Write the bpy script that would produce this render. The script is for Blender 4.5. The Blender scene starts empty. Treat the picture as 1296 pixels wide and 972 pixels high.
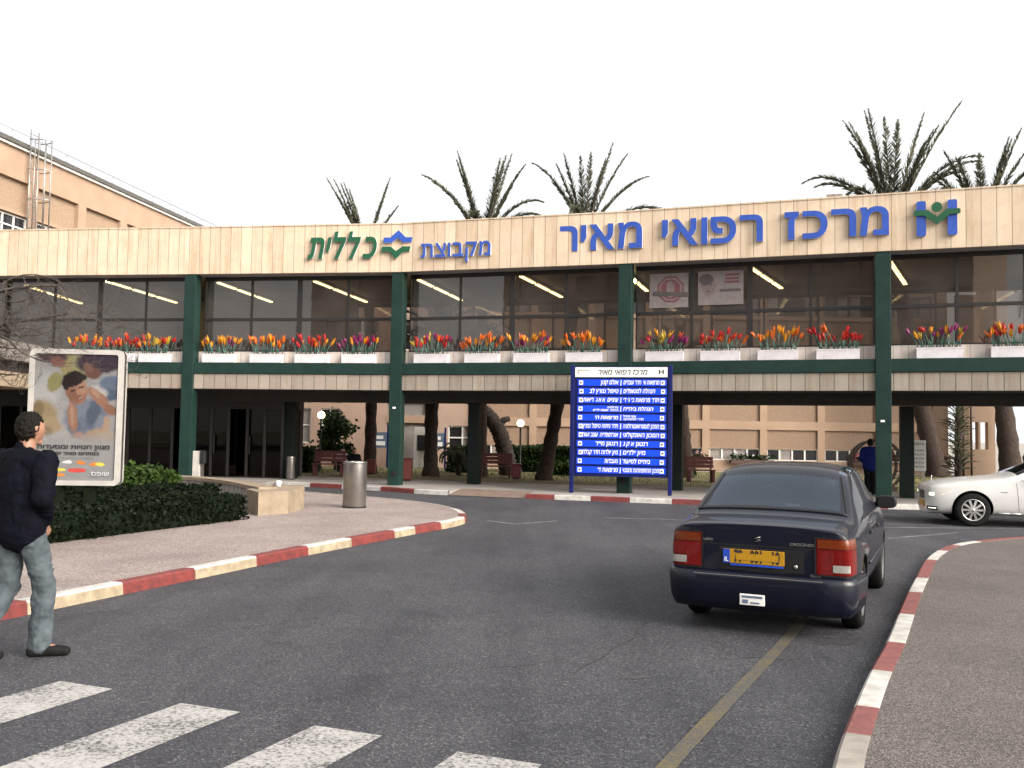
import bpy, bmesh, math, random
from mathutils import Vector, Matrix
from mathutils.bvhtree import BVHTree
R = math.radians
sc = bpy.context.scene
COL = sc.collection

# ------------------------------------------------------------------ camera
cam = bpy.data.cameras.new('camera'); cam_o = bpy.data.objects.new('camera', cam); COL.objects.link(cam_o)
cam.sensor_width = 36.0; cam.lens = 36.0 * 1180 / 1296
cam.clip_end = 3000
cam_o.matrix_world = Matrix.Translation((0, 0, 1.72)) @ Matrix.Rotation(R(93.06), 4, 'X') @ Matrix.Rotation(R(0.92), 4, 'Z')
sc.camera = cam_o

# ------------------------------------------------------------------ sky, sun, exposure
SUN_EL, SUN_AZ = R(29), R(128)               # azimuth measured from +Y (view direction) to the right: behind the photographer's right, veiled by cloud
w = bpy.data.worlds.new('World'); sc.world = w; w.use_nodes = True
nt = w.node_tree; nt.nodes.clear()
sky = nt.nodes.new('ShaderNodeTexSky'); sky.sky_type = 'NISHITA'; sky.sun_disc = False
sky.sun_elevation = SUN_EL; sky.sun_rotation = SUN_AZ
sky.air_density = 1.0; sky.dust_density = 6.0; sky.ozone_density = 1.0; sky.altitude = 50
hs = nt.nodes.new('ShaderNodeHueSaturation'); hs.inputs['Saturation'].default_value = 0.30
bg = nt.nodes.new('ShaderNodeBackground'); bg.inputs['Strength'].default_value = 0.15
wo = nt.nodes.new('ShaderNodeOutputWorld')
veil = nt.nodes.new('ShaderNodeMix'); veil.data_type = 'RGBA'; veil.blend_type = 'LIGHTEN'; veil.inputs[0].default_value = 1.0; veil.inputs[7].default_value = (3.25, 3.3, 3.32, 1)   # an even cloud veil
nt.links.new(sky.outputs[0], hs.inputs['Color']); nt.links.new(hs.outputs[0], veil.inputs[6]); nt.links.new(veil.outputs[2], bg.inputs[0]); nt.links.new(bg.outputs[0], wo.inputs[0])
sun = bpy.data.lights.new('sun', 'SUN'); sun.energy = 1.15; sun.angle = R(50); sun.color = (1.0, 0.86, 0.66)
sun_o = bpy.data.objects.new('sun', sun); COL.objects.link(sun_o)
sdir = Vector((math.sin(SUN_AZ) * math.cos(SUN_EL), math.cos(SUN_AZ) * math.cos(SUN_EL), math.sin(SUN_EL)))
sun_o.rotation_euler = sdir.to_track_quat('Z', 'Y').to_euler(); sun_o.location = (20, 30, 30)
sc.view_settings.view_transform = 'Standard'; sc.view_settings.look = 'None'
sc.view_settings.gamma = 1.0; sc.view_settings.use_curve_mapping = False
sc.view_settings.exposure = 1.14

# ------------------------------------------------------------------ materials
class N:
    """small node-graph helper"""
    def __init__(s, name):
        s.m = bpy.data.materials.new(name); s.m.use_nodes = True
        s.t = s.m.node_tree; s.p = s.t.nodes['Principled BSDF']; s.out = s.t.nodes['Material Output']
    def n(s, typ, **kw):
        x = s.t.nodes.new(typ)
        for k, v in kw.items():
            if k.startswith('i_'):
                x.inputs[k[2:].replace('_', ' ')].default_value = v
            else: setattr(x, k, v)
        return x
    def l(s, a, b): s.t.links.new(a, b)
    def co(s, kind='Object'): return s.n('ShaderNodeTexCoord').outputs[kind]
    def noise(s, scale, detail=4, rough=.55, vec=None, dist=0):
        x = s.n('ShaderNodeTexNoise'); x.inputs['Scale'].default_value = scale; x.inputs['Detail'].default_value = detail
        x.inputs['Roughness'].default_value = rough; x.inputs['Distortion'].default_value = dist
        s.l(vec if vec is not None else s.co(), x.inputs['Vector']); return x.outputs['Fac']
    def ramp(s, fac, stops):
        x = s.n('ShaderNodeValToRGB'); el = x.color_ramp.elements
        while len(el) > 1: el.remove(el[-1])
        el[0].position, el[0].color = stops[0][0], c4(stops[0][1])
        for p, c in stops[1:]:
            e = el.new(p); e.color = c4(c)
        s.l(fac, x.inputs['Fac']); return x.outputs['Color']
    def mix(s, fac, a, b, mode='MIX'):
        x = s.n('ShaderNodeMix', data_type='RGBA', blend_type=mode)
        for sock, v in ((x.inputs['Factor'], fac), (x.inputs['A'], a), (x.inputs['B'], b)):
            if hasattr(v, 'links'): s.l(v, sock)
            elif isinstance(v, (int, float)): sock.default_value = v
            else: sock.default_value = c4(v)
        # colour sockets are further down the list
        return x
    def mixc(s, fac, a, b, mode='MIX'):
        x = s.n('ShaderNodeMix', data_type='RGBA', blend_type=mode)
        for sock, v in ((x.inputs[0], fac), (x.inputs[6], a), (x.inputs[7], b)):
            if hasattr(v, 'links'): s.l(v, sock)
            elif isinstance(v, (int, float)): sock.default_value = v
            else: sock.default_value = c4(v)
        return x.outputs[2]
    def math(s, op, a, b=0.0, c=None):
        x = s.n('ShaderNodeMath', operation=op)
        for i, v in enumerate((a, b) if c is None else (a, b, c)):
            if hasattr(v, 'links'): s.l(v, x.inputs[i])
            else: x.inputs[i].default_value = v
        return x.outputs[0]
    def bump(s, h, strength=.3, dist=.01):
        x = s.n('ShaderNodeBump'); x.inputs['Strength'].default_value = strength; x.inputs['Distance'].default_value = dist
        s.l(h, x.inputs['Height']); s.l(x.outputs[0], s.p.inputs['Normal'])
    def set(s, **kw):
        for k, v in kw.items():
            i = s.p.inputs[k.replace('_', ' ')]
            if hasattr(v, 'links'): s.l(v, i)
            elif isinstance(v, tuple): i.default_value = c4(v)
            else: i.default_value = v
        return s
def c4(c): return tuple(c) + (1.0,) if len(c) == 3 else tuple(c)
M = {}
def simple(name, c1, c2=None, scale=6, rough=.6, metal=0, bump=0, bscale=40, coat=0, spec=.5, bdist=.01, lo=.35, hi=.65):
    a = N(name)
    if c2 is None: c2 = tuple(x * .82 for x in c1)
    a.set(Base_Color=a.ramp(a.noise(scale, 6, .6), [(lo, c2), (hi, c1)]), Roughness=rough, Metallic=metal, Coat_Weight=coat)
    a.p.inputs['Specular IOR Level'].default_value = spec
    if bump: a.bump(a.noise(bscale, 5, .6), bump, bdist)
    M[name] = a.m; return a.m

def make_materials():
    # asphalt with light and dark aggregate, worn lanes, stains
    a = N('asphalt'); co = a.co()
    v = a.n('ShaderNodeTexVoronoi'); v.inputs['Scale'].default_value = 95; a.l(co, v.inputs['Vector'])
    sep = a.n('ShaderNodeSeparateColor'); a.l(v.outputs['Color'], sep.inputs[0])
    grain = a.ramp(sep.outputs[0], [(0, (.021, .021, .025)), (.35, (.038, .038, .045)), (.72, (.051, .051, .060)), (.90, (.072, .072, .081)), (.97, (.115, .115, .119)), (1, (.16, .16, .162))])
    f = a.noise(34, 7, .8, co)
    c = a.mixc(1.0, grain, a.ramp(f, [(.30, (.60, .60, .62)), (.5, (1, 1, 1)), (.68, (1.40, 1.38, 1.36))]), 'MULTIPLY')
    c = a.mixc(1.0, c, a.ramp(a.noise(.38, 6, .62, co, .4), [(.30, (.72, .72, .75)), (.52, (1, 1, 1)), (.72, (1.28, 1.25, 1.22))]), 'MULTIPLY')
    st = a.ramp(a.noise(1.5, 7, .72, co, .8), [(.52, (1, 1, 1)), (.66, (.66, .66, .68))])
    c = a.mixc(.85, c, st, 'MULTIPLY')
    mp = a.n('ShaderNodeMapping'); mp.inputs['Rotation'].default_value = (0, 0, R(24)); mp.inputs['Scale'].default_value = (1.5, .10, 1); a.l(co, mp.inputs['Vector'])
    c = a.mixc(.8, c, a.ramp(a.noise(1.0, 5, .6, mp.outputs[0]), [(.38, (.74, .74, .76)), (.55, (1.04, 1.04, 1.04))]), 'MULTIPLY')
    a.set(Base_Color=c, Roughness=.82); a.p.inputs['Specular IOR Level'].default_value = .35
    a.bump(a.math('ADD', v.outputs['Distance'], f), .5, .008); M['asphalt'] = a.m
    # washed aggregate paving
    def agg(name, cols, sc_=85):
        a = N(name); co = a.co()
        v = a.n('ShaderNodeTexVoronoi'); v.inputs['Scale'].default_value = sc_; a.l(co, v.inputs['Vector'])
        sep = a.n('ShaderNodeSeparateColor'); a.l(v.outputs['Color'], sep.inputs[0])
        c = a.ramp(sep.outputs[0], cols)
        c = a.mixc(1.0, c, a.ramp(a.noise(.8, 6, .65, co), [(.3, (.72, .71, .70)), (.7, (1.1, 1.09, 1.08))]), 'MULTIPLY')
        c = a.mixc(.6, c, a.ramp(a.noise(3.5, 5, .7, co), [(.58, (1, 1, 1)), (.75, (.7, .68, .66))]), 'MULTIPLY')
        a.set(Base_Color=c, Roughness=.8); a.bump(v.outputs['Distance'], .5, .006); M[name] = a.m
    agg('aggregate', [(.0, (.12, .092, .085)), (.3, (.205, .163, .150)), (.65, (.275, .222, .208)), (.9, (.38, .335, .315))])
    agg('aggregate_grey', [(.0, (.034, .030, .026)), (.3, (.068, .059, .051)), (.65, (.102, .088, .080)), (.9, (.17, .152, .142))], 115)
    oil = N('oil_dark'); co_ = oil.co(); oil.set(Base_Color=oil.ramp(oil.noise(60, 6, .8, co_), [(.35, (.022, .022, .025)), (.5, (.036, .036, .041)), (.65, (.06, .06, .066)), (.8, (.11, .11, .11))]), Roughness=.7); oil.bump(oil.noise(34, 7, .8, co_), .5, .008); M['oil_dark'] = oil.m
    simple('crack_dark', (.022, .022, .023), (.015, .015, .015), 9, .9)
    simple('concrete', (.30, .28, .26), (.22, .20, .185), 1.5, .85, bump=.2, bscale=60)
    simple('far_ground', (.32, .29, .25), (.24, .22, .19), .3, .9)
    simple('ramp_brick', (.20, .145, .115), (.14, .10, .08), 4, .85, bump=.2)
    simple('kerb_red', (.185, .030, .026), (.10, .022, .020), 9, .6, bump=.15, bscale=30)
    simple('kerb_red_faded', (.21, .062, .058), (.135, .045, .042), 14, .7, bump=.15, bscale=30)
    simple('kerb_white', (.52, .505, .485), (.33, .31, .285), 7, .6, bump=.15, bscale=30)
    simple('kerb_cream', (.36, .30, .205), (.22, .175, .115), 7, .7, bump=.2, bscale=25)
    simple('kerb_plain', (.30, .27, .24), (.2, .18, .16), 7, .8, bump=.2)
    # road paint, worn through to the asphalt by its own pattern
    def paint(name, col, wear):
        a = N(name); co = a.co()
        f = a.noise(38, 6, .75, co); g = a.noise(3.0, 5, .6, co)
        k = a.math('ADD', a.math('MULTIPLY', f, .7), a.math('MULTIPLY', g, .3))
        c = a.ramp(k, [(wear, (.055, .055, .057)), (wear + .07, tuple(x * .75 for x in col)), (wear + .2, col)])
        a.set(Base_Color=c, Roughness=.75); a.bump(a.noise(150, 3, .7, co), .4, .005); M[name] = a.m
    paint('zebra_paint', (.40, .39, .375), .425)
    paint('yellow_paint', (.135, .105, .045), .475)
    paint('faint_paint', (.28, .28, .28), .47)
    # stone slabs: UV.x = metres along the facade, UV.y = height
    def slabs(name, cl, cd, width, joint=.014, stain=.35):
        a = N(name); uv = a.co('UV'); sp = a.n('ShaderNodeSeparateXYZ'); a.l(uv, sp.inputs[0])
        u = a.math('DIVIDE', sp.outputs[0], width); fl = a.math('FLOOR', u); fr = a.math('FRACT', u)
        wn = a.n('ShaderNodeTexWhiteNoise', noise_dimensions='1D'); a.l(fl, wn.inputs['W'])
        c = a.ramp(wn.outputs['Value'], [(0, cd), (.5, tuple((x + y) / 2 for x, y in zip(cl, cd))), (1, cl)])
        shift = a.n('ShaderNodeCombineXYZ'); a.l(a.math('MULTIPLY', fl, 3.7), shift.inputs[2]); a.l(sp.outputs[0], shift.inputs[0]); a.l(sp.outputs[1], shift.inputs[1])
        n1 = a.noise(2.2, 6, .65, shift.outputs[0], .5)
        c = a.mixc(stain, c, a.ramp(n1, [(.3, (.80, .62, .48)), (.55, (1, 1, 1)), (.75, (1.1, 1.06, 1.0))]), 'MULTIPLY')
        n2 = a.noise(45, 4, .7, shift.outputs[0])
        c = a.mixc(.5, c, a.ramp(n2, [(.35, (.82, .8, .78)), (.6, (1, 1, 1))]), 'MULTIPLY')
        mp = a.n('ShaderNodeMapping'); mp.inputs['Scale'].default_value = (5.5, .35, 1); a.l(shift.outputs[0], mp.inputs['Vector'])
        c = a.mixc(.55, c, a.ramp(a.noise(1.0, 6, .7, mp.outputs[0], .3), [(.36, (.70, .62, .54)), (.50, (1, 1, 1))]), 'MULTIPLY')
        j = a.math('LESS_THAN', a.math('ABSOLUTE', a.math('SUBTRACT', fr, .5)), .5 - joint / width / 2)
        c = a.mixc(j, tuple(x * .30 for x in cd), c)
        a.set(Base_Color=c, Roughness=.75); a.p.inputs['Specular IOR Level'].default_value = .3
        a.bump(a.math('ADD', j, a.math('MULTIPLY', n2, .15)), .6, .012); M[name] = a.m
    slabs('fascia_stone', (.66, .545, .42), (.56, .45, .335), .345)
    slabs('sill_stone', (.70, .64, .60), (.58, .52, .48), .36, .012, .25)
    slabs('rib_stone', (.34, .30, .255), (.26, .225, .19), .36, .02, .3)
    slabs('wall_stone', (.34, .325, .31), (.27, .255, .24), .30, .03, .3)
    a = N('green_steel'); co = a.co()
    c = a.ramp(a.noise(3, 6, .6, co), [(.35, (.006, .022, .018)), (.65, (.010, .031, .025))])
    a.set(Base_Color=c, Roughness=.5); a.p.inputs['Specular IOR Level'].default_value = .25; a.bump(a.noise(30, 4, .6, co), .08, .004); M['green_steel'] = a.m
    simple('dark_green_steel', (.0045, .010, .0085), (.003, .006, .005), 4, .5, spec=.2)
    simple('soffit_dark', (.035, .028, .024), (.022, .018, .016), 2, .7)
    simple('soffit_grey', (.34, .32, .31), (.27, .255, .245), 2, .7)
    simple('dark_frame', (.014, .012, .012), (.009, .008, .008), 5, .5)
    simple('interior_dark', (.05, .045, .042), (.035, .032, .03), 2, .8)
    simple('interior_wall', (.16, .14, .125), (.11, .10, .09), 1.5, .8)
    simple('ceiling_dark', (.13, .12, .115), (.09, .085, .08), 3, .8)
    simple('planter_white', (.60, .57, .60), (.50, .47, .49), 4, .5)
    simple('soil', (.05, .035, .022), (.03, .02, .013), 12, .95, bump=.5)
    # courtyard walls
    simple('stucco', (.36, .25, .175), (.285, .195, .135), .8, .85, bump=.35, bscale=35, lo=.3, hi=.7)
    simple('stucco_pink', (.40, .28, .22), (.33, .23, .175), .7, .85, bump=.3, bscale=40, lo=.3, hi=.7)
    simple('pebbledash', (.30, .205, .145), (.18, .122, .085), 28, .9, bump=.6, bscale=45)
    simple('brick_panel', (.34, .24, .16), (.20, .14, .095), 22, .9, bump=.6, bscale=35)
    simple('white_frame', (.68, .67, .64), (.55, .54, .52), 5, .5)
    simple('blind_white', (.24, .215, .20), (.18, .16, .15), 3, .6)
    simple('roof_metal', (.10, .095, .085), (.06, .055, .05), 4, .6)
    simple('galvanised', (.42, .40, .38), (.28, .27, .26), 8, .4, metal=.7)
    simple('trunk_palm', (.050, .030, .021), (.018, .0115, .009), 9, .95, bump=.8, bscale=18, bdist=.05)
    simple('trunk_grey', (.085, .064, .052), (.036, .027, .022), 6, .95, bump=.7, bscale=14, bdist=.04)
    simple('bark_twig', (.070, .057, .048), (.036, .029, .025), 14, .9, bump=.4)
    def leaf(name, c1, c2, rough=.55, trans=.15):
        a = N(name); g = a.n('ShaderNodeNewGeometry')
        c = a.ramp(g.outputs['Random Per Island'], [(0, c1), (.6, tuple((x + y) / 2 for x, y in zip(c1, c2))), (1, c2)])
        c = a.mixc(1.0, c, a.ramp(a.noise(1.7, 4, .6), [(.35, (.6, .6, .6)), (.65, (1.15, 1.15, 1.1))]), 'MULTIPLY')
        a.set(Base_Color=c, Roughness=rough); a.p.inputs['Specular IOR Level'].default_value = .1
        tr = a.n('ShaderNodeBsdfTranslucent'); a.l(c, tr.inputs[0]); ms = a.n('ShaderNodeMixShader'); ms.inputs[0].default_value = trans
        a.l(a.p.outputs[0], ms.inputs[1]); a.l(tr.outputs[0], ms.inputs[2]); a.l(ms.outputs[0], a.out.inputs[0]); M[name] = a.m
    leaf('palm_leaf', (.085, .092, .065), (.18, .175, .125), .55, .42)
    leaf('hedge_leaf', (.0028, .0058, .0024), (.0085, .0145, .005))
    leaf('bush_leaf', (.022, .046, .011), (.062, .098, .022))
    leaf('tree_leaf', (.014, .032, .012), (.045, .075, .022))
    leaf('grass_leaf', (.09, .10, .03), (.20, .17, .07))
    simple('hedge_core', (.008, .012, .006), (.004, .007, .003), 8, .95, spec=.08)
    simple('grass_soil', (.17, .15, .065), (.10, .095, .04), 2.5, .95, bump=.4)
    # flowers
    for nm, c in (('petal_red', (.42, .014, .012)), ('petal_orange', (.60, .115, .006)), ('petal_yellow', (.62, .25, .008)), ('petal_purple', (.20, .014, .10)), ('petal_olive', (.40, .27, .02))):
        simple(nm, c, tuple(x * .8 for x in c), 12, .45)
    simple('stem_green', (.045, .13, .10), (.03, .09, .07), 8, .5)
    # glass
    def glass(name, tint, refl, rough=.0, spec=1.0, dust_haze=0.0):
        a = N(name); a.t.nodes.remove(a.p)
        tr = a.n('ShaderNodeBsdfTransparent'); tr.inputs[0].default_value = c4(tint)
        gl = a.n('ShaderNodeBsdfGlossy'); gl.inputs['Roughness'].default_value = rough; gl.inputs[0].default_value = c4(refl)
        fr = a.n('ShaderNodeFresnel'); fr.inputs['IOR'].default_value = 1.5
        nz = a.n('ShaderNodeBump'); nz.inputs['Strength'].default_value = .015; nz.inputs['Distance'].default_value = .05
        a.l(a.noise(1.1, 2), nz.inputs['Height']); a.l(nz.outputs[0], gl.inputs['Normal'])
        k = a.math('MULTIPLY', fr.outputs[0], spec); k = a.math('MINIMUM', k, 1.0)
        ms = a.n('ShaderNodeMixShader'); a.l(k, ms.inputs[0]); a.l(tr.outputs[0], ms.inputs[1]); a.l(gl.outputs[0], ms.inputs[2])
        df = a.n('ShaderNodeBsdfDiffuse'); df.inputs[0].default_value = (.34, .315, .30, 1); m3 = a.n('ShaderNodeMixShader')  # grey film: dust, and a stand-in for the hazy sky reflection
        a.l(a.math('MULTIPLY', a.ramp(a.noise(1.3, 6, .65), [(.3, (.4, .4, .4)), (.7, (1, 1, 1))]), dust_haze), m3.inputs[0])
        a.l(ms.outputs[0], m3.inputs[1]); a.l(df.outputs[0], m3.inputs[2]); a.l(m3.outputs[0], a.out.inputs[0])
        M[name] = a.m
    glass('bridge_glass', (.20, .182, .170), (.84, .78, .75), .0, 2.6, .13)
    glass('clear_glass', (.75, .75, .74), (1, 1, 1), .0, 1.6)
    glass('entrance_glass', (.08, .072, .07), (.6, .55, .5), .0, .5)
    glass('car_glass', (.80, .83, .85), (.70, .82, 1.0), .0, 1.75)
    a = N('window_dark'); a.set(Base_Color=(.018, .018, .02), Roughness=.08); M['window_dark'] = a.m
    # lamps
    def emit(name, col, st):
        a = N(name); a.set(Base_Color=(.8, .8, .75), Emission_Color=col, Emission_Strength=st); M[name] = a.m
    emit('tube_light', (1.0, .79, .38), 7.0)
    emit('globe_light', (1.0, .72, .36), 3.0)
    emit('headlamp_lit', (1.0, .93, .70), 1.0)
    # lettering
    simple('letter_blue', (.026, .080, .40), (.020, .066, .34), 3, .35)
    simple('letter_green', (.008, .085, .038), (.006, .07, .03), 3, .35)
    simple('letter_side', (.55, .54, .54), (.45, .44, .44), 3, .4)
    simple('board_navy', (.007, .012, .095), (.005, .009, .072), 3, .4, spec=.25)
    simple('board_blue', (.004, .062, .78), (.003, .048, .66), 3, .35)
    simple('board_white', (.78, .78, .76), (.68, .68, .66), 3, .45)
    simple('ink', (.012, .012, .014), (.01, .01, .012), 3, .6)
    # cars
    def carpaint(name, c, metal, rough, coat=1.0):
        a = N(name); d = a.noise(5, 6, .65)
        a.set(Base_Color=a.ramp(d, [(.3, tuple(x * .92 for x in c)), (.7, c)]), Metallic=metal, Roughness=rough, Coat_Weight=coat, Coat_Roughness=.03); a.p.inputs['Specular IOR Level'].default_value = .2; M[name] = a.m
    carpaint('navy_paint', (.0016, .0030, .0105), .0, .45, .42)
    carpaint('white_paint', (.56, .555, .54), 0, .35, .6)
    simple('rubber', (.014, .014, .014), (.009, .009, .009), 20, .75, spec=.08)
    simple('black_plastic', (.016, .016, .017), (.011, .011, .012), 9, .5, spec=.25)
    simple('seat_fabric', (.016, .017, .020), (.011, .012, .014), 30, .9)
    simple('alloy', (.60, .59, .57), (.50, .49, .48), 6, .25, metal=.85)
    simple('steel', (.36, .34, .32), (.29, .275, .26), 3, .28, metal=.95)
    simple('hubcap_grey', (.075, .075, .078), (.05, .05, .052), 9, .5)
    simple('lens_clear', (.60, .585, .54), (.50, .49, .45), 60, .12, coat=1)
    simple('chrome', (.7, .7, .7), (.62, .62, .62), 4, .1, metal=1)
    simple('lens_red', (.135, .003, .002), (.10, .002, .002), 40, .12, coat=.25, spec=.3)
    simple('lens_dark_red', (.09, .003, .002), (.06, .002, .002), 40, .12, coat=.25, spec=.3)
    simple('lens_orange', (.135, .022, .003), (.105, .017, .003), 40, .12, coat=.25, spec=.3)
    simple('lens_white', (.30, .285, .26), (.23, .22, .2), 40, .15, coat=1)
    simple('plate_yellow', (.42, .215, .006), (.36, .185, .005), 6, .4)
    simple('plate_blue', (.015, .06, .42), (.012, .05, .36), 6, .4)
    # people and odds
    simple('skin', (.30, .16, .10), (.25, .13, .085), 14, .5)
    simple('hair_black', (.010, .008, .007), (.006, .005, .004), 40, .55, bump=.6, bscale=120, spec=.08)
    simple('jacket_navy', (.0032, .0036, .0078), (.0022, .0024, .0050), 6, .8, bump=.35, bscale=25, spec=.08)
    simple('jacket_blue', (.012, .022, .14), (.008, .016, .10), 6, .8, bump=.3, bscale=25, spec=.08)
    simple('jeans', (.070, .088, .100), (.032, .042, .050), 5, .9, bump=.35, bscale=22)
    simple('trousers_black', (.012, .012, .013), (.008, .008, .009), 6, .9, bump=.3, spec=.08)
    simple('shirt_white', (.62, .61, .60), (.52, .51, .5), 6, .8)
    simple('bench_red', (.11, .022, .022), (.07, .015, .015), 8, .6)
    simple('bin_red', (.15, .026, .022), (.11, .018, .016), 8, .5)
    simple('lamp_pole', (.012, .016, .015), (.008, .011, .010), 6, .5)
    simple('rust_brown', (.075, .038, .028), (.05, .026, .02), 8, .6)
    simple('block_stone', (.26, .205, .145), (.18, .138, .095), 3.5, .8, bump=.35, bscale=25)
    simple('box_frame', (.40, .385, .36), (.32, .305, .285), 4, .4)
    simple('poster_paper', (.40, .42, .45), (.33, .345, .37), 2.5, .45)
    for nm, c in (('print_skin', (.34, .185, .135)), ('print_skin_dark', (.22, .11, .08)), ('print_hair', (.022, .018, .020)), ('print_blue', (.20, .25, .34)), ('print_blue_dark', (.11, .15, .23)), ('print_plum', (.075, .05, .07)),
                  ('print_straw', (.33, .29, .15)), ('print_sand', (.36, .27, .18)), ('print_pale', (.52, .53, .55)), ('print_grey', (.17, .175, .18)), ('print_yellow', (.50, .40, .05)), ('print_red', (.42, .05, .04)), ('print_orange', (.5, .16, .03)), ('print_pink', (.45, .27, .27)), ('print_rose', (.40, .07, .09)), ('poster_dimmed', (.20, .17, .17)), ('dimmed_rose', (.155, .05, .055)), ('dimmed_grey', (.075, .062, .06)), ('dimmed_pink', (.17, .125, .12))):  # last four: window poster tones with the dimness of dark glass mixed in
        simple(nm, c, tuple(x * .72 for x in c), 7, .5)
make_materials()

# ------------------------------------------------------------------ geometry helpers
class G:
    def __init__(s): s.v, s.f, s.m, s.uv, s.sm = [], [], [], [], []
    def add(s, vs, fs, mi=0, uvs=None, smooth=False):
        b = len(s.v); s.v += [tuple(x) for x in vs]; s.uv += (uvs if uvs else [(0, 0)] * len(vs))
        for f in fs: s.f.append(tuple(b + i for i in f)); s.m.append(mi); s.sm.append(smooth)
        return s
    def hexa(s, b, t, mi=0, ub=None):        # bottom 4 (ccw), top 4
        return s.add(list(b) + list(t), [(3, 2, 1, 0), (4, 5, 6, 7), (0, 1, 5, 4), (1, 2, 6, 5), (2, 3, 7, 6), (3, 0, 4, 7)], mi, ub)
    def box(s, x0, x1, y0, y1, z0, z1, mi=0):
        b = [(x0, y0), (x1, y0), (x1, y1), (x0, y1)]
        return s.hexa([(x, y, z0) for x, y in b], [(x, y, z1) for x, y in b], mi)
    def obox(s, c, sx, sy, sz, rz=0, mi=0):   # centre-bottom box
        cs, sn = math.cos(rz), math.sin(rz)
        q = [(-sx / 2, -sy / 2), (sx / 2, -sy / 2), (sx / 2, sy / 2), (-sx / 2, sy / 2)]
        q = [(c[0] + x * cs - y * sn, c[1] + x * sn + y * cs) for x, y in q]
        return s.hexa([(x, y, c[2]) for x, y in q], [(x, y, c[2] + sz) for x, y in q], mi)
    def prism(s, poly, z0, z1, mi=0, mt=None):
        n = len(poly)
        s.add([(x, y, z1) for x, y in poly], [tuple(range(n))], mi if mt is None else mt)
        s.add([(x, y, z0) for x, y in poly] + [(x, y, z1) for x, y in poly], [(i, (i + 1) % n, n + (i + 1) % n, n + i) for i in range(n)], mi)
        return s
    def tube(s, pts, rad, n=8, mi=0, cap=True, smooth=True, ell=None):
        pts = [Vector(p) for p in pts]
        if not hasattr(rad, '__len__'): rad = [rad] * len(pts)
        vs = []; side = None
        for i, p in enumerate(pts):
            d = (pts[min(i + 1, len(pts) - 1)] - pts[max(i - 1, 0)]).normalized()
            if side is None: side = d.orthogonal().normalized()
            side = (side - d * side.dot(d)).normalized(); up = d.cross(side)
            for k in range(n):
                a = 2 * math.pi * k / n
                vs.append(p + side * math.cos(a) * rad[i] + up * math.sin(a) * rad[i])
        fs = [(i * n + k, i * n + (k + 1) % n, (i + 1) * n + (k + 1) % n, (i + 1) * n + k) for i in range(len(pts) - 1) for k in range(n)]
        if cap: fs += [tuple(range(n))[::-1], tuple(range((len(pts) - 1) * n, len(pts) * n))]
        return s.add(vs, fs, mi, None, smooth)
    def lathe(s, prof, c=(0, 0, 0), n=24, mi=0, axis='Z', smooth=True):
        vs = []
        for r, h in prof:
            for k in range(n):
                a = 2 * math.pi * k / n; x, y = r * math.cos(a), r * math.sin(a)
                vs.append((c[0] + x, c[1] + y, c[2] + h) if axis == 'Z' else (c[0] + h, c[1] + x, c[2] + y))
        fs = [(i * n + k, i * n + (k + 1) % n, (i + 1) * n + (k + 1) % n, (i + 1) * n + k) for i in range(len(prof) - 1) for k in range(n)]
        return s.add(vs, fs, mi, None, smooth)
    def ball(s, c, r, n=12, mi=0, sq=(1, 1, 1)):
        prof = [(r * math.sin(math.pi * i / n), -r * math.cos(math.pi * i / n)) for i in range(n + 1)]
        b = len(s.v); s.lathe(prof, (0, 0, 0), n * 2, mi)
        for i in range(b, len(s.v)):
            x, y, z = s.v[i]; s.v[i] = (c[0] + x * sq[0], c[1] + y * sq[1], c[2] + z * sq[2])
        return s
    def build(s, name, mats, parent=None, loc=None, local=False, weld=False):
        me = bpy.data.meshes.new(name)
        off = Vector((0, 0, 0))
        if parent is not None and not local: off = parent_loc(parent)
        elif loc is not None: off = Vector(loc)
        me.from_pydata([tuple(Vector(v) - off) for v in s.v], [], s.f)
        for m in (mats if isinstance(mats, (list, tuple)) else [mats]): me.materials.append(M[m])
        me.polygons.foreach_set('material_index', s.m); me.polygons.foreach_set('use_smooth', s.sm)
        if any(u != (0, 0) for u in s.uv):
            ul = me.uv_layers.new(name='UVMap')
            for l in me.loops: ul.data[l.index].uv = s.uv[l.vertex_index]
        me.update()
        if weld:
            bm = bmesh.new(); bm.from_mesh(me); bmesh.ops.remove_doubles(bm, verts=bm.verts, dist=1e-4); bmesh.ops.recalc_face_normals(bm, faces=bm.faces); bm.to_mesh(me); bm.free()
        o = bpy.data.objects.new(name, me); COL.objects.link(o)
        if parent is not None: o.parent = parent
        elif loc is not None: o.location = loc
        return o
def parent_loc(p):
    v = Vector((0, 0, 0))
    while p is not None: v += p.location; p = p.parent
    return v
def thing(name, label, cat, loc=(0, 0, 0), rz=0, group=None):
    o = bpy.data.objects.new(name, None); COL.objects.link(o); o.location = loc; o.rotation_euler = (0, 0, rz)
    o.empty_display_size = .2
    return tag(o, label, cat, group)
def tag(o, label, cat, group=None):
    o['label'] = label; o['category'] = cat
    if group: o['group'] = group
    return o
def struct(o, kind='structure'): o['kind'] = kind; return o
def copy_tree(o, parent=None):
    c = o.copy(); COL.objects.link(c)
    if parent is not None: c.parent = parent
    for ch in list(o.children): copy_tree(ch, c)
    return c
def bevel(o, w_=.01, seg=2):
    md = o.modifiers.new('bevel', 'BEVEL'); md.width = w_; md.segments = seg; md.limit_method = 'ANGLE'; md.angle_limit = R(40); return o
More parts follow.
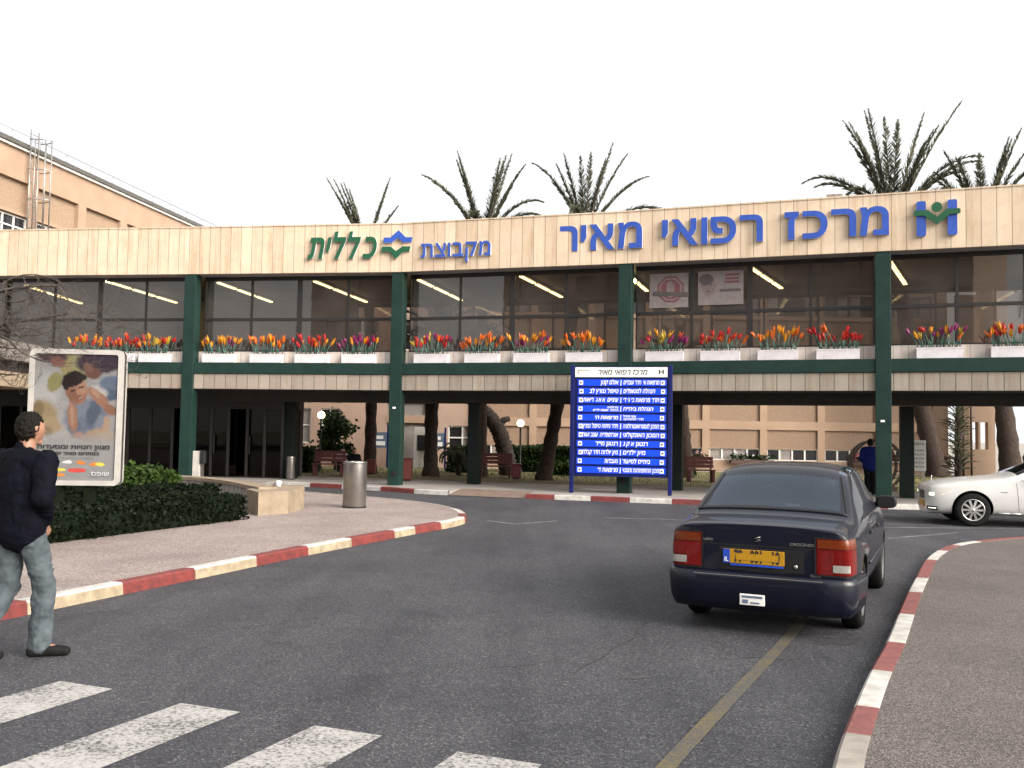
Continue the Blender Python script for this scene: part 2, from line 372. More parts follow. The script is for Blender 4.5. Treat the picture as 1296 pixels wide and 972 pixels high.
def text_mesh(body, bold=0.0, extrude=0.0, shear=0.0):
    """text to mesh data (x right, y up), Hebrew already given in visual order; overlapping strokes are filled one by one"""
    cu = bpy.data.curves.new('text', 'FONT'); cu.body = body; cu.shear = shear; cu.resolution_u = 4
    o = bpy.data.objects.new('text', cu); COL.objects.link(o); dg = bpy.context.evaluated_depsgraph_get(); dg.update()
    cv = o.evaluated_get(dg).to_curve(dg).copy(); bpy.data.objects.remove(o); bpy.data.curves.remove(cu)
    info = []
    for k, sp in enumerate(cv.splines):
        P = [p.co for p in (sp.bezier_points if sp.type == 'BEZIER' else sp.points)]
        ar = sum(a.x * b.y - b.x * a.y for a, b in zip(P, list(P[1:]) + [P[0]])); xs = [p.x for p in P]; ys = [p.y for p in P]
        info.append((k, ar, min(xs), max(xs), min(ys), max(ys)))
    sg = 1 if max(info, key=lambda q: abs(q[1]))[1] > 0 else -1
    outer = sorted([q for q in info if q[1] * sg > 0], key=lambda q: q[2]); holes = [q for q in info if q[1] * sg <= 0]; lay = [set() for _ in range(5)]
    for n_, q in enumerate(outer):
        lay[n_ % 5].add(q[0])
        for h in holes:
            if q[2] <= h[2] and h[3] <= q[3] and q[4] <= h[4] and h[5] <= q[5]: lay[n_ % 5].add(h[0])
    V, F = [], []
    for n_, keep in enumerate(lay):
        if not keep: continue
        c2 = cv.copy(); c2.dimensions = '2D'; c2.fill_mode = 'BOTH'; c2.offset = bold; c2.extrude = extrude * (1 - .08 * n_) if extrude else 0; c2.bevel_depth = 0
        for k in sorted(range(len(c2.splines)), reverse=True):
            if k not in keep: c2.splines.remove(c2.splines[k])
        ob = bpy.data.objects.new('text', c2); m_ = bpy.data.meshes.new_from_object(ob); b = len(V)
        V += [v.co.copy() for v in m_.vertices]; F += [tuple(b + i for i in p.vertices) for p in m_.polygons]
        bpy.data.objects.remove(ob); bpy.data.meshes.remove(m_); bpy.data.curves.remove(c2)
    bpy.data.curves.remove(cv)
    me = bpy.data.meshes.new('lettering'); me.from_pydata(V, [], F); me.update(); return me
def text_obj(name, body, mat, parent, x, y, z, height, rz=0, align='C', bold=.012, shear=0.0, width=None, depth=.002, cap=None):
    """flat lettering standing in the parent's local x-z plane, facing local -y; Hebrew words are reversed here; height = size of the letter body"""
    body = ' '.join(wd[::-1] if any('\u0590' <= ch <= '\u05ff' for ch in wd) else wd for wd in body.split(' ')[::-1]) if any('\u0590' <= ch <= '\u05ff' for ch in body) else body
    me = text_mesh(body, bold, depth / 2 / height, shear)
    xs = [v.co.x for v in me.vertices]; ys = [v.co.y for v in me.vertices]
    if not xs: return None
    x0, x1 = min(xs), max(xs); k = height / .6
    kx = k if width is None else width / (x1 - x0)
    ox = {'C': (x0 + x1) / 2, 'L': x0, 'R': x1}[align]
    for v in me.vertices: v.co = (x + (v.co.x - ox) * kx, y - v.co.z * height, z + v.co.y * k)
    me.materials.clear(); me.materials.append(M[mat])
    o = bpy.data.objects.new(name, me); COL.objects.link(o); o.parent = parent; return o
def leaf_quads(g, pts, size, rnd, mi=0, up=.3):
    for p in pts:
        a = rnd.uniform(0, 6.283); e = rnd.uniform(-1, 1)
        d = Vector((math.cos(a), math.sin(a), e * .8 + up)).normalized(); q = d.orthogonal().normalized()
        q = Matrix.Rotation(rnd.uniform(0, 6.28), 3, d) @ q; L = size * rnd.uniform(.7, 1.3); W = L * .42
        p = Vector(p)
        g.add([p, p + d * L * .5 + q * W, p + d * L, p + d * L * .5 - q * W], [(0, 1, 2, 3)], mi)

# ------------------------------------------------------------------ facade line (a gently bent row of columns)
FN = [Vector(p) for p in ((-23.2, 30.9), (-10.16, 29.1), (-3.52, 28.1), (3.14, 26.1), (9.5, 23.8), (15.85, 21.5), (22.0, 19.25))]
FL = [(b - a).length for a, b in zip(FN, FN[1:])]; FS = [0]
for l_ in FL: FS.append(FS[-1] + l_)
def f_off(d):
    nr = [Vector((-(b - a).y, (b - a).x)).normalized() for a, b in zip(FN, FN[1:])]; out = []
    for i, p in enumerate(FN):
        if i == 0: q, k = nr[0], 1
        elif i == len(FN) - 1: q, k = nr[-1], 1
        else:
            q = (nr[i - 1] + nr[i]).normalized(); k = 1 / q.dot(nr[i])
        out.append(p + q * d * k)
    return out
def f_pt(s, d, z=0):
    P = f_off(d)
    for i in range(len(FL)):
        if s <= FS[i + 1] or i == len(FL) - 1:
            t = (s - FS[i]) / FL[i]; p = P[i].lerp(P[i + 1], t); return Vector((p.x, p.y, z))
def f_ang(s):
    for i in range(len(FL)):
        if s <= FS[i + 1] or i == len(FL) - 1:
            v = FN[i + 1] - FN[i]; return math.atan2(v.y, v.x)
def fbox(g, s0, s1, d0, d1, z0, z1, mi=0):
    ss = [s0] + [x for x in FS if s0 + .01 < x < s1 - .01] + [s1]
    for i in range(len(ss) - 1):
        a, b = ss[i], ss[i + 1]
        q = [f_pt(a, d0), f_pt(b, d0), f_pt(b, d1), f_pt(a, d1)]; u = [(a, 0), (b, 0), (b, 0), (a, 0)]
        g.add([(p.x, p.y, z0) for p in q] + [(p.x, p.y, z1) for p in q],
              [(3, 2, 1, 0), (4, 5, 6, 7), (0, 1, 5, 4), (2, 3, 7, 6)] + ([(3, 0, 4, 7)] if i == 0 else []) + ([(1, 2, 6, 5)] if i == len(ss) - 2 else []),
              mi, [(x, z0 + .001) for x, _ in u] + [(x, z1 + .001) for x, _ in u])
    return g
SC = FS[1:6]                                   # columns A..E along the facade

# ================================================================== SETTING: ground, road, pavements, kerbs
def sheet(name, poly, z, mat):
    g = G(); g.add([(x, y, z) for x, y in poly], [tuple(range(len(poly)))]); return struct(g.build(name, mat))
sheet('ground', [(-700, -500), (700, -500), (700, 1200), (-700, 1200)], -.03, 'far_ground')
sheet('road', [(-45, -30), (60, -30), (60, 31), (-45, 31)], 0.0, 'asphalt')

def smooth_path(pts, n=4):
    out = []
    for i in range(len(pts) - 1):
        p0 = Vector(pts[max(i - 1, 0)]); p1 = Vector(pts[i]); p2 = Vector(pts[i + 1]); p3 = Vector(pts[min(i + 2, len(pts) - 1)])
        for k in range(n):
            t = k / n
            out.append(.5 * ((2 * p1) + (p2 - p0) * t + (2 * p0 - 5 * p1 + 4 * p2 - p3) * t * t + (3 * p1 - p0 - 3 * p2 + p3) * t ** 3))
    out.append(Vector(pts[-1])); return out
def arc_table(path):
    a = [0]
    for p, q in zip(path, path[1:]): a.append(a[-1] + (q - p).length)
    return a
def near_arc(path, p):
    a = arc_table(path); best = (1e9, 0)
    for i in range(len(path) - 1):
        d = path[i + 1] - path[i]; t = max(0, min(1, (Vector(p) - path[i]).dot(d) / d.length_squared)); q = path[i] + d * t
        e = (Vector(p) - q).length
        if e < best[0]: best = (e, a[i] + t * d.length)
    return best[1]
def kerb(name, path, inward, width, height, blocks, mats, z0=-.05):
    """painted kerb stones swept along a path; blocks = [(arc end, colour index)]; colour slot 2k = top face, 2k+1 = side"""
    a = arc_table(path); cuts = sorted(set([x for x in a] + [b for b, _ in blocks if 0 < b < a[-1]]))
    def at(x):
        for i in range(len(path) - 1):
            if x <= a[i + 1] or i == len(path) - 2:
                return path[i].lerp(path[i + 1], (x - a[i]) / (a[i + 1] - a[i])), (path[i + 1] - path[i]).normalized()
    nrm = {}
    for x in cuts:
        p, t = at(x); p2, t2 = at(min(x + .05, a[-1])); p3, t3 = at(max(x - .05, 0)); t = (t2 + t3).normalized()
        nrm[x] = (p, Vector((t.y, -t.x)) * -inward)
    g = G()
    for x, y in zip(cuts, cuts[1:]):
        if y - x < 1e-4: continue
        mid = (x + y) / 2; ci = 0
        for b, c in blocks:
            if mid <= b: ci = c; break
        else: ci = blocks[-1][1]
        (p, n), (q, m_) = nrm[x], nrm[y]
        ch = .02
        def prof(pp, nn): 
            o0 = pp; o1 = pp + nn * .015; o2 = pp + nn * (.015 + ch); o3 = pp + nn * width
            return [(o0.x, o0.y, z0), (o1.x, o1.y, height - ch), (o2.x, o2.y, height), (o3.x, o3.y, height), (o3.x, o3.y, z0)]
        A, B = prof(p, n), prof(q, m_)
        g.add(A + B, [(0, 5, 6, 1)], ci * 2 + 1); g.add(A + B, [(1, 6, 7, 2), (2, 7, 8, 3)], ci * 2); g.add(A + B, [(3, 8, 9, 4)], ci * 2 + 1)
    return struct(g.build(name, mats))
KM = ['kerb_red', 'kerb_red', 'kerb_white', 'kerb_cream', 'kerb_plain', 'kerb_plain', 'kerb_white', 'kerb_white', 'kerb_red_faded', 'kerb_red_faded']
# left pavement: a long peninsula that ends in a round nose
LK = smooth_path([(-8.6, -3.5), (-6.9, 1.3), (-5.62, 5.0), (-4.48, 8.32), (-3.57, 10.79), (-2.78, 12.95), (-2.05, 14.75), (-1.45, 16.2), (-1.05, 17.1), (-.84, 18.0), (-.92, 19.1), (-1.2, 20.05), (-1.75, 21.2), (-2.7, 22.4), (-4.0, 23.5), (-5.5, 24.7), (-6.6, 26.0), (-7.2, 27.6), (-7.4, 29.2)])
bd = [near_arc(LK, p) for p in ((-4.39, 8.61), (-4.03, 9.74), (-3.58, 10.77), (-3.25, 11.9), (-2.78, 12.99), (-2.33, 14.02), (-1.86, 15.23), (-1.6, 15.88), (-1.22, 16.72), (-.91, 17.93))]
bl = []; x = bd[0]
pre = [bd[0] - 1.15 * k for k in range(14, 0, -1)]
for i, b in enumerate(pre + bd): bl.append((b, (i % 2 == 1) and 1 or 0))
bl = [(b, 0 if (len(bl) - 1 - i) % 2 == 1 else 1) for i, (b, c) in enumerate(bl)]    # block ending at the last boundary is cream
bl += [(bd[-1] + .75, 0), (bd[-1] + 1.9, 1), (bd[-1] + 3.0, 2), (bd[-1] + 99, 2)]
kerb('left_kerb', LK, 1, .16, .127, bl, KM)
def inset(path, d):
    out = []
    for i, p in enumerate(path):
        t = (path[min(i + 1, len(path) - 1)] - path[max(i - 1, 0)]).normalized(); out.append(p + Vector((t.y, -t.x)) * d)
    return out
lp = inset(LK, -.12)
g = G(); g.prism([(-45, -4)] + [(p.x, p.y) for p in lp] + [(-45, 29.2)], -.06, .12); struct(g.build('left_pavement', 'aggregate'))
# right pavement
RK = smooth_path([(-.6, -1.0), (.75, 2.6), (1.55, 4.6), (2.1, 5.78), (2.54, 6.67), (3.02, 7.59), (3.62, 8.81), (4.25, 10.08), (4.85, 11.25), (5.62, 12.75), (6.28, 13.85), (6.83, 14.6), (7.5, 15.25), (8.87, 16.15), (11.0, 17.1), (15, 18.2), (24, 19.6), (45, 21)])
rb = [near_arc(RK, p) for p in ((1.84, 5.25), (2.1, 5.78), (2.54, 6.67), (3.02, 7.59), (3.62, 8.81), (4.25, 10.08), (4.79, 11.12), (5.62, 12.82), (6.28, 13.9), (6.83, 14.66), (7.5, 15.25), (9.2, 16.3))]
bl = [(rb[0], 2)] + [(b, 4 if i % 2 == 0 else 3) for i, b in enumerate(rb[1:])] + [(999, 3)]
kerb('right_kerb', RK, -1, .16, .107, bl, KM)
rp = inset(RK, .14)
g = G(); g.prism([(60, 21)] + [(p.x, p.y) for p in rp[::-1]] + [(60, -1)], -.06, .10); struct(g.build('right_pavement', 'aggregate_grey'))
# far pavement under the bridge, with a dropped crossing
FK = smooth_path([(-7.3, 29.1), (-6.2, 28.6), (-5.04, 27.95), (-3.78, 27.2), (-2.71, 26.35), (-1.73, 25.85), (.41, 25.0), (2.1, 24.5), (4.11, 23.85), (6.0, 23.45), (9.4, 23.3), (13, 22.7), (18, 21.9), (50, 20.5)])
fb = [(near_arc(FK, p), c) for p, c in (((-6.1, 28.6), 3), ((-5.04, 27.95), 0), ((-3.78, 27.2), 3), ((-2.71, 26.35), 0), ((-1.73, 25.85), 3), ((.41, 25.0), 2), ((1.18, 24.8), 0), ((2.1, 24.5), 3), ((3.09, 24.18), 0), ((4.11, 23.85), 3), ((5.3, 23.6), 0), ((6.5, 23.4), 3), ((7.7, 23.35), 0), ((8.7, 23.3), 3), ((9.4, 23.3), 0), ((11.8, 22.9), 3), ((13, 22.7), 0))] + [(999, 3)]
i0 = near_arc(FK, (-1.73, 25.85)); i1 = near_arc(FK, (.41, 25.0)); fa = arc_table(FK)
def sub(path, a0, a1):
    t = arc_table(path); pts = []
    def at(x):
        for i in range(len(path) - 1):
            if x <= t[i + 1] or i == len(path) - 2: return path[i].lerp(path[i + 1], (x - t[i]) / (t[i + 1] - t[i]))
    return [at(a0)] + [p for p, x in zip(path, t) if a0 + .02 < x < a1 - .02] + [at(a1)]
kerb('far_kerb', sub(FK, 0, i0), 1, .16, .127, [(b, c) for b, c in fb if b <= i0 + .01], KM)
kerb('far_kerb', sub(FK, i1, fa[-1]), 1, .16, .127, [(b - i1, c) for b, c in fb if b > i1 + .01], KM)
fp = inset(FK, -.13)
fpl = [p for p, a_ in zip(fp, fa) if a_ <= i0]; fpr = [p for p, a_ in zip(fp, fa) if a_ >= i1]
fl0, fr0 = fpl[-1], fpr[0]
g = G(); g.prism([(-45, 29.21), (-7.6, 29.21)] + [(p.x, p.y) for p in fpl] + [(fl0.x + .25, fl0.y + 1.1), (fr0.x + .25, fr0.y + 1.1)] + [(p.x, p.y) for p in fpr] + [(50, 70), (-45, 70)], -.06, .118)
struct(g.build('far_pavement', 'concrete'))
g = G(); q0, q1 = Vector((-1.73, 25.80)), Vector((.41, 24.95))
g.add([(q0.x, q0.y, .012), (q1.x, q1.y, .012), (fr0.x + .25, fr0.y + 1.13, .121), (fl0.x + .25, fl0.y + 1.13, .121)], [(0, 1, 2, 3)])
struct(g.build('dropped_crossing', 'ramp_brick'))
# road markings (thin sheets of worn paint)
for (x, y), wd in zip(((-4.02, 6.88), (-3.02, 6.40), (-2.04, 5.94), (-1.12, 5.54), (-.26, 5.13), (.62, 4.72)), (.45, .46, .45, .45, .48, .46)):
    d = Vector((-.405, -.914)); n_ = Vector((.93, -.37)); p = Vector((x, y))
    q = [p, p + n_ * wd, p + n_ * (wd + .02) + d * 3.1, p + d * 3.1]
    g = G(); g.add([(v.x, v.y, .004) for v in q[::-1]], [(0, 1, 2, 3)]); struct(g.build('zebra_marking', 'zebra_paint'))
yl = smooth_path([(.05, 3.3), (.83, 4.94), (1.55, 6.4), (2.32, 7.95), (3.1, 9.6), (3.9, 11.3)])
g = G(); a_ = inset(yl, -.05); b_ = inset(yl, .05)
g.add([(p.x, p.y, .004) for p in a_ + b_], [(i, i + len(a_), i + 1 + len(a_), i + 1) for i in range(len(a_) - 1)]); struct(g.build('yellow_marking', 'yellow_paint'))
g = G()
for p, q in (((.1, 17.9), (.95, 18.7)), ((.15, 17.85), (-.45, 18.5)), ((1.95, 19.55), (3.1, 19.5)), ((3.1, 19.5), (5.2, 18.6)), ((6.6, 16.4), (8.4, 17.6)), ((7.2, 18.4), (13.0, 18.9))):
    p, q = Vector(p), Vector(q); n_ = (q - p).normalized(); n_ = Vector((n_.y, -n_.x)) * .05
    g.add([(v.x, v.y, .004) for v in (p + n_, q + n_, q - n_, p - n_)], [(0, 1, 2, 3)])
struct(g.build('parking_marking', 'faint_paint'))
rc = random.Random(15)
for p, q, wd in (((-3.35, 7.2), (-1.0, 9.6), .007), ((-2.75, 9.3), (-.6, 10.6), .006), ((.3, 6.2), (1.5, 9.4), .006), ((-.9, 6.5), (.9, 7.7), .005), ((4.9, 7.4), (7.4, 8.9), .005)):
    p, q = Vector(p), Vector(q); d = q - p; nn = Vector((-d.y, d.x)).normalized(); L_, R_ = [], []; off = 0; zc = .110 if p.x > 4 else .004
    for i in range(41):
        off += rc.gauss(0, .012); off *= .96; c_ = p + d * (i / 40) + nn * (off + .05 * math.sin(i * .21)); h = wd * rc.uniform(.3, 1.1) * math.sin(math.pi * min(1, (i + 1) / 42))
        L_.append(c_ + nn * h); R_.append(c_ - nn * h)
    g = G(); g.add([(v.x, v.y, zc) for v in L_ + R_], [(i, i + 41, i + 42, i + 1) for i in range(40)]); struct(g.build('pavement_crack' if zc > .05 else 'asphalt_crack', 'crack_dark'))
for k, (x, y, r_) in enumerate(((2.1, 7.5, .16), (2.75, 8.0, .12), (.9, 6.75, .07))):
    ph = [rc.uniform(0, 6.28) for _ in range(4)]; g = G()
    g.add([(x + math.cos(R(a)) * r_ * 1.5 * (1 + .25 * math.sin(2 * R(a) + ph[0]) + .18 * math.sin(3 * R(a) + ph[1]) + .10 * math.sin(7 * R(a) + ph[2])), y + math.sin(R(a)) * r_ * (1 + .25 * math.sin(2 * R(a) + ph[1]) + .15 * math.sin(5 * R(a) + ph[3])), .003) for a in range(0, 360, 6)], [tuple(range(60))]); struct(g.build('oil_stain', 'oil_dark'))
# dry grass strip in the courtyard
rnd = random.Random(4)
g = G()
gp = [(-9.5, 33.3), (-1.2, 30.8), (6.7, 31.3), (14, 29.2), (30, 27.5), (30, 42), (-9.5, 42)]
gp = [(-9.5, 33.6), (-4, 32.2), (-1.2, 31.0), (2.5, 30.2), (7.0, 29.6), (12, 28.6), (20, 27.4), (32, 26), (32, 43), (-9.5, 43)]
g.add([(x, y, .123) for x, y in gp], [tuple(range(len(gp)))])
pts = []
while len(pts) < 5200:
    x, y = rnd.uniform(-9, 26), rnd.uniform(28.0, 42)
    if y > 33.4 - .26 * (x + 4) * (1 if x < 7 else .8) + .0: pts.append((x, y, .123))
for p in pts:
    a = rnd.uniform(0, 6.28); h = rnd.uniform(.03, .09); dx, dy = math.cos(a) * .02, math.sin(a) * .02
    g.add([(p[0] - dx, p[1] - dy, p[2]), (p[0] + dx, p[1] + dy, p[2]), (p[0] + dy * 2, p[1] + dx * 2, p[2] + h)], [(0, 1, 2)], 1)
struct(g.build('grass', ['grass_soil', 'grass_leaf']), 'stuff')

# ================================================================== THE BRIDGE BUILDING
BZ = (f_pt(SC[1], .2).x, f_pt(SC[1], .2).y, .12)
br = thing('bridge_building', 'long two storey link building on green columns with stone fascia and dark window band', 'building', BZ)
S0, S1 = .0, FS[-1]
g = fbox(G(), S0, S1, -.03, .10, 6.57, 8.03); fbox(g, S0, S1, -.05, .35, 8.032, 8.07); p_ = g.build('fascia', 'fascia_stone', br)
g = fbox(G(), S0, S1, .101, .62, 6.575, 6.70); g.build('fascia_soffit', 'soffit_grey', br)
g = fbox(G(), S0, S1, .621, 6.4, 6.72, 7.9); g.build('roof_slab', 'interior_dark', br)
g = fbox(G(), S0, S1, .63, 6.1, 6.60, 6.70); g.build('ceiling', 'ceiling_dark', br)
g = fbox(G(), S0, S1, .34, .46, 3.70, 4.16); g.build('sill_panel', 'sill_stone', br)
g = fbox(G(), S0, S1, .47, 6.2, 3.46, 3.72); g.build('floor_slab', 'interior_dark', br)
g = fbox(G(), S0, S1, .08, .22, 2.98, 3.44); g.build('lower_panel', 'rib_stone', br)
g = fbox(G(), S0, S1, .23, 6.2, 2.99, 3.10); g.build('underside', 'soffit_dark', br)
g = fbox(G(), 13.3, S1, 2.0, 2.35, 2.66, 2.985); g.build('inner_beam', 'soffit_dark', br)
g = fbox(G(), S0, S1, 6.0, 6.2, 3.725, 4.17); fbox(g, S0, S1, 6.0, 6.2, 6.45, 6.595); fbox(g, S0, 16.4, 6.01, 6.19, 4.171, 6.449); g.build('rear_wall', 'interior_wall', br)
# green steel frame
for i, s in enumerate(SC):
    g = G(); p = f_pt(s, .18); g.obox((p.x, p.y, .12), .38, .36, 6.452, f_ang(s - .1) * .5 + f_ang(s + .1) * .5)
    c = bevel(g.build('column', 'green_steel', br), .012)
    n = Vector((math.sin(f_ang(s)), -math.cos(f_ang(s)), 0))
    g = G(); q = p + n * .19; rz = f_ang(s)
    b0 = len(g.v); g.lathe([(.0, .0), (.055, 0), (.075, -.012), (.085, -.012), (.085, .01)], (0, 0, 0), 16, 0, 'X')
    mt = Matrix.Translation((q.x, q.y, .48)) @ Matrix.Rotation(rz - math.pi / 2 , 4, 'Z')
    g.v = [tuple(mt @ Vector(v)) for v in g.v]
    if i in (1, 2): g.build('drain_hole', 'black_plastic', c)
bs = [S0] + SC + [S1]
for a, b in zip(bs, bs[1:]):
    g = fbox(G(), a + (.19 if a != S0 else 0), b - (.19 if b != S1 else 0), .03, .335, 3.45, 3.795)
    bevel(g.build('green_beam', 'green_steel', br), .01)
for s in (16.7, 23.0):      # joint boxes left out of sight are not needed; inner columns stand in the second row
    pass
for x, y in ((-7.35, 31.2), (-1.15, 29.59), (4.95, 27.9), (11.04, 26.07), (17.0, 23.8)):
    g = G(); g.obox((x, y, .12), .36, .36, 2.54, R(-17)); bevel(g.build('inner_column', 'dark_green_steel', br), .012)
# window bays: frame with mullions and a transom, panes behind
def bay(s0, s1, d, lights, z0, z1, zt, name, wide=()):
    g = G(); t = .035
    fbox(g, s0, s1, d, d + .07, z0, z0 + .06); fbox(g, s0, s1, d, d + .07, z1 - .12, z1)
    if zt: fbox(g, s0, s1, d, d + .07, zt - .045, zt + .045)
    xs = [s0 + (s1 - s0) * k / lights for k in range(lights + 1)]
    for k, x in enumerate(xs):
        h = .075 if k in wide else t
        lo, hi = max(s0, x - h), min(s1, x + h)
        zs = [z0 + .061, (zt - .046) if zt else None, (zt + .046) if zt else None, z1 - .121]
        if zt: fbox(g, lo, hi, d + .004, d + .066, zs[0], zs[1]); fbox(g, lo, hi, d + .004, d + .066, zs[2], zs[3])
        else: fbox(g, lo, hi, d + .004, d + .066, zs[0], zs[3])
    fr = g.build(name, 'dark_frame', br)
    for k in range(lights):
        a, b = xs[k] + .03, xs[k + 1] - .03
        for lo, hi in (((z0 + .05, zt - .04), (zt + .04, z1 - .11)) if zt else ((z0 + .05, z1 - .11),)):
            p, q = f_pt(a, d + .03), f_pt(b, d + .03)
            gg = G(); gg.add([(p.x, p.y, lo), (q.x, q.y, lo), (q.x, q.y, hi), (p.x, p.y, hi)], [(0, 1, 2, 3)])
            gg.build('pane', 'bridge_glass' if name == 'window' else 'clear_glass', fr)
bay(SC[0] - 6.6, SC[0] - .2, .60, 4, 4.165, 6.57, 5.21, 'window', (2,))
bay(.05, SC[0] - 6.75, .60, 4, 4.165, 6.57, 5.21, 'window', (2,))
for a, b in zip(SC, SC[1:]): bay(a + .2, b - .2, .60, 4, 4.165, 6.57, 5.21, 'window', (2,))
bay(SC[4] + .2, S1 - .05, .60, 4, 4.165, 6.57, 5.21, 'window', (2,))
for a, b in zip([16.4] + SC[1:], SC[1:] + [S1]): bay(a + .05, b - .05, 6.03, 4 if a != 16.4 else 2, 4.17, 6.45, None, 'rear_window', ())
# fluorescent strips hung from the ceiling, one row across the bridge in every half bay
rows = [((-16.47, 31.15), (-16.61, 35.78)), ((-13.24, 30.01), (-12.71, 35.11)), ((-9.59, 29.9), (-8.95, 34.47)), ((-6.35, 29.3), (-5.36, 34.05)), ((-2.99, 28.7), (-1.83, 33.24)), ((.18, 27.75), (1.7, 32.07)), ((3.2, 26.8), (4.4, 30.4)), ((6.55, 25.7), (8.53, 29.4)), ((9.95, 24.5), (11.97, 28.26)), ((13.2, 23.3), (15.0, 27.0))]
lab = ['fluorescent strip row behind the bare branches at the far end', 'fluorescent strip row in the bay above the lightbox', 'fluorescent strip row just past the column beside the lightbox', 'fluorescent strip row behind the window under the green word', 'fluorescent strip row in the window under the smaller blue word',
       'fluorescent strip row in the bay between small and large blue lettering', 'short fluorescent strip row beside the window poster with the hand', 'fluorescent strip row in the pane beside the portrait poster', 'fluorescent strip row close beside the column under the emblem', 'fluorescent strip row past the window with the palm trunk']
for (a, b), lb in zip(rows, lab):
    a, b = Vector(a), Vector(b); d = (b - a); L = d.length; d.normalize(); ang = math.atan2(d.y, d.x)
    t = thing('ceiling_light', lb, 'ceiling light', (a.x, a.y, 6.42), 0, 'fluorescent rows in the bridge')
    k = 3
    for i in range(k):
        u0, u1 = L * i / k + .12, L * (i + 1) / k - .12; mid = a + d * (u0 + u1) / 2
        g = G(); g.obox((mid.x, mid.y, 6.50), u1 - u0 + .1, .13, .09, ang); h = g.build('housing', 'ceiling_dark', t)
        for e in (-.035, .035):
            n_ = Vector((-d.y, d.x)) * e; p, q = a + d * u0 + n_, a + d * u1 + n_
            gg = G(); gg.tube([(p.x, p.y, 6.455), (q.x, q.y, 6.455)], .026, 8)
            gg.build('tube', 'tube_light', h)

for i_, z_ in ((1, 2.42), (3, 2.17)):
    s_ = SC[i_]; rz = f_ang(s_); p = f_pt(s_, .18) + Vector((math.sin(rz), -math.cos(rz), 0)) * .1835
    g = G(); g.obox((p.x - .03, p.y - .01, z_), .10, .006, .055, rz); g.build('sticker', 'board_white', [c for c in br.children if c.name.startswith('column')][i_])
g = fbox(G(), 32.22, 32.62, -.04, .30, 8.072, 8.14); g.build('loose_coping', 'rib_stone', br)
# lettering on the fascia --------------------------------------------------
def sign_letters(name, label, cat, word, s0, s1, zb, height, mat, shear=0.0, gaps=.12, bold=.028, thick=.09, low='קךןףץ', tall='ל'):
    """raised letters spread over s0..s1, right to left"""
    mid = (s0 + s1) / 2; o = f_pt(mid, -.03, zb); rz = f_ang(mid)
    t = thing(name, label, cat, o, rz)
    k = height / .60; ms = []
    for ch in word:
        if ch == ' ': ms.append(None); continue
        me = text_mesh(ch, bold, thick / 2 / k, shear); xs = [v.co.x for v in me.vertices]; ms.append((me, min(xs), max(xs)))
    gp, sp = gaps * height, height * .62
    tot = sum((m[2] - m[1]) * k if m else sp - gp for m in ms) + gp * (len(ms) - 1); kx = (s1 - s0) / tot
    x = (s1 - s0) / 2
    for m in ms:
        if m is None: x -= (sp - gp) * kx; x -= gp * kx; continue
        me, a, b = m; wd = (b - a) * k * kx
        for v in me.vertices: v.co = (x - wd + (v.co.x - a) * k * kx, -.06 - v.co.z * k, v.co.y * k)
        me.materials.clear(); me.materials.append(M[mat]); me.materials.append(M['letter_side'])
        for p in me.polygons: p.material_index = 0 if p.normal.y < -.9 or abs(p.normal.y) > .9 else 1
        c = bpy.data.objects.new('letter', me); COL.objects.link(c); c.parent = t; x -= wd + gp * kx
    return t
sign_letters('facade_lettering', 'large blue raised hebrew lettering of three words on the stone fascia', 'sign', 'מרכז רפואי מאיר', 24.86, 33.74, 7.0, .70, 'letter_blue', bold=.022)
sign_letters('facade_lettering', 'small blue raised hebrew word on the fascia beside the two arrowhead emblem', 'sign', 'מקבוצת', 20.67, 22.87, 6.96, .41, 'letter_blue', 0, .16, .018)
sign_letters('facade_lettering', 'green slanted hebrew word raised on the stone fascia', 'sign', 'כללית', 17.04, 19.24, 7.0, .62, 'letter_green', .22, .10, .03)
def plate(g, poly, y0, y1, mi=0, ms=1):
    n = len(poly)
    g.add([(x, y0, z) for x, z in poly], [tuple(range(n))], mi); g.add([(x, y1, z) for x, z in poly], [tuple(range(n))[::-1]], ms)
    g.add([(x, y0, z) for x, z in poly] + [(x, y1, z) for x, z in poly], [(i, n + i, n + (i + 1) % n, (i + 1) % n) for i in range(n)], ms)
def disc(cx, cz, rx, rz_=None, n=20, a0=0, a1=360):
    rz_ = rx if rz_ is None else rz_
    return [(cx + rx * math.cos(R(a0 + (a1 - a0) * i / n)), cz + rz_ * math.sin(R(a0 + (a1 - a0) * i / n))) for i in range(n if a1 - a0 == 360 else n + 1)]
s = 19.86; o = f_pt(s, -.03, 6.95)
t = thing('arrowhead_emblem', 'emblem of a blue upward and a green downward arrowhead on the fascia', 'emblem', o, f_ang(s))
g = G(); plate(g, [(-.43, .50), (-.30, .50), (-.16, .50), (0.03, .64), (.20, .50), (.46, .50), (.49, .66), (.28, .66), (.05, .88), (-.20, .66), (-.40, .66)], -.10, -.01); g.build('upper_arrowhead', ['letter_blue', 'letter_side'], t, local=True)
g = G(); plate(g, [(-.49, .22), (-.22, .22), (-.03, .0), (.22, .22), (.40, .22), (.43, .38), (.18, .38), (-.02, .24), (-.18, .38), (-.46, .38)], -.10, -.01); g.build('lower_arrowhead', ['letter_green', 'letter_side'], t, local=True)
s = 34.86; o = f_pt(s, -.03, 6.88)
t = thing('hospital_emblem', 'emblem of a green figure with arms over two blue bars on the fascia', 'emblem', o, f_ang(s))
for sx in (-1, 1):
    g = G(); plate(g, [(sx * .36 + x, z) for x, z in [(-.11, .03), (-.08, 0), (.08, 0), (.11, .03), (.11, .87), (.08, .90), (-.08, .90), (-.11, .87)]], -.10, -.01); g.build('blue_bar', ['letter_blue', 'letter_side'], t, local=True)
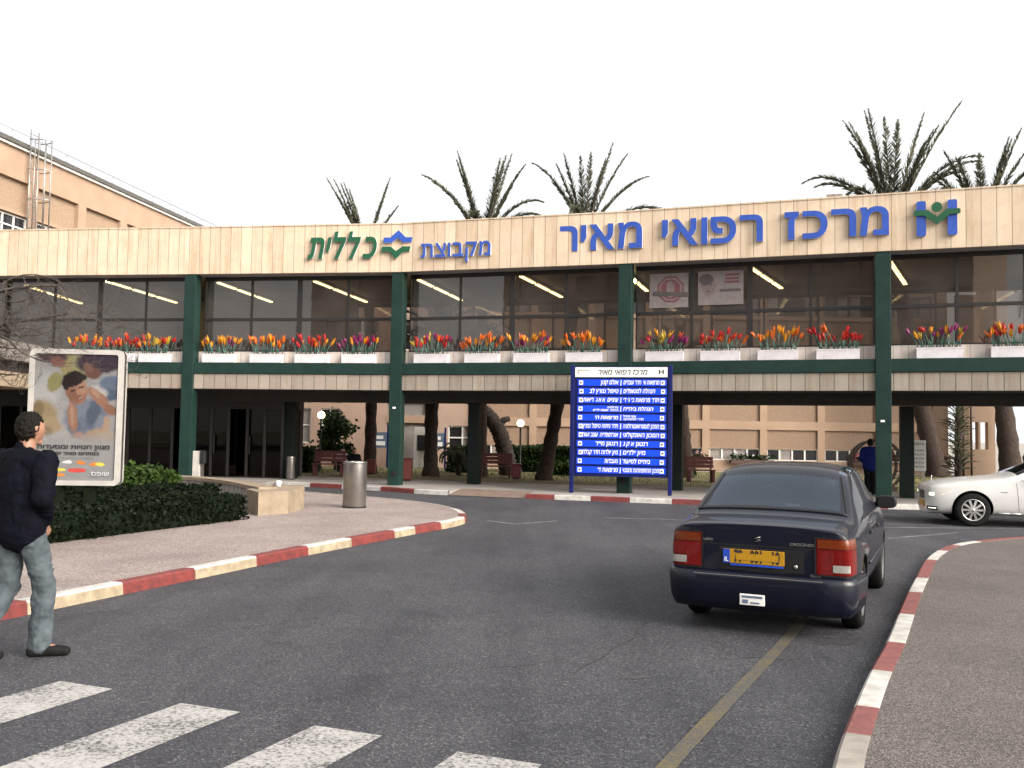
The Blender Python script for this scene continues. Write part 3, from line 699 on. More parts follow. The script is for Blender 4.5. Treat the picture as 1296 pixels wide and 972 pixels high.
g = G(); plate(g, disc(0, .72, .125), -.15, -.103); plate(g, [(-.54, .55), (-.50, .52), (-.30, .52), (0, .27), (.30, .52), (.50, .52), (.54, .55), (.54, .63), (.50, .66), (.22, .66), (0, .47), (-.22, .66), (-.50, .66), (-.54, .63)], -.15, -.103)
g.build('green_figure', ['letter_green', 'letter_green'], t, local=True)
# two posters in front of the glass, coloured dim as if seen behind it
t = thing('window_poster', 'white window poster with a red octagon and white hand', 'poster', f_pt(27.98, .583, 5.36), f_ang(28))
g = G(); g.box(-.55, .55, 0, .012, 0, .98); g.build('paper', 'poster_dimmed', t, local=True)
g = G(); plate(g, disc(.05, .52, .40, None, 8, 22.5, 382.5), -.004, -.001); plate(g, disc(.05, .52, .34, None, 8, 22.5, 382.5), -.007, -.005, 1, 1); plate(g, disc(.05, .52, .30, None, 8, 22.5, 382.5), -.010, -.008)
plate(g, disc(.05, .42, .11, .13), -.013, -.011, 1, 1)
for i, (x, h) in enumerate(((-.035, .27), (.02, .31), (.075, .30), (.13, .24))): plate(g, [(x - .022, .45), (x + .022, .45), (x + .022, .45 + h), (x - .022, .45 + h)], -.016, -.014, 1, 1)
plate(g, [(-.45, .36), (.55, .30), (.55, .42), (-.45, .47)], -.020, -.017, 2, 2); g.build('print', ['dimmed_rose', 'poster_dimmed', 'dimmed_grey'], t, local=True)
t = thing('window_poster', 'pale window poster with a grey portrait and red writing', 'poster', f_pt(29.42, .583, 5.40), f_ang(29))
g = G(); g.box(-.62, .62, 0, .012, 0, .95); g.build('paper', 'poster_dimmed', t, local=True)
g = G(); plate(g, disc(-.34, .55, .20, .30), -.004, -.001, 0, 0); plate(g, disc(-.40, .72, .20, .16), -.007, -.005, 1, 1); plate(g, disc(-.26, .56, .035, .02), -.010, -.008, 1, 1); plate(g, disc(-.42, .56, .035, .02), -.010, -.008, 1, 1); plate(g, disc(-.33, .38, .06, .022), -.010, -.008, 1, 1)
for r_ in range(3): plate(g, [(.12, .60 + r_ * .10), (.50, .60 + r_ * .10), (.50, .66 + r_ * .10), (.12, .66 + r_ * .10)], -.004, -.001, 2, 2)
plate(g, [(-.02, .36), (.55, .36), (.55, .44), (-.02, .44)], -.004, -.001, 1, 1); g.build('print', ['dimmed_pink', 'dimmed_grey', 'dimmed_rose'], t, local=True)

# planters with wooden tulips ---------------------------------------------
def tulip_mesh():
    g = G(); g.tube([(0, 0, 0), (0, 0, 1)], .011, 5, 0); return g
PL = [(9.10, 10.10, 'yry'), (10.28, 11.32, 'rrro'), (11.48, 12.52, 'yrey'), (13.6, 14.65, 'ypyp'), (15.17, 16.2, 'oyoo'), (16.63, 17.7, 'oryr'), (18.13, 19.2, 'pyp'), (20.44, 21.5, 'rpre'), (22.05, 23.1, 'oyoo'), (23.56, 24.61, 'yppy'), (25.12, 26.17, 'oyyo'), (27.42, 28.47, 'pepe'), (28.94, 29.99, 'rror'), (30.46, 31.5, 'oyoy'), (31.96, 33.03, 'rror'), (34.38, 35.45, 'pyep'), (36.08, 37.12, 'orye')]
PN = {'r': 'petal_red', 'o': 'petal_orange', 'y': 'petal_yellow', 'p': 'petal_purple', 'e': 'petal_olive'}
PLAB = ['yellow and red tulips, partly behind the bare branches, above the lightbox', 'red tulips in the planter just above the lightbox corner', 'yellow, red and olive tulips in the planter beside the column behind the lightbox',
        'purple and yellow tulips in the planter just past the column by the lightbox', 'orange and yellow tulips second from the column by the lightbox', 'red, orange and yellow tulips below the window under the green word', 'purple and yellow tulips in the planter beside the column under the arrowhead emblem',
        'crimson and purple tulips in the planter just past the column under the arrowhead emblem', 'orange tulips in the planter below the small blue word', 'purple and yellow tulips between two orange planters in the middle bay', 'yellow and orange tulips in the planter just above the blue board edge',
        'purple and olive tulips in the planter just past the column behind the blue board', 'red and orange tulips in the planter below the portrait poster', 'orange and yellow tulips below the middle word of the large lettering', 'red tulips in the planter beside the column near the hospital emblem',
        'purple and yellow tulips in the planter below the hospital emblem', 'orange, red and olive tulips in the planter cut by the picture edge']
for (a, b, cols), lb in zip(PL, PLAB):
    mid = (a + b) / 2; rz = f_ang(mid); rnd = random.Random(int(mid * 100)); hw = (b - a) / 2
    t = thing('tulip_planter', 'white box planter with ' + lb.replace(' in the planter', '').replace(' below', ' below'), 'planter', f_pt(mid, .19, 3.80), rz, 'tulip planters along the bridge')
    t['label'] = ('white planter of ' + lb.replace('in the planter ', ''))
    g = G(); g.box(-hw, hw, -.13, .13, 0, .27); g.box(-hw + .02, hw - .02, -.11, .11, .2705, .275, 1); g.box(-hw - .008, hw + .008, -.138, .138, .235, .262)
    bevel(g.build('box', ['planter_white', 'soil'], t, local=True), .006)
    n = 18
    for i in range(n):
        u = (i + .5 + rnd.uniform(-.5, .5)) / n; x = (u - .5) * 2 * hw * .93 + rnd.uniform(-.03, .03); y = rnd.uniform(-.07, .07)
        lean = (u - .5) * .5 + rnd.gauss(0, .17); ly = rnd.uniform(-.25, .08); h = rnd.uniform(.15, .40) + .07 * math.sin(math.pi * u)
        tx, ty, tz = x + lean * h, y + ly * h, .27 + h
        g = G(); g.tube([(x, y, .272), (x + lean * h * .4, y + ly * h * .4, .27 + h * .5), (tx, ty, tz)], .012, 5)
        if rnd.random() < .6:
            sd = rnd.choice((-1, 1)); g.add([(x, y, .272), (x + sd * .05, y - .02, .36), (x + sd * .07, y - .02, .46 + rnd.uniform(0, .05)), (x + sd * .02, y, .36)], [(0, 1, 2, 3)])
        st = g.build('flower', 'stem_green', t, local=True)
        c = cols[rnd.randrange(len(cols))] if rnd.random() < .8 else rnd.choice('oryo'); d = Vector((lean * 1.4, ly, 1)).normalized(); q = d.orthogonal().normalized()
        g = G(); hh = rnd.uniform(.19, .31); b0 = Vector((tx, ty, tz - .03)); op = rnd.uniform(.5, 1.0)
        for k in range(5):
            qa = Matrix.Rotation(k * 1.2566 + rnd.uniform(-.3, .3), 3, d) @ q; sd = d.cross(qa); h_ = hh * rnd.uniform(.7, 1.1); w_ = rnd.uniform(.028, .044); sp_ = rnd.uniform(.5, 1.3) * op
            g.add([b0, b0 + d * h_ * .4 + qa * .040 * sp_ + sd * w_, b0 + d * h_ * .75 + qa * .055 * sp_ + sd * w_ * .6, b0 + d * h_ + qa * .085 * sp_, b0 + d * h_ * .75 + qa * .055 * sp_ - sd * w_ * .6, b0 + d * h_ * .4 + qa * .040 * sp_ - sd * w_, b0 + d * h_ * .5 + qa * .058 * sp_], [(0, 1, 6), (1, 2, 6), (2, 3, 6), (3, 4, 6), (4, 5, 6), (5, 0, 6)], 0)
        g.build('bloom', PN[c], st, local=True)

# ================================================================== ENTRANCE under the left of the bridge
t = thing('entrance_vestibule', 'dark glazed entrance hall under the bridge behind the curved low wall', 'entrance', (-12, 33, .12))
P0, P1 = Vector((-7.55, 31.0)), Vector((-22.0, 33.0)); dv = (P1 - P0).normalized(); nv = Vector((dv.y, -dv.x)) * (1 if dv.x < 0 else -1); nv = Vector((.137, .99))
def vb(g, u0, u1, v0, v1, z0, z1, mi=0):
    q = [P0 + dv * u + nv * v for u, v in ((u1, v0), (u0, v0), (u0, v1), (u1, v1))]
    g.hexa([(p.x, p.y, z0) for p in q], [(p.x, p.y, z1) for p in q], mi)
LEN = (P1 - P0).length
g = G(); vb(g, 0, LEN, 1.6, 1.8, .12, 2.975); g.build('back_wall', 'interior_dark', t)
g = G(); vb(g, .05, LEN, .09, 1.59, .121, .15); g.build('floor', 'interior_dark', t)
g = G()
for u in (0, .62, 1.24, 1.9, 2.5, 3.1, 3.9, 4.7, 5.5, 6.3, 7.1, 7.9, 8.7, 9.5, 10.3, 11.1): vb(g, u, u + .09, 0, .08, .16, 2.40)
vb(g, 0, LEN, -.005, .085, 2.405, 2.50); vb(g, 0, LEN, -.005, .085, .121, .158); vb(g, 0, LEN, 0, .09, 2.505, 2.98)
for v in (.09, .8, 1.5): vb(g, 0, .08, v, v + .08, .16, 2.40)
vb(g, .002, .078, .1, 1.59, 2.41, 2.97)
fr = g.build('glazing_frame', 'dark_frame', t)
us = (0, .62, 1.24, 1.9, 2.5, 3.1, 3.9, 4.7, 5.5, 6.3, 7.1, 7.9, 8.7, 9.5, 10.3, 11.1)
for a, b in zip(us, us[1:]):
    g = G(); p, q = P0 + dv * (a + .09) + nv * .04, P0 + dv * b + nv * .04; g.add([(p.x, p.y, .16), (q.x, q.y, .16), (q.x, q.y, 2.4), (p.x, p.y, 2.4)], [(0, 1, 2, 3)]); g.build('pane', 'entrance_glass', fr)
g = G()
for u in (1.15, 2.4): vb(g, u, u + .04, -.06, -.02, .9, 1.5)
g.build('door_handle', 'black_plastic', fr)
# side canopy running towards the camera at the left edge
t = thing('entrance_canopy', 'low stone and dark canopy running forward at the far left edge behind branches', 'canopy', (-17, 27, .12))
g = G(); g.box(-22, -14.4, 21, 29.35, 3.62, 4.17); g.build('parapet', 'sill_stone', t)
g = G(); g.box(-21.9, -14.75, 21.2, 29.3, 3.30, 3.615); g.build('dark_band', 'soffit_dark', t)
g = G(); g.box(-21.9, -14.6, 21.1, 29.2, 2.86, 3.295); g.build('lower_band', 'block_stone', t)
g = G(); g.box(-21.9, -21.6, 21.3, 29.2, .12, 2.855); g.build('wall', 'interior_dark', t)
for y in (22.0, 26.0): g = G(); g.box(-15.2, -14.9, y, y + .3, .12, 2.855); g.build('post', 'dark_green_steel', t)

# ================================================================== BUILDINGS BEHIND
def wall_with_holes(g, x0, x1, z0, z1, y, dep, holes, mi=0, rv=0):
    """wall slab facing -y between x0..x1 with rectangular openings of depth dep (reveals included)"""
    xs = sorted(set([x0, x1] + [h for q in holes for h in q[:2]])); zs = sorted(set([z0, z1] + [h for q in holes for h in q[2:4]]))
    for a, b in zip(xs, xs[1:]):
        for c, d in zip(zs, zs[1:]):
            mx, mz = (a + b) / 2, (c + d) / 2
            if any(q[0] < mx < q[1] and q[2] < mz < q[3] for q in holes): continue
            g.add([(a, y, c), (b, y, c), (b, y, d), (a, y, d)], [(0, 1, 2, 3)], mi)
    for q in holes:
        a, b, c, d = q[:4]; e = y + dep
        g.add([(a, y, c), (b, y, c), (b, y, d), (a, y, d), (a, e, c), (b, e, c), (b, e, d), (a, e, d)], [(0, 4, 5, 1), (1, 5, 6, 2), (2, 6, 7, 3), (3, 7, 4, 0)], rv)
# courtyard block with panels and low windows
CY = 44.0
cb = thing('courtyard_building', 'beige courtyard block with pebble panels and a low row of dark windows', 'building', (9, CY, .12))
pil = [-1.7 + 2.72 * k for k in range(9)]
holes, wins, pans = [], [], []
tiers = [(1.22, 2.10, 0), (2.50, 3.55, 0), (4.95, 5.80, 0), (6.25, 7.3, 0), (8.7, 9.6, 0)]
wt = [(.66, 1.20), (3.75, 4.75), (7.5, 8.5)]
for a, b in zip(pil, pil[1:]):
    for c, d, _ in tiers: holes.append((a + .17, b - .17, c, d)); pans.append((a + .17, b - .17, c, d))
    for c, d in wt: holes.append((a + .17, b - .17, c, d)); wins.append((a + .17, b - .17, c, d))
g = G(); wall_with_holes(g, pil[0] - .25, 20.6, .0, 10.4, CY, .10, holes)
g.add([(pil[0] - .25, CY + 8, 0), (20.6, CY + 8, 0), (20.6, CY + 8, 10.4), (pil[0] - .25, CY + 8, 10.4)], [(3, 2, 1, 0)])
for x in (pil[0] - .25, 20.6): g.add([(x, CY, 0), (x, CY + 8, 0), (x, CY + 8, 10.4), (x, CY, 10.4)], [(0, 1, 2, 3)])
g.add([(pil[0] - .25, CY, 10.4), (20.6, CY, 10.4), (20.6, CY + 8, 10.4), (pil[0] - .25, CY + 8, 10.4)], [(0, 1, 2, 3)])
g.build('wall', 'stucco', cb)
for a, b, c, d in pans: g = G(); g.add([(a, CY + .10, c), (b, CY + .10, c), (b, CY + .10, d), (a, CY + .10, d)], [(0, 1, 2, 3)]); g.build('panel', 'pebbledash', cb)
rnd = random.Random(9)
for a, b, c, d in wins:
    g = G(); n = 4
    for k in range(n + 1): x = a + (b - a) * k / n; g.box(max(a, x - .04), min(b, x + .04), CY + .06, CY + .10, c, d)
    g.box(a, b, CY + .064, CY + .098, c, c + .04); g.box(a, b, CY + .064, CY + .098, d - .04, d)
    f = g.build('window', 'white_frame' if c < 1 else 'dark_frame', cb)
    g = G()
    for k in range(n):
        x, x2 = a + (b - a) * k / n, a + (b - a) * (k + 1) / n
        g.add([(x, CY + .105, c), (x2, CY + .105, c), (x2, CY + .105, d), (x, CY + .105, d)], [(0, 1, 2, 3)], 1 if rnd.random() < .38 else 0)
    g.build('pane', ['window_dark', 'blind_white'], f)
# end wall with an opening that lets the evening sky through
t = thing('end_wall', 'tall beige end wall with a bright opening beside two brown pipes', 'wall', (21.6, CY - 1, .12))
g = G(); wall_with_holes(g, 20.62, 22.3, 0, 8.5, CY - 1, .3, [(21.2, 21.52, 1.35, 2.6), (21.62, 21.98, 1.35, 2.6)])
g2 = [(20.62, CY - .7), (22.3, CY - .7)]
wall_with_holes(g, 20.62, 22.3, 0, 8.5, CY - .7, 0, [(21.2, 21.52, 1.35, 2.6), (21.62, 21.98, 1.35, 2.6)])
for x in (20.62, 22.3): g.add([(x, CY - 1, 0), (x, CY - .7, 0), (x, CY - .7, 8.5), (x, CY - 1, 8.5)], [(0, 1, 2, 3)])
g.add([(20.62, CY - 1, 8.5), (22.3, CY - 1, 8.5), (22.3, CY - .7, 8.5), (20.62, CY - .7, 8.5)], [(0, 1, 2, 3)])
g.build('wall', 'stucco', t)
g = G()
for x in (20.75, 21.12): g.tube([(x, CY - 1.15, .12), (x, CY - 1.15, 4.9)], .05, 8)
g.build('pipe', 'rust_brown', t)
# low annexe at the courtyard's left
lb = thing('annexe_building', 'pink beige annexe with white windows behind the globe lamp and benches', 'building', (-6, 43, .12))
ho = [(-10.05, -9.25, 1.15, 2.75), (-8.8, -7.9, 1.15, 2.75), (-5.75, -3.95, .12, 3.1), (-2.9, -1.6, .9, 2.05)]
for k in range(4): ho.append((-10.1 + k * 2.3, -8.5 + k * 2.3, 5.5, 7.0))
pn = [(-10.1, -9.2, 3.0, 3.9), (-8.85, -7.85, 3.0, 3.9)]
g = G(); wall_with_holes(g, -12.5, -1.98, 0, 9.2, 43, .14, ho + pn)
g.add([(-12.5, 43.0, 9.2), (-1.98, 43.0, 9.2), (-1.98, 52, 9.2), (-12.5, 52, 9.2)], [(0, 1, 2, 3)])
for x in (-12.5, -1.98): g.add([(x, 43, 0), (x, 52, 0), (x, 52, 9.2), (x, 43, 9.2)], [(0, 1, 2, 3)])
g.add([(-12.5, 52, 0), (-1.98, 52, 0), (-1.98, 52, 9.2), (-12.5, 52, 9.2)], [(0, 1, 2, 3)])
g.build('wall', 'stucco_pink', lb)
for a, b, c, d in pn: g = G(); g.add([(a, 43.14, c), (b, 43.14, c), (b, 43.14, d), (a, 43.14, d)], [(0, 1, 2, 3)]); g.build('panel', 'pebbledash', lb)
g = G(); g.add([(-5.75, 43.14, .12), (-3.95, 43.14, .12), (-3.95, 43.14, 3.1), (-5.75, 43.14, 3.1)], [(0, 1, 2, 3)]); g.build('recess_panel', 'blind_white', lb)
g = G(); g.box(-5.75, -3.95, 42.98, 43.13, 2.15, 2.5); g.build('canopy_band', 'stucco', lb)
for a, b, c, d in ho[:2] + ho[3:]:
    g = G()
    for x in (a, (a + b) / 2 - .03, b - .06): g.box(x, x + .06, 43.06, 43.12, c, d)
    for z in (c, (c + d) / 2, d - .06): g.box(a, b, 43.065, 43.115, z, z + .06)
    f = g.build('window', 'white_frame', lb)
    g = G(); m_ = (a + b) / 2; g.add([(a, 43.13, c), (m_, 43.13, c), (m_, 43.13, d), (a, 43.13, d)], [(0, 1, 2, 3)], 0); g.add([(m_, 43.13, c), (b, 43.13, c), (b, 43.13, d), (m_, 43.13, d)], [(0, 1, 2, 3)], 1)
    g.build('pane', ['window_dark', 'blind_white'], f)
g = G(); g.tube([(-1.8, 42.9, .12), (-1.8, 42.9, 9.0)], .06, 8); g.build('drainpipe', 'lamp_pole', lb)
# tall wing at upper left, its side wall running away
TB0, TB1 = Vector((-24.1, 34.1)), Vector((-18.2, 71.7)); td = (TB1 - TB0).normalized(); tn = Vector((td.y, -td.x)); TL = (TB1 - TB0).length
tb = thing('tall_wing', 'tall beige hospital wing with brick panels rising behind the left end of the bridge', 'building', (TB0.x, TB0.y, .12))
tg = G(); holes = []; wn = []
for k in range(9):
    u = 2.2 + k * 3.75
    for z in (1.0, 4.6, 8.2): holes.append((u, u + 3.1, z + 1.75, z + 3.2)); holes.append((u, u + 3.1, z - .1, z + 1.55)); wn.append((u, u + 3.1, z - .1, z + 1.55))
    holes.append((u, u + 3.1, 11.55, 13.0))
    holes.append((u, u + 3.1, 9.85, 11.35)); wn.append((u, u + 3.1, 9.85, 11.35))
holes = [h for h in holes if not (h[2] > 8.0 and h[2] < 9.8)]
wn = [h for h in wn if not (h[2] > 8.0 and h[2] < 9.8)]
wall_with_holes(tg, 0, TL, 0, 14.5, 0, .22, holes)
def tmap(g):
    g.v = [tuple(Vector((TB0.x, TB0.y, 0)) + Vector((td.x, td.y, 0)) * x - Vector((tn.x, tn.y, 0)) * y + Vector((0, 0, z))) for x, y, z in g.v]; return g
tg.box(0, TL, .25, 12, 14.2, 14.49)
tg.add([(0, 0, 0), (0, 12, 0), (0, 12, 14.5), (0, 0, 14.5), (TL, 0, 0), (TL, 12, 0), (TL, 12, 14.5), (TL, 0, 14.5)], [(0, 1, 2, 3), (4, 5, 6, 7), (1, 5, 6, 2)])
tmap(tg).build('wall', 'stucco', tb)
for a, b, c, d in holes:
    if (a, b, c, d) in wn: continue
    g = G(); g.add([(a, .22, c), (b, .22, c), (b, .22, d), (a, .22, d)], [(0, 1, 2, 3)]); tmap(g).build('panel', 'brick_panel', tb)
for a, b, c, d in wn:
    if c < 9: continue
    g = G()
    for x in (a, a + .75, a + 1.5, a + 2.25, b - .07): g.box(x, x + .07, .10, .17, c, d)
    for z in (c, c + .95, d - .07): g.box(a, b, .105, .165, z, z + .07)
    f = tmap(g).build('window', 'white_frame', tb)
    g = G(); g.add([(a, .18, c), (b, .18, c), (b, .18, d), (a, .18, d)], [(0, 1, 2, 3)]); tmap(g).build('pane', 'window_dark', f)
g = G()
for a, b, c, d in wn:
    if c < 9: g.add([(a, .2, c), (b, .2, c), (b, .2, d), (a, .2, d)], [(0, 1, 2, 3)])
tmap(g).build('lower_glazing', 'window_dark', tb)
g = G(); g.box(-.3, TL + .1, -.25, .4, 14.52, 14.64); g.box(-.3, TL + .1, -.12, .3, 14.645, 14.78); tmap(g).build('roof_edge', 'roof_metal', tb)
g = G(); g.box(-.3, TL + .1, -.16, -.02, 14.40, 14.51); tmap(g).build('gutter', 'white_frame', tb)
g = G()
for u in range(0, int(TL), 2): g.tube([(u, .2, 14.75), (u, .2, 15.3)], .02, 5)
g.tube([(0, .2, 15.3), (TL, .2, 15.3)], .02, 5); tmap(g).build('roof_railing', 'galvanised', tb)
t = thing('caged_ladder', 'grey caged roof ladder climbing the wall of the tall wing', 'ladder', tuple(Vector((TB0.x, TB0.y, 0)) + Vector((td.x, td.y, 0)) * 8.9 + Vector((tn.x, tn.y, 0)) * .3))
U = 9.0
g = G()
for x in (U - .28, U + .28): g.tube([(x, -.22, 9.2), (x, -.22, 15.5)], .035, 6)
tmap(g).build('rail', 'galvanised', t)
g = G()
for k in range(20): g.tube([(U - .28, -.22, 9.4 + k * .31), (U + .28, -.22, 9.4 + k * .31)], .02, 5)
tmap(g).build('rung', 'galvanised', t)
g = G()
for z in (10.8, 12.2, 13.6, 15.0): g.tube([(U + .40 * math.cos(R(a_)), -.24 - .85 * math.sin(R(a_)), z) for a_ in range(0, 181, 15)], .03, 5)
for a_ in (20, 55, 90, 125, 160): g.tube([(U + .41 * math.cos(R(a_)), -.24 - .86 * math.sin(R(a_)), 10.8) , (U + .41 * math.cos(R(a_)), -.24 - .86 * math.sin(R(a_)), 15.0)], .025, 5)
tmap(g).build('cage', 'galvanised', t)
# hospital block behind the photographer; it shows only as reflections in the window band
hb = thing('opposite_building', 'grey beige block across the road mirrored in the window band', 'building', (-18, -34, 0))
g = G(); ho = [(-40 + 3.6 * k, -38 + 3.6 * k, 2.2 + 3.6 * j, 3.8 + 3.6 * j) for k in range(11) for j in range(5)]
wall_with_holes(g, -42, -2, 0, 21, 34, .2, ho); g.v = [(x, -y, z) for x, y, z in g.v]
g.box(-42, -2, -46, -34.3, 0, 20.9); g.build('wall', 'stucco', hb)

# ================================================================== PALMS, TREES, HEDGES
def trunk(pts, r0, r1, name, mat, parent, rnd, rings=46, n=14, flare=.35):
    path = smooth_path3(pts, 10); g = G(); L = len(path); P, Rr = [], []
    for i in range(L):
        t_ = i / (L - 1); P.append(path[i]); r_ = r0 + (r1 - r0) * t_ + flare * r0 * math.exp(-t_ * 18); Rr.append(r_ * (1 + .07 * (1 if i % 2 else -1)) * rnd.uniform(.95, 1.05))
    g.tube(P, Rr, n, 0)
    return g.build(name, mat, parent)
def smooth_path3(pts, n):
    out = []; pts = [Vector(p) for p in pts]
    for i in range(len(pts) - 1):
        p0, p1, p2, p3 = pts[max(i - 1, 0)], pts[i], pts[i + 1], pts[min(i + 2, len(pts) - 1)]
        for k in range(n):
            t = k / n; out.append(.5 * ((2 * p1) + (p2 - p0) * t + (2 * p0 - 5 * p1 + 4 * p2 - p3) * t * t + (3 * p1 - p0 - 3 * p2 + p3) * t ** 3))
    out.append(pts[-1]); return out
def frond(g, base, az, el, L, droop, rnd, leaf=.42, wid=.05, gap=.06):
    d = Vector((math.cos(az) * math.cos(el), math.sin(az) * math.cos(el), math.sin(el))); p = Vector(base); n = 34; pts = [p.copy()]; ds = [d.copy()]
    for i in range(n):
        d = (d + Vector((0, 0, -droop * (i / n) ** 1.5 * .13))).normalized(); p = p + d * (L / n); pts.append(p.copy()); ds.append(d.copy())
    g.tube(pts, [.040 * (1 - i / (n + 1)) + .008 for i in range(n + 1)], 4, 0, False)
    roll = rnd.uniform(0, 6.28)
    for i in range(3, n + 1):
        t = i / n; sd = ds[i].cross(Vector((0, 0, 1)))
        sd = sd.normalized() if sd.length > .25 else Matrix.Rotation(roll, 3, ds[i]) @ ds[i].orthogonal().normalized(); up = sd.cross(ds[i])
        ll = leaf * (math.sin(math.pi * min(1, t * .80 + .16)) ** .6) * (1.1 - .45 * t)
        for s_ in (-1, 1):
            for rep in (0, .33, .66):
                if rnd.random() < gap: continue
                a = pts[i] - ds[i] * (L / n) * rep
                tip = (sd * s_ * rnd.uniform(.35, .75) + ds[i] * rnd.uniform(.6, 1.0) + up * rnd.uniform(-.1, .55)).normalized() * ll * rnd.uniform(.75, 1.15)
                w_ = (sd * rnd.uniform(-.5, .5) + up * .6 + ds[i] * .5).normalized() * wid * .5
                g.add([a - w_ * .6, a + w_ * .6, a + tip * .5 + w_, a + tip - Vector((0, 0, .03)), a + tip * .5 - w_], [(0, 1, 2, 3, 4)], 1)
def by_tips(tips, k, depth, seed):
    """fronds from how far their tips reach: (sideways, up) in metres/k, spread in depth"""
    rnd = random.Random(seed); o = []
    for dx, dz, *dr in tips:
        dy = rnd.uniform(-depth, depth); L = math.sqrt((dx * k) ** 2 + (dz * k) ** 2 + dy * dy) * 1.04; dro = (dr[0] if dr else .12) * .62
        o.append((math.degrees(math.atan2(dy, dx * k)), math.degrees(math.asin(min(.999, dz * k * (1 + .10 * dro) / L))), L, dro))
    return o
def palm(name, label, base, pts, r0, r1, crown, fr, seed, leaf=.42, wid=.04, cat='palm tree'):
    rnd = random.Random(seed); t = thing(name, label, cat, base, 0, 'palms in the courtyard')
    trunk(pts, r0, r1, 'trunk', 'trunk_palm', t, rnd)
    if crown is None: return t
    g = G()
    for az, el, L, dr in fr: frond(g, crown, R(az), R(el), L, dr, rnd, leaf, wid)
    g.build('crown', ['bark_twig', 'palm_leaf'], t)
    return t
def fan(n_up, n_mid, n_low, L, seed):
    rnd = random.Random(seed); o = []
    for i in range(n_up): o.append((rnd.uniform(0, 360), rnd.uniform(72, 88), L * rnd.uniform(.85, 1.05), rnd.uniform(.1, .4)))
    for i in range(n_mid): o.append((i * 360 / n_mid + rnd.uniform(-14, 14), rnd.uniform(45, 70), L * rnd.uniform(.9, 1.1), rnd.uniform(.5, 1.1)))
    for i in range(n_low): o.append((i * 360 / max(1, n_low) + rnd.uniform(-14, 14), rnd.uniform(5, 38), L * rnd.uniform(.9, 1.1), rnd.uniform(.9, 1.5)))
    return o
low = lambda n, L, seed: [(k * 360 / n + 11 * (seed % 5), 8 + 17 * ((k * 7 + seed) % 3), L * (.85 + .1 * (k % 3)), 1.3) for k in range(n)]
palm('palm_tree', 'palm with a small leaning tuft of fronds above the green word', (-5.41, 35.95, .12), [(-5.41, 35.95, .1), (-5.45, 36, 4), (-5.75, 36, 8.7)], .24, .17, (-5.75, 36, 8.7), by_tips([(-42, 92), (-36, 96), (-26, 90), (-18, 86), (-10, 80), (12, 96), (8, 92), (32, 62), (-30, 70)], .0305, .35, 1) + low(7, 2.0, 1), 11, .36, .06)
palm('palm_tree', 'thick straight trunk just past the column with its crown hidden by the bridge', (-2.94, 34.4, .12), [(-2.94, 34.4, .1), (-2.93, 34.4, 3), (-2.7, 34.6, 5.2)], .27, .20, (-2.7, 34.6, 5.2), fan(3, 7, 8, 2.0, 2), 12)
palm('palm_tree', 'palm with tall upright grey fronds above the small blue word', (-1.21, 34.77, .12), [(-1.05, 34.77, .1), (-1.1, 34.8, 3), (-1.2, 34.8, 8.9)], .19, .16, (-1.2, 34.8, 8.9), by_tips([(-18, 112), (-13, 108), (-20, 104), (3, 115), (6, 110), (24, 108), (18, 104), (42, 106, .4), (-62, 92, .8), (-52, 80, .7), (62, 78, 1.2), (70, 60, 1.5), (30, 80)], .0295, .5, 3) + low(8, 2.3, 3), 13, .42, .065)
palm('palm_tree', 'palm on a leaning trunk with a loose spray of fronds above the large lettering', (1.22, 32.83, .12), [(1.15, 32.83, .1), (1.55, 32.8, 2.4), (2.2, 32.8, 6.5), (2.5, 32.8, 8.8)], .26, .16, (2.5, 32.8, 8.8), by_tips([(-16, 100), (2, 98), (8, 96), (-4, 94), (20, 112), (42, 106, .4), (68, 92, .7), (104, 68, 1.3), (80, 52, 1.4), (-54, 96, .9), (-34, 70, .6), (-28, 88)], .0278, .5, 4) + low(7, 2.3, 4), 14, .38, .06)
palm('palm_tree', 'short grey palm trunk between the blue board and the dark car', (6.79, 36.6, .12), [(6.85, 36.6, .1), (6.75, 36.6, 2), (6.55, 36.6, 4.6)], .30, .20, (6.55, 36.6, 4.6), fan(3, 8, 8, 1.8, 5), 15)
palm('palm_tree', 'large palm with a tall feathery crown left of the hospital emblem', (18.6, 42, .12), [(18.95, 41.5, .1), (18.5, 41.7, 2.5), (17.7, 42, 7.5), (17.2, 42, 11.6)], .46, .26, (17.2, 42, 11.6), by_tips([(2, 150), (8, 145), (-3, 141), (12, 134), (62, 150, .3), (50, 130, .3), (40, 120, .4), (100, 116, 1.0), (92, 100, .9), (84, 88, .8), (-52, 128, .6), (-34, 134, .3), (-24, 120), (-44, 104, .5), (-95, 88, 1.4), (-80, 74, 1.2), (-20, 138), (30, 104), (70, 80, .6)], .0356, .7, 6) + low(9, 3.6, 6), 16, .62, .085)
palm('palm_tree', 'palm with spiky fronds spreading above the fascia just past the emblem', (21.73, 42.0, .12), [(21.7, 40.5, .1), (21.55, 41, 4), (21.4, 42, 8), (21.3, 42, 11.4)], .42, .30, (21.3, 42, 11.4), by_tips([(8, 112), (14, 108), (2, 105), (26, 122, .2), (-20, 92, .2), (-40, 98, .3), (-30, 84), (44, 98, .3), (58, 92, .5), (-72, 56, .5), (-66, 46, .4), (-60, 66, .5), (-52, 74, .4), (72, 64, .5), (82, 50, .6)], .0356, .6, 7) + low(9, 3.0, 7), 17, .60, .085)
palm('palm_tree', 'thick rough palm trunk cut by the right edge behind the white car', (23.3, 41.0, .12), [(23.0, 41, .1), (23.3, 41, 2.2), (23.45, 41, 5), (23.6, 41, 8.5)], .62, .36, (23.6, 41, 8.6), fan(5, 10, 12, 3.0, 8), 18, .5, .05)
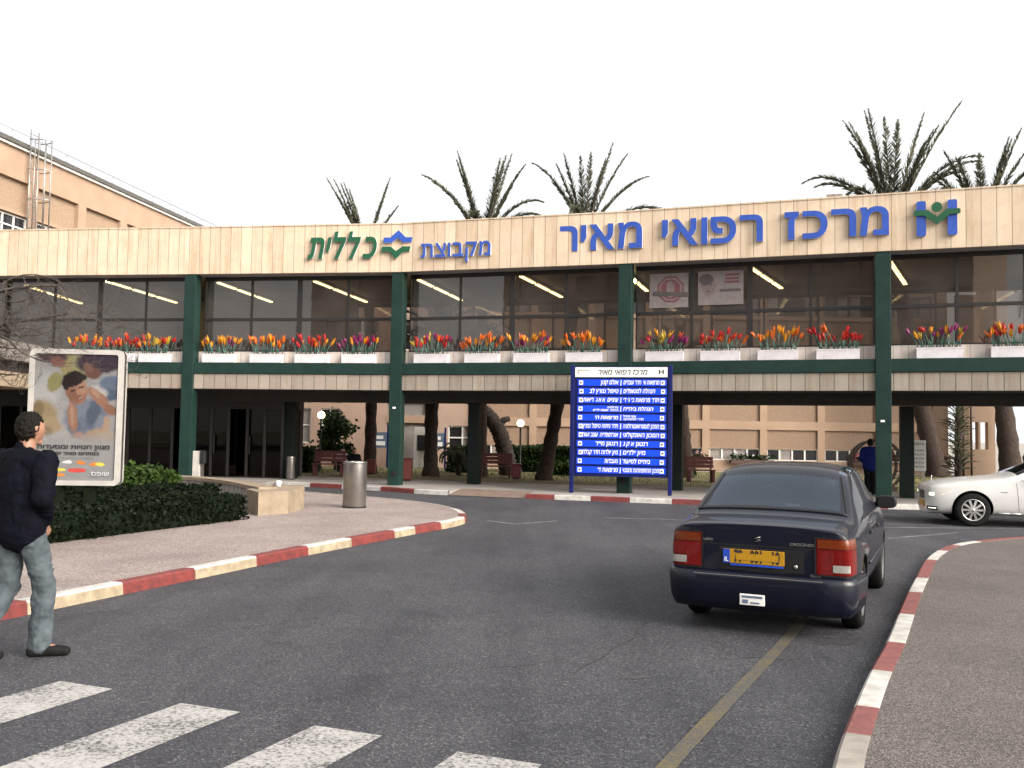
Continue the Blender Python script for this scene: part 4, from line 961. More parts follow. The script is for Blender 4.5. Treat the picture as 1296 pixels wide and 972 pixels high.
# yucca clump and small palm plants
def yucca(label, x, y, h, n, seed, L):
    rnd = random.Random(seed); t = thing('yucca_plant', label, 'plant', (x, y, .12)); g = G()
    if h > .3: g.tube([(x, y, .1), (x + .05, y, h)], .16, 8); g.build('stem', 'trunk_palm', t); 
    g = G()
    for i in range(n):
        z = .3 + (h - .1) * rnd.random() if h > .3 else .15; a = rnd.uniform(0, 6.28); e = rnd.uniform(.15, 1.35); d = Vector((math.cos(a) * math.cos(e), math.sin(a) * math.cos(e), math.sin(e))); q = d.cross(Vector((0, 0, 1))).normalized() * .03; b = Vector((x, y, z)); l_ = L * rnd.uniform(.7, 1.1)
        g.add([b - q, b + q, b + d * l_ * .6 + q * .8 - Vector((0, 0, .03)), b + d * l_ - Vector((0, 0, .14)), b + d * l_ * .6 - q * .8 - Vector((0, 0, .03))], [(0, 1, 2, 3, 4)])
    g.build('foliage', 'palm_leaf', t); return t
yucca('tall spiky yucca between two palm trunks behind the white car', 18.9, 39.5, 2.9, 190, 21, .9)
def small_palm(label, x, y, seed, h=.5, L=1.3, n=14):
    rnd = random.Random(seed); t = thing('palm_plant', label, 'plant', (x, y, .12)); g = G(); g.tube([(x, y, .1), (x, y, h)], .10, 8); g.build('stem', 'trunk_palm', t); g = G()
    for i in range(n): frond(g, (x, y, h), R(i * 360 / n + rnd.uniform(-12, 12)), R(rnd.uniform(35, 75)), L * rnd.uniform(.8, 1.1), 2.2, rnd, .22, .035)
    g.build('crown', ['bark_twig', 'palm_leaf'], t)
small_palm('small arching palm plant beside the second row column', -1.95, 35.2, 22)
# the bent old tree
t = thing('bent_tree', 'old tree with a thick grey bent trunk behind the red bench', 'tree', (-.15, 36, .12)); rnd = random.Random(31)
trunk([(-.05, 36, .1), (-.2, 36, .9), (-.45, 36, 1.75), (-.85, 36, 2.35), (-1.3, 36.2, 2.75), (-1.75, 36.3, 3.4), (-1.9, 36.3, 4.6)], .36, .22, 'trunk', 'trunk_grey', t, rnd, flare=.2)
g = G(); g.tube([(-.55, 36, 1.9), (-.3, 36, 2.25), (-.1, 36.1, 2.3)], [.16, .13, .12], 8); g.build('branch_stub', 'trunk_grey', t)
g = G(); pts = []
for i in range(14):
    c = Vector((-1.9 + rnd.uniform(-1.2, 1.2), 36.5 + rnd.uniform(-1, 1), 5.3 + rnd.uniform(-.5, .9))); pts += [c + Vector((rnd.gauss(0, .35), rnd.gauss(0, .35), rnd.gauss(0, .28))) for _ in range(90)]
leaf_quads(g, pts, .18, rnd); g.build('crown', 'tree_leaf', t)
# small ficus by the left lamp
def small_tree(name, label, x, y, h, r, seed, mat='tree_leaf', trunk_h=.6, n=9, dens=170, size=.17, rz=1.0):
    rnd = random.Random(seed); t = thing(name, label, 'tree', (x, y, .12)); g = G()
    g.tube([(x, y, .1), (x + .03, y, trunk_h), (x - .02, y, h * .7)], [.06, .05, .02], 7)
    for i in range(5): a = rnd.uniform(0, 6.28); g.tube([(x, y, trunk_h), (x + math.cos(a) * r * .6, y + math.sin(a) * r * .6, h * rnd.uniform(.55, .8))], [.035, .012], 5)
    g.build('trunk', 'trunk_grey', t); g = G(); pts = []
    for i in range(n):
        a = rnd.uniform(0, 6.28); k = rnd.random() ** .6; c = Vector((x + math.cos(a) * r * k * .75, y + math.sin(a) * r * k * .75, trunk_h + .25 + (h - trunk_h - .35) * rnd.random()))
        pts += [c + Vector((rnd.gauss(0, r * .28), rnd.gauss(0, r * .28), rnd.gauss(0, r * .26 * rz))) for _ in range(dens)]
    leaf_quads(g, pts, size, rnd, 0, -.2); g.build('crown', mat, t); return t
small_tree('ficus_tree', 'small dark leafy ficus beside the left globe lamp', -7.25, 38.6, 2.35, .62, 41, n=11, dens=190)
# hedges: clipped leaf masses
def hedge(label, poly, z0, z1, seed, n, mat='hedge_leaf', size=.06, name='hedge', rough=.05, top=True):
    rnd = random.Random(seed); cx = sum(p[0] for p in poly) / len(poly); cy = sum(p[1] for p in poly) / len(poly)
    t = thing(name, label, 'hedge', (cx, cy, z0)); g = G()
    sh = [((p[0] - cx) * .97 + cx, (p[1] - cy) * .97 + cy) for p in poly]; g.prism(sh, z0, z1 - .05); g.build('core', 'hedge_core', t)
    g = G(); per = [((Vector(b) - Vector(a)).length, Vector(a), Vector(b)) for a, b in zip(poly, poly[1:] + poly[:1])]; tot = sum(p[0] for p in per)
    xs = [p[0] for p in poly]; ys = [p[1] for p in poly]
    def inside(x, y):
        c = False; j = len(poly) - 1
        for i in range(len(poly)):
            (xi, yi), (xj, yj) = poly[i], poly[j]
            if (yi > y) != (yj > y) and x < (xj - xi) * (y - yi) / (yj - yi) + xi: c = not c
            j = i
        return c
    area = abs(sum(a[0] * b[1] - b[0] * a[1] for a, b in zip(poly, poly[1:] + poly[:1]))) / 2
    ns = int(n * tot * (z1 - z0) / (tot * (z1 - z0) + area)); pts = []
    for i in range(ns):
        u = rnd.uniform(0, tot)
        for l_, a, b in per:
            if u <= l_: break
            u -= l_
        p = a.lerp(b, u / l_); nn = Vector(((b - a).y, -(b - a).x)).normalized(); z = rnd.uniform(z0, z1); bulge = .05 * math.sin(p.x * 5.1 + z * 7) + .03 * math.sin(p.y * 9.3 + z * 4)
        p = p + nn * (rnd.gauss(0, .025) + bulge * .5); pts.append((p.x, p.y, z))
    while len(pts) < n:
        x, y = rnd.uniform(min(xs), max(xs)), rnd.uniform(min(ys), max(ys))
        if inside(x, y): pts.append((x, y, z1 + rnd.gauss(0, rough * .5) + rough * math.sin(x * 3.1) * math.cos(y * 2.3) * .6 - .03))
    leaf_quads(g, pts, size, rnd, 0, .25); g.build('foliage', mat, t); return t
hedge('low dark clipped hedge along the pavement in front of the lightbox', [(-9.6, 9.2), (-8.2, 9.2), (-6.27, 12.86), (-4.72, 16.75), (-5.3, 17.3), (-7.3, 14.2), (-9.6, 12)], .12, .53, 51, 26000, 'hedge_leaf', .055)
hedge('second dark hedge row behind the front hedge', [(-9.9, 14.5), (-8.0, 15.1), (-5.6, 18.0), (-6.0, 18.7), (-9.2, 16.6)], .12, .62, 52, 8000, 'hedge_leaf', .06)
hedge('bright green bushy shrub by the curved low wall', [(-9.3, 18.6), (-7.6, 18.9), (-6.95, 19.6), (-7.6, 20.5), (-9.3, 20.3)], .12, .74, 53, 6500, 'bush_leaf', .10, 'shrub', .16)
hedge('tall clipped hedge behind the bent tree and right globe lamp', [(-.4, 39.4), (2.85, 39.4), (2.85, 40.3), (-.4, 40.3)], .12, 1.16, 54, 6000, 'tree_leaf', .13, 'hedge', .08)
hedge('clipped hedge between the blue board posts', [(3.3, 39.2), (5.6, 39.2), (5.6, 40.1), (3.3, 40.1)], .12, 1.05, 55, 4500, 'tree_leaf', .13, 'hedge', .08)
hedge('round dark hedge beside the small arching palm plant', [(-2.5, 37.6), (-1.7, 37.6), (-1.5, 38.1), (-1.8, 38.6), (-2.5, 38.6)], .12, 1.08, 56, 2200, 'tree_leaf', .12, 'shrub', .1)
hedge('low spreading ground shrub at the foot of the leaning palm', [(1.3, 36.5), (4.4, 36.2), (4.6, 37.2), (1.3, 37.4)], .12, .52, 57, 3000, 'bush_leaf', .13, 'shrub', .14)
hedge('dark shrub beside the entrance under the left globe lamp', [(-9.3, 35.6), (-7.6, 35.6), (-7.5, 36.4), (-9.2, 36.6)], .12, .95, 58, 3500, 'tree_leaf', .12, 'shrub', .14)
hedge('dark shrub between the grey palm trunk and the red bench', [(6.3, 38.2), (7.5, 38.2), (7.5, 38.9), (6.3, 38.9)], .12, .82, 59, 2000, 'tree_leaf', .12, 'shrub', .12)
# window boxes with flowers along the courtyard block
for k, (x, lb) in enumerate(((8.2, 'window box of pale pink flowers above the dark car roof'), (11.3, 'window box with a few white flowers at the courtyard windows'), (17.0, 'window box of deep pink flowers beside the brown hoop'), (19.6, 'window box of red flowers just past the green column'))):
    rnd = random.Random(70 + k); t = thing('window_box', lb, 'flower box', (x, CY - .18, .5), 0, 'window boxes of the courtyard block'); g = G(); g.box(x - 1.0, x + 1.0, CY - .33, CY - .03, .50, .68); g.build('box', 'rust_brown', t)
    g = G(); leaf_quads(g, [(x + rnd.uniform(-1, 1), CY - .18 + rnd.uniform(-.15, .12), .70 + rnd.uniform(0, .2)) for _ in range(260)], .12, rnd); g.build('leaves', 'tree_leaf', t)
    g = G(); leaf_quads(g, [(x + rnd.uniform(-1, 1), CY - .2 + rnd.uniform(-.18, .1), .78 + rnd.uniform(0, .24)) for _ in range((70, 30, 170, 150)[k])], .11, rnd); g.build('flowers', ('print_pink', 'print_pale', 'print_rose', 'print_red')[k], t)

# leafless tree reaching in from the left edge
rnd = random.Random(77)
t = thing('bare_tree', 'leafless tree whose thin grey twigs reach in at the left edge', 'tree', (-9.75, 14.6, .12)); tk = G(); tw = G()
tk.tube([(-9.9, 14.6, .1), (-9.85, 14.6, 1.2), (-9.7, 14.6, 2.2), (-9.6, 14.65, 3.0), (-9.75, 14.7, 4.4)], [.17, .14, .12, .10, .05], 9, 0, False)
def limb(p, d, L, r, depth):
    n = 7; pts = [p.copy()]; rr = [r]
    for i in range(n):
        d = (d + Vector((rnd.gauss(.03, .12), rnd.gauss(0, .16), rnd.gauss(.0, .17) - max(0, p.z - 3.75) * .9 + max(0, 2.9 - p.z) * .5))).normalized(); p = p + d * (L / n); pts.append(p.copy()); rr.append(r * (1 - .6 * (i + 1) / n))
    tw.tube(pts, rr, 5 if depth else 6, 0, False)
    if depth >= 4: return
    for k in range((7, 5, 4, 3)[depth]):
        i = rnd.randint(1, n); q = pts[i]; sg = 1 if k % 2 else -1
        nd = (d + Vector((rnd.gauss(0, .35), rnd.gauss(0, .5), sg * rnd.uniform(.35, .95)))).normalized()
        limb(q, nd, L * rnd.uniform(.38, .58), max(.0035, rr[i] * rnd.uniform(.45, .65)), depth + 1)
for z, e, L in ((2.9, .27, 2.6), (3.05, .02, 2.4), (3.5, .10, 2.5), (3.2, .30, 1.9), (2.6, .06, 1.7)): limb(Vector((-9.6, 14.65, z)), Vector((1, rnd.uniform(-.2, .2), e)).normalized(), L, .042, 0)
tk.build('trunk', 'bark_twig', t); tw.build('twigs', 'bark_twig', t)

# ================================================================== STREET FURNITURE
# low curved wall with a cap, ending in a stone block
cwp = smooth_path([(-9.6, 22.9), (-8.4, 22.55), (-7.5, 22.0), (-6.6, 21.15), (-5.85, 20.2), (-5.2, 19.1), (-4.75, 18.35)], 6)
def wall_sweep(g, path, w_, z0, z1, mi=0):
    a = inset(path, -w_ / 2); b = inset(path, w_ / 2); t = arc_table(path)
    for i in range(len(path) - 1):
        q = [b[i], b[i + 1], a[i + 1], a[i]]; u = [t[i], t[i + 1], t[i + 1], t[i]]
        g.add([(p.x, p.y, z0) for p in q] + [(p.x, p.y, z1) for p in q], [(4, 5, 6, 7), (0, 1, 5, 4), (2, 3, 7, 6)] + ([(3, 0, 4, 7)] if i == 0 else []) + ([(1, 2, 6, 5)] if i == len(path) - 2 else []), mi,
              [(x, z0 + .001) for x in u] + [(x, z1 + .001) for x in u])
t = thing('low_wall', 'low curved retaining wall of grey ribbed stone with pale cap and end block', 'wall', (-6, 20.5, .12))
g = G(); wall_sweep(g, cwp, .26, .10, .53); g.build('ribbed_wall', 'wall_stone', t)
g = G(); wall_sweep(g, cwp, .36, .531, .60); g.build('cap', 'block_stone', t)
g = G(); g.prism([(-4.69, 17.45), (-4.27, 18.04), (-4.22, 19.2), (-4.39, 19.99), (-4.85, 20.0), (-5.15, 18.3)], .10, .56); bevel(g.build('end_block', 'block_stone', t), .02)
g = G(); g.prism([(-4.685, 17.4), (-4.30, 17.98), (-4.33, 18.0), (-4.70, 17.44)], .11, .55); 
t = thing('paper_cup', 'crumpled white paper cup left on the end block of the low wall', 'cup', (-4.75, 19.2, .562))
g = G(); g.lathe([(.0, 0), (.045, 0), (.06, .12), (.055, .12), (.04, .01), (0, .01)], (-4.75, 19.2, .562), 12); g.build('cup', 'board_white', t)
# steel bins
def steel_bin(label, x, y, r, h, z=.12):
    t = thing('litter_bin', label, 'litter bin', (x, y, z)); g = G()
    g.lathe([(0, .012), (r * .96, .012), (r, .03), (r, h - .05)], (x, y, z), 40); g.build('body', 'steel', t)
    g = G(); g.lathe([(r * 1.015, 0), (r * 1.03, 0), (r * 1.03, .028), (r * 1.005, .03)], (x, y, z), 40); g.build('base_ring', 'black_plastic', t)
    g = G(); g.lathe([(r * 1.002, h - .052), (r * 1.03, h - .048), (r * 1.03, h - .004), (r * 1.01, h), (r * .72, h), (r * .70, h - .012), (r * .70, h - .10)], (x, y, z), 40); g.build('rim', 'steel', t)
    g = G(); g.lathe([(0, h - .14), (r * .7, h - .14)], (x, y, z), 30); g.build('opening', 'black_plastic', t); return t
steel_bin('tall brushed steel cylindrical litter bin standing alone on the pavement', -3.28, 19.75, .245, .965)
steel_bin('dull steel bin beside the dark corner of the glazed entrance', -7.18, 30.55, .14, .74)
# access post by the wall
t = thing('access_post', 'pale access post with a black reader box behind the curved wall', 'access post', (-8.75, 26.2, .12))
g = G(); g.obox((-8.78, 26.2, .12), .20, .2, .98, 0); bevel(g.build('post', 'box_frame', t), .01)
g = G(); g.obox((-8.60, 26.14, .75), .14, .16, .36, 0); bevel(g.build('reader_box', 'black_plastic', t), .02)
g = G(); g.obox((-8.62, 26.2, .12), .06, .06, .63, 0); g.build('side_tube', 'steel', t)
# advertising lightbox
t = thing('advertising_lightbox', 'white framed advertising lightbox with a poster of a lying man above the hedge', 'billboard', (-6.75, 14.5, .12), R(5))
W2, ZB, ZT = .70, .70, 2.80
def rrect(x0, x1, z0, z1, r, n=5):
    o = []
    for cx, cz, a0 in ((x1 - r, z1 - r, 0), (x0 + r, z1 - r, 90), (x0 + r, z0 + r, 180), (x1 - r, z0 + r, 270)):
        for i in range(n + 1): a = R(a0 + 90 * i / n); o.append((cx + r * math.cos(a), cz + r * math.sin(a)))
    return o
def rim(g, poly, inner, y0, y1, mi=0):
    n = len(poly)
    g.add([(x, y0, z) for x, z in poly] + [(x, y0, z) for x, z in inner], [(i, (i + 1) % n, n + (i + 1) % n, n + i) for i in range(n)], mi)
    g.add([(x, y0, z) for x, z in poly] + [(x, y1, z) for x, z in poly], [(i, n + i, n + (i + 1) % n, (i + 1) % n) for i in range(n)], mi)
    g.add([(x, y0, z) for x, z in inner] + [(x, y0 + .03, z) for x, z in inner], [(i, (i + 1) % n, n + (i + 1) % n, n + i) for i in range(n)], mi)
g = G(); o_, i_ = rrect(-W2, W2, ZB, ZT, .09), rrect(-W2 + .075, W2 - .075, ZB + .075, ZT - .075, .04)
rim(g, o_, i_, -.11, -.045); g.build('front_frame', 'box_frame', t, local=True)
g = G(); q = rrect(-W2, W2, ZB, ZT, .09); g.add([(x, .11, z) for x, z in q], [tuple(range(len(q)))[::-1]]); n = len(q)
g.add([(x, .045, z) for x, z in q] + [(x, .11, z) for x, z in q], [(i, n + i, n + (i + 1) % n, (i + 1) % n) for i in range(n)]); g.build('rear_frame', 'box_frame', t, local=True)
g = G(); q = rrect(-W2 + .03, W2 - .03, ZB + .03, ZT - .03, .07); n = len(q); g.add([(x, -.044, z) for x, z in q] + [(x, .044, z) for x, z in q], [(i, n + i, n + (i + 1) % n, (i + 1) % n) for i in range(n)]); g.build('side_band', 'black_plastic', t, local=True)
g = G(); g.box(-.32, -.16, -.06, .06, -.01, ZB); g.box(.16, .32, -.06, .06, -.01, ZB); g.build('foot', 'hedge_core', t, local=True)
g = G(); y = -.084; g.add([(-W2 + .07, y, ZB + .07), (W2 - .07, y, ZB + .07), (W2 - .07, y, ZT - .07), (-W2 + .07, y, ZT - .07)], [(0, 1, 2, 3)])
po = g.build('poster', 'poster_paper', t, local=True)
PX0, PX1, PZ1, PZ0 = -W2 + .075, W2 - .075, ZT - .075, ZB + .075         # poster coordinates: u 0..100 across, v 0..150 down
def pc(u, v): return (PX0 + (PX1 - PX0) * u / 100, PZ1 - (PZ1 - PZ0) * v / 150)
def poster_material():
    a = N('poster_print'); sp = a.n('ShaderNodeSeparateXYZ'); a.l(a.co(), sp.inputs[0])
    u = a.math('MULTIPLY_ADD', sp.outputs[0], 100 / (PX1 - PX0), -PX0 * 100 / (PX1 - PX0)); v = a.math('MULTIPLY_ADD', sp.outputs[2], -150 / (PZ1 - PZ0), PZ1 * 150 / (PZ1 - PZ0))
    n1 = a.math('MULTIPLY', a.math('SUBTRACT', a.noise(7, 5, .65), .5), 9); n2 = a.math('MULTIPLY', a.math('SUBTRACT', a.noise(9, 5, .65, None, .7), .5), 9)
    u, v = a.math('ADD', u, n1), a.math('ADD', v, n2)
    c = a.ramp(a.noise(5, 6, .7), [(.3, (.27, .28, .30)), (.5, (.38, .39, .41)), (.7, (.47, .48, .49))])
    E_ = [(12, 50, 18, 30, 15, (.50, .52, .55), .8), (30, 92, 45, 18, 0, (.46, .46, .47), .9), (46, 20, 15, 22, -25, (.34, .31, .17), .35), (24, 34, 9, 12, 20, (.30, .29, .14), .4), (56, 14, 9, 16, -35, (.36, .34, .20), .4),
          (20, 3, 18, 7, 8, (.10, .06, .075), .3), (27, 10, 9, 6, 15, (.27, .13, .11), .35), (78, 8, 30, 14, -6, (.055, .042, .065), .25), (70, 22, 10, 8, 20, (.17, .09, .08), .4), (64, 16, 7, 5, 40, (.24, .13, .11), .5),
          (93, 38, 17, 13, 8, (.15, .20, .30), .4), (90, 48, 12, 7, 0, (.10, .14, .22), .5), (12, 75, 17, 20, 0, (.36, .28, .17), .6), (22, 84, 14, 9, 20, (.42, .33, .21), .6), (6, 68, 7, 12, 0, (.24, .18, .11), .6), (16, 92, 8, 6, 0, (.27, .2, .13), .6),
          (76, 44, 12, 7, 15, (.50, .51, .53), .5), (64, 78, 27, 24, 0, (.17, .21, .29), .35), (55, 66, 12, 10, 0, (.21, .25, .33), .5), (72, 70, 8, 17, 15, (.10, .135, .20), .6), (50, 88, 7, 14, -10, (.12, .155, .22), .6), (82, 84, 8, 12, 0, (.23, .27, .34), .6),
          (78, 52, 19, 6.5, 40, (.36, .20, .145), .35), (92, 66, 9, 6, 35, (.30, .16, .115), .4), (74, 46, 8, 3, 40, (.46, .29, .22), .7), (47, 75, 6.5, 18, -8, (.36, .205, .15), .35), (46, 72, 2.5, 13, -8, (.46, .29, .225), .8), (55, 97, 7, 5, 0, (.38, .23, .17), .5), (75, 95, 17, 7, -18, (.42, .31, .23), .45), (88, 82, 5, 9, 0, (.47, .34, .26), .5), (88, 98, 12, 7, 0, (.45, .38, .28), .7),
          (51, 44, 13, 16.5, -22, (.36, .195, .14), .22), (47, 50, 7, 9, -22, (.26, .13, .095), .8), (57, 40, 5, 8, -22, (.45, .265, .20), .8), (46, 30, 14.5, 9.5, -20, (.020, .016, .018), .3), (38, 37, 4, 7, -15, (.022, .017, .018), .5), (57, 27, 6, 4, 10, (.03, .025, .025), .6),
          (47, 44, 3.2, 1.3, -25, (.05, .03, .028), .7), (56, 40, 3.2, 1.3, -25, (.05, .03, .028), .7), (53, 46, 1.6, 4, -20, (.44, .26, .195), .8), (55, 49.5, 2.2, 1, -22, (.22, .10, .08), .8), (56, 53, 4.4, 1.7, -24, (.26, .075, .065), .7), (56, 52.6, 3.2, .8, -24, (.5, .46, .43), .8)]
    for cx, cy, rx, ry, ro, col, soft in E_:
        cs, sn = math.cos(R(ro)), math.sin(R(ro)); dx, dy = a.math('SUBTRACT', u, cx), a.math('SUBTRACT', v, cy)
        p = a.math('ADD', a.math('MULTIPLY', dx, cs / rx), a.math('MULTIPLY', dy, sn / rx)); q = a.math('ADD', a.math('MULTIPLY', dx, -sn / ry), a.math('MULTIPLY', dy, cs / ry))
        dd = a.math('SQRT', a.math('ADD', a.math('MULTIPLY', p, p), a.math('MULTIPLY', q, q)))
        mr = a.n('ShaderNodeMapRange', interpolation_type='SMOOTHSTEP'); a.l(dd, mr.inputs[0]); mr.inputs[1].default_value = 1 - soft * .6; mr.inputs[2].default_value = 1 + soft * .5; mr.inputs[3].default_value = 1; mr.inputs[4].default_value = 0
        c = a.mixc(mr.outputs[0], c, col)
    fade = a.n('ShaderNodeMapRange', interpolation_type='SMOOTHSTEP'); a.l(v, fade.inputs[0]); fade.inputs[1].default_value = 88; fade.inputs[2].default_value = 108
    c = a.mixc(fade.outputs[0], c, a.ramp(a.noise(3, 3), [(.3, (.36, .37, .39)), (.7, (.42, .43, .45))]))
    c = a.mixc(.5, c, a.ramp(a.noise(26, 6, .75), [(.35, (.78, .78, .78)), (.65, (1.18, 1.18, 1.18))]), 'MULTIPLY')
    c = a.mixc(1.0, c, (.43, .415, .40), 'MULTIPLY'); a.set(Base_Color=c, Roughness=.3); M['poster_print'] = a.m
poster_material(); po.data.materials.clear(); po.data.materials.append(M['poster_print'])
g = G(); lay = [0]; PMATS = ['print_pale', 'print_straw', 'print_plum', 'print_sand', 'print_blue', 'print_blue_dark', 'print_skin', 'print_skin_dark', 'print_hair', 'print_grey', 'print_yellow', 'print_red', 'print_orange']
def blob2(mi, pts, sm=5):
    pp = [Vector(p) for p in pts]; n = len(pp); out = []
    for i in range(n):
        p0, p1, p2, p3 = pp[i - 1], pp[i], pp[(i + 1) % n], pp[(i + 2) % n]
        for k in range(sm):
            a = k / sm; out.append(.5 * ((2 * p1) + (p2 - p0) * a + (2 * p0 - 5 * p1 + 4 * p2 - p3) * a * a + (3 * p1 - p0 - 3 * p2 + p3) * a ** 3))
    lay[0] += 1; yy = -.0845 - .0003 * lay[0]
    vs = [pc(max(0, min(100, p.x)), max(0, min(150, p.y))) for p in out]
    ar = sum(a[0] * b[1] - b[0] * a[1] for a, b in zip(vs, vs[1:] + vs[:1]))
    if ar < 0: vs = vs[::-1]
    g.add([(x, yy, z) for x, z in vs], [tuple(range(len(vs)))], mi)
blob2(9, [(68, 134), (96, 133), (97, 146), (69, 147)], 3); blob2(12, [(69, 131), (76, 128), (80, 131), (74, 133)], 3); blob2(10, [(76, 130), (82, 128), (88, 131), (82, 133)], 3)
blob2(10, [(24, 136), (40, 136), (40, 139), (24, 139)], 2); blob2(11, [(46, 136), (64, 136), (64, 140), (46, 140)], 2); blob2(12, [(54, 129), (58, 126), (66, 130), (60, 131)], 3); blob2(12, [(30, 142), (40, 142), (40, 145), (30, 145)], 2); blob2(0, [(36, 129), (46, 126), (48, 130)], 3); blob2(9, [(48, 143), (62, 143), (62, 145), (48, 145)], 2); blob2(11, [(8, 131), (18, 129), (22, 132), (12, 134)], 3); blob2(9, [(6, 138), (20, 138), (20, 141), (6, 141)], 2)
g.build('logos', PMATS, po, local=True)
for body, u, v, h, wd, bold, mat in (('מגוון חנויות ומסעדות', 50, 112.5, .056, 1.08, .02, 'ink'), ('במתחם מאיר שופס', 50, 119.5, .042, .78, .03, 'ink'), ('במקום נעים ומיוחד אחד', 50, 124, .022, .62, 0, 'print_grey'), ('שופס', 83, 144, .058, .27, .01, 'print_pale')):
    x, z = pc(u, v); text_obj('lettering', body, mat, po, x, -.1005, z, h, 0, 'C', bold, 0, wd)
# blue direction board
bc = Vector((3.0, 25.62)); ang = math.atan2(-.6, 2.62)
t = thing('direction_board', 'tall blue hospital direction board of eleven hebrew strips on two blue posts', 'sign', (bc.x, bc.y, .12), ang)
for sx in (-1, 1):
    g = G(); g.box(sx * 1.345 - .055, sx * 1.345 + .055, -.06, .06, 0, 3.53); bevel(g.build('post', 'board_navy', t, local=True), .012)
g = G(); g.box(-1.285, 1.285, -.02, .03, .47, 3.50); g.build('back_panel', 'board_navy', t, local=True)
g = G(); g.box(-1.265, 1.265, -.055, -.021, 3.205, 3.475); hd = g.build('header', 'board_white', t, local=True)
text_obj('lettering', 'מרכז רפואי מאיר', 'ink', hd, .05, -.057, 3.275, .13, 0, 'C', .015, .25, 1.35)
g = G()
for sx in (-1, 1): g.box(1.10 + sx * .05 - .018, 1.10 + sx * .05 + .018, -.060, -.056, 3.29, 3.41)
g.box(1.05, 1.15, -.0605, -.057, 3.34, 3.36); g.build('emblem', 'ink', hd, local=True)
g = G(); plate(g, [(-1.2, 3.36), (-1.10, 3.385), (-.86, 3.38), (-.86, 3.40), (-1.10, 3.41), (-1.2, 3.40)], -.060, -.057, 0, 0); plate(g, [(-1.2, 3.29), (-1.16, 3.29), (-1.16, 3.35), (-1.2, 3.35)], -.060, -.057, 1, 1); g.build('corner_mark', ['print_straw', 'print_pink'], hd, local=True)
ROWS = [('מרפאות א׳, חדר עובדים', 'אולם קטן'), ('הנהלה למטופלים', 'טיפול נמרץ לב'), ('חדר מרפאות ב׳ ג׳ ד׳', 'עיניים, א.א.ג, ריאות'), ('הנהלת ביה״ח', 'נוירולוגיה, הדמיה, ילדים'), ('חדרי לוגיסטיקה', 'מרפאות ה׳'), ('המכון לגסטרואנטרולוגיה', 'חדר ניתוח/טיפול נמרץ'),
        ('המכון האונקולוגי', 'אורתופדיה, עצב ועור'), ('רנטגן/א.ק.ג', 'רנטגן/מי״ר'), ('מיון ילדים', 'מיון יולדות/חדר קבלה'), ('ביה״ס לסיעוד', 'מעבדות'), ('מכון ההתפתחות והגנטי', 'מרפאות ד׳')]
for i, (rt, lt) in enumerate(ROWS):
    zc = 3.28 - .24 * (i + .5) - .12 + .01; jx = (0, .012, 0, -.008, -.015, 0, .006, -.01, .008, -.012, -.014)[i]
    g = G(); g.box(-1.20 + jx, 1.24 + jx, -.05, -.0205, zc - .09, zc + .09); s_ = bevel(g.build('strip', 'board_blue', t, local=True), .004, 1)
    kx = .062
    if i in (3, 4):
        a, b = ('הנהלת ביה״ח', None) if i == 3 else ('אגף מינהל', 'חדרי לוגיסטיקה'); c, d = ('נוירולוגיה', 'הדמיה, אשפוז ילדים') if i == 3 else ('מרפאות ה׳', None)
        if b: text_obj('lettering', a, 'board_white', s_, .07, -.0525, zc + .015, .05, 0, 'L', .03, .2, None); text_obj('lettering', b, 'board_white', s_, .07, -.0525, zc - .062, .052, 0, 'L', .03, .2, None)
        else: text_obj('lettering', a, 'board_white', s_, .07, -.0525, zc - .042, .088, 0, 'L', .03, .2, None)
        if d: text_obj('lettering', c, 'board_white', s_, -.06, -.0525, zc + .015, .05, 0, 'R', .03, .2, None); text_obj('lettering', d, 'board_white', s_, -.06, -.0525, zc - .062, .052, 0, 'R', .03, .2, None)
        else: text_obj('lettering', c, 'board_white', s_, -.06, -.0525, zc - .042, .088, 0, 'R', .03, .2, None)
    else:
        text_obj('lettering', rt, 'board_white', s_, .07, -.0525, zc - .042, .100, 0, 'L', .026, .2, min(.98, len(rt) * kx))
        text_obj('lettering', lt, 'board_white', s_, -.06, -.0525, zc - .042, .100, 0, 'R', .026, .2, min(.98, len(lt) * kx))
    g = G(); plate(g, [(-.012, zc - .075), (.012, zc - .075), (.022, zc + .075), (-.002, zc + .075)], -.054, -.0505, 0, 0); g.build('divider', 'board_white', s_, local=True)
    for sx in (-1.10, 1.14):
        g = G(); x = sx + jx; g.box(x - .055, x + .055, -.056, -.0505, zc - .06, zc + .06)
        dx = 1 if i in (2, 3, 5, 6) else -1
        plate(g, [(x - .03 * dx, zc - .012), (x, zc - .012), (x, zc - .035), (x + .035 * dx, zc), (x, zc + .035), (x, zc + .012), (x - .03 * dx, zc + .012)][:: dx], -.060, -.057, 1, 1); g.build('arrow_box', ['board_white', 'board_navy'], s_, local=True)
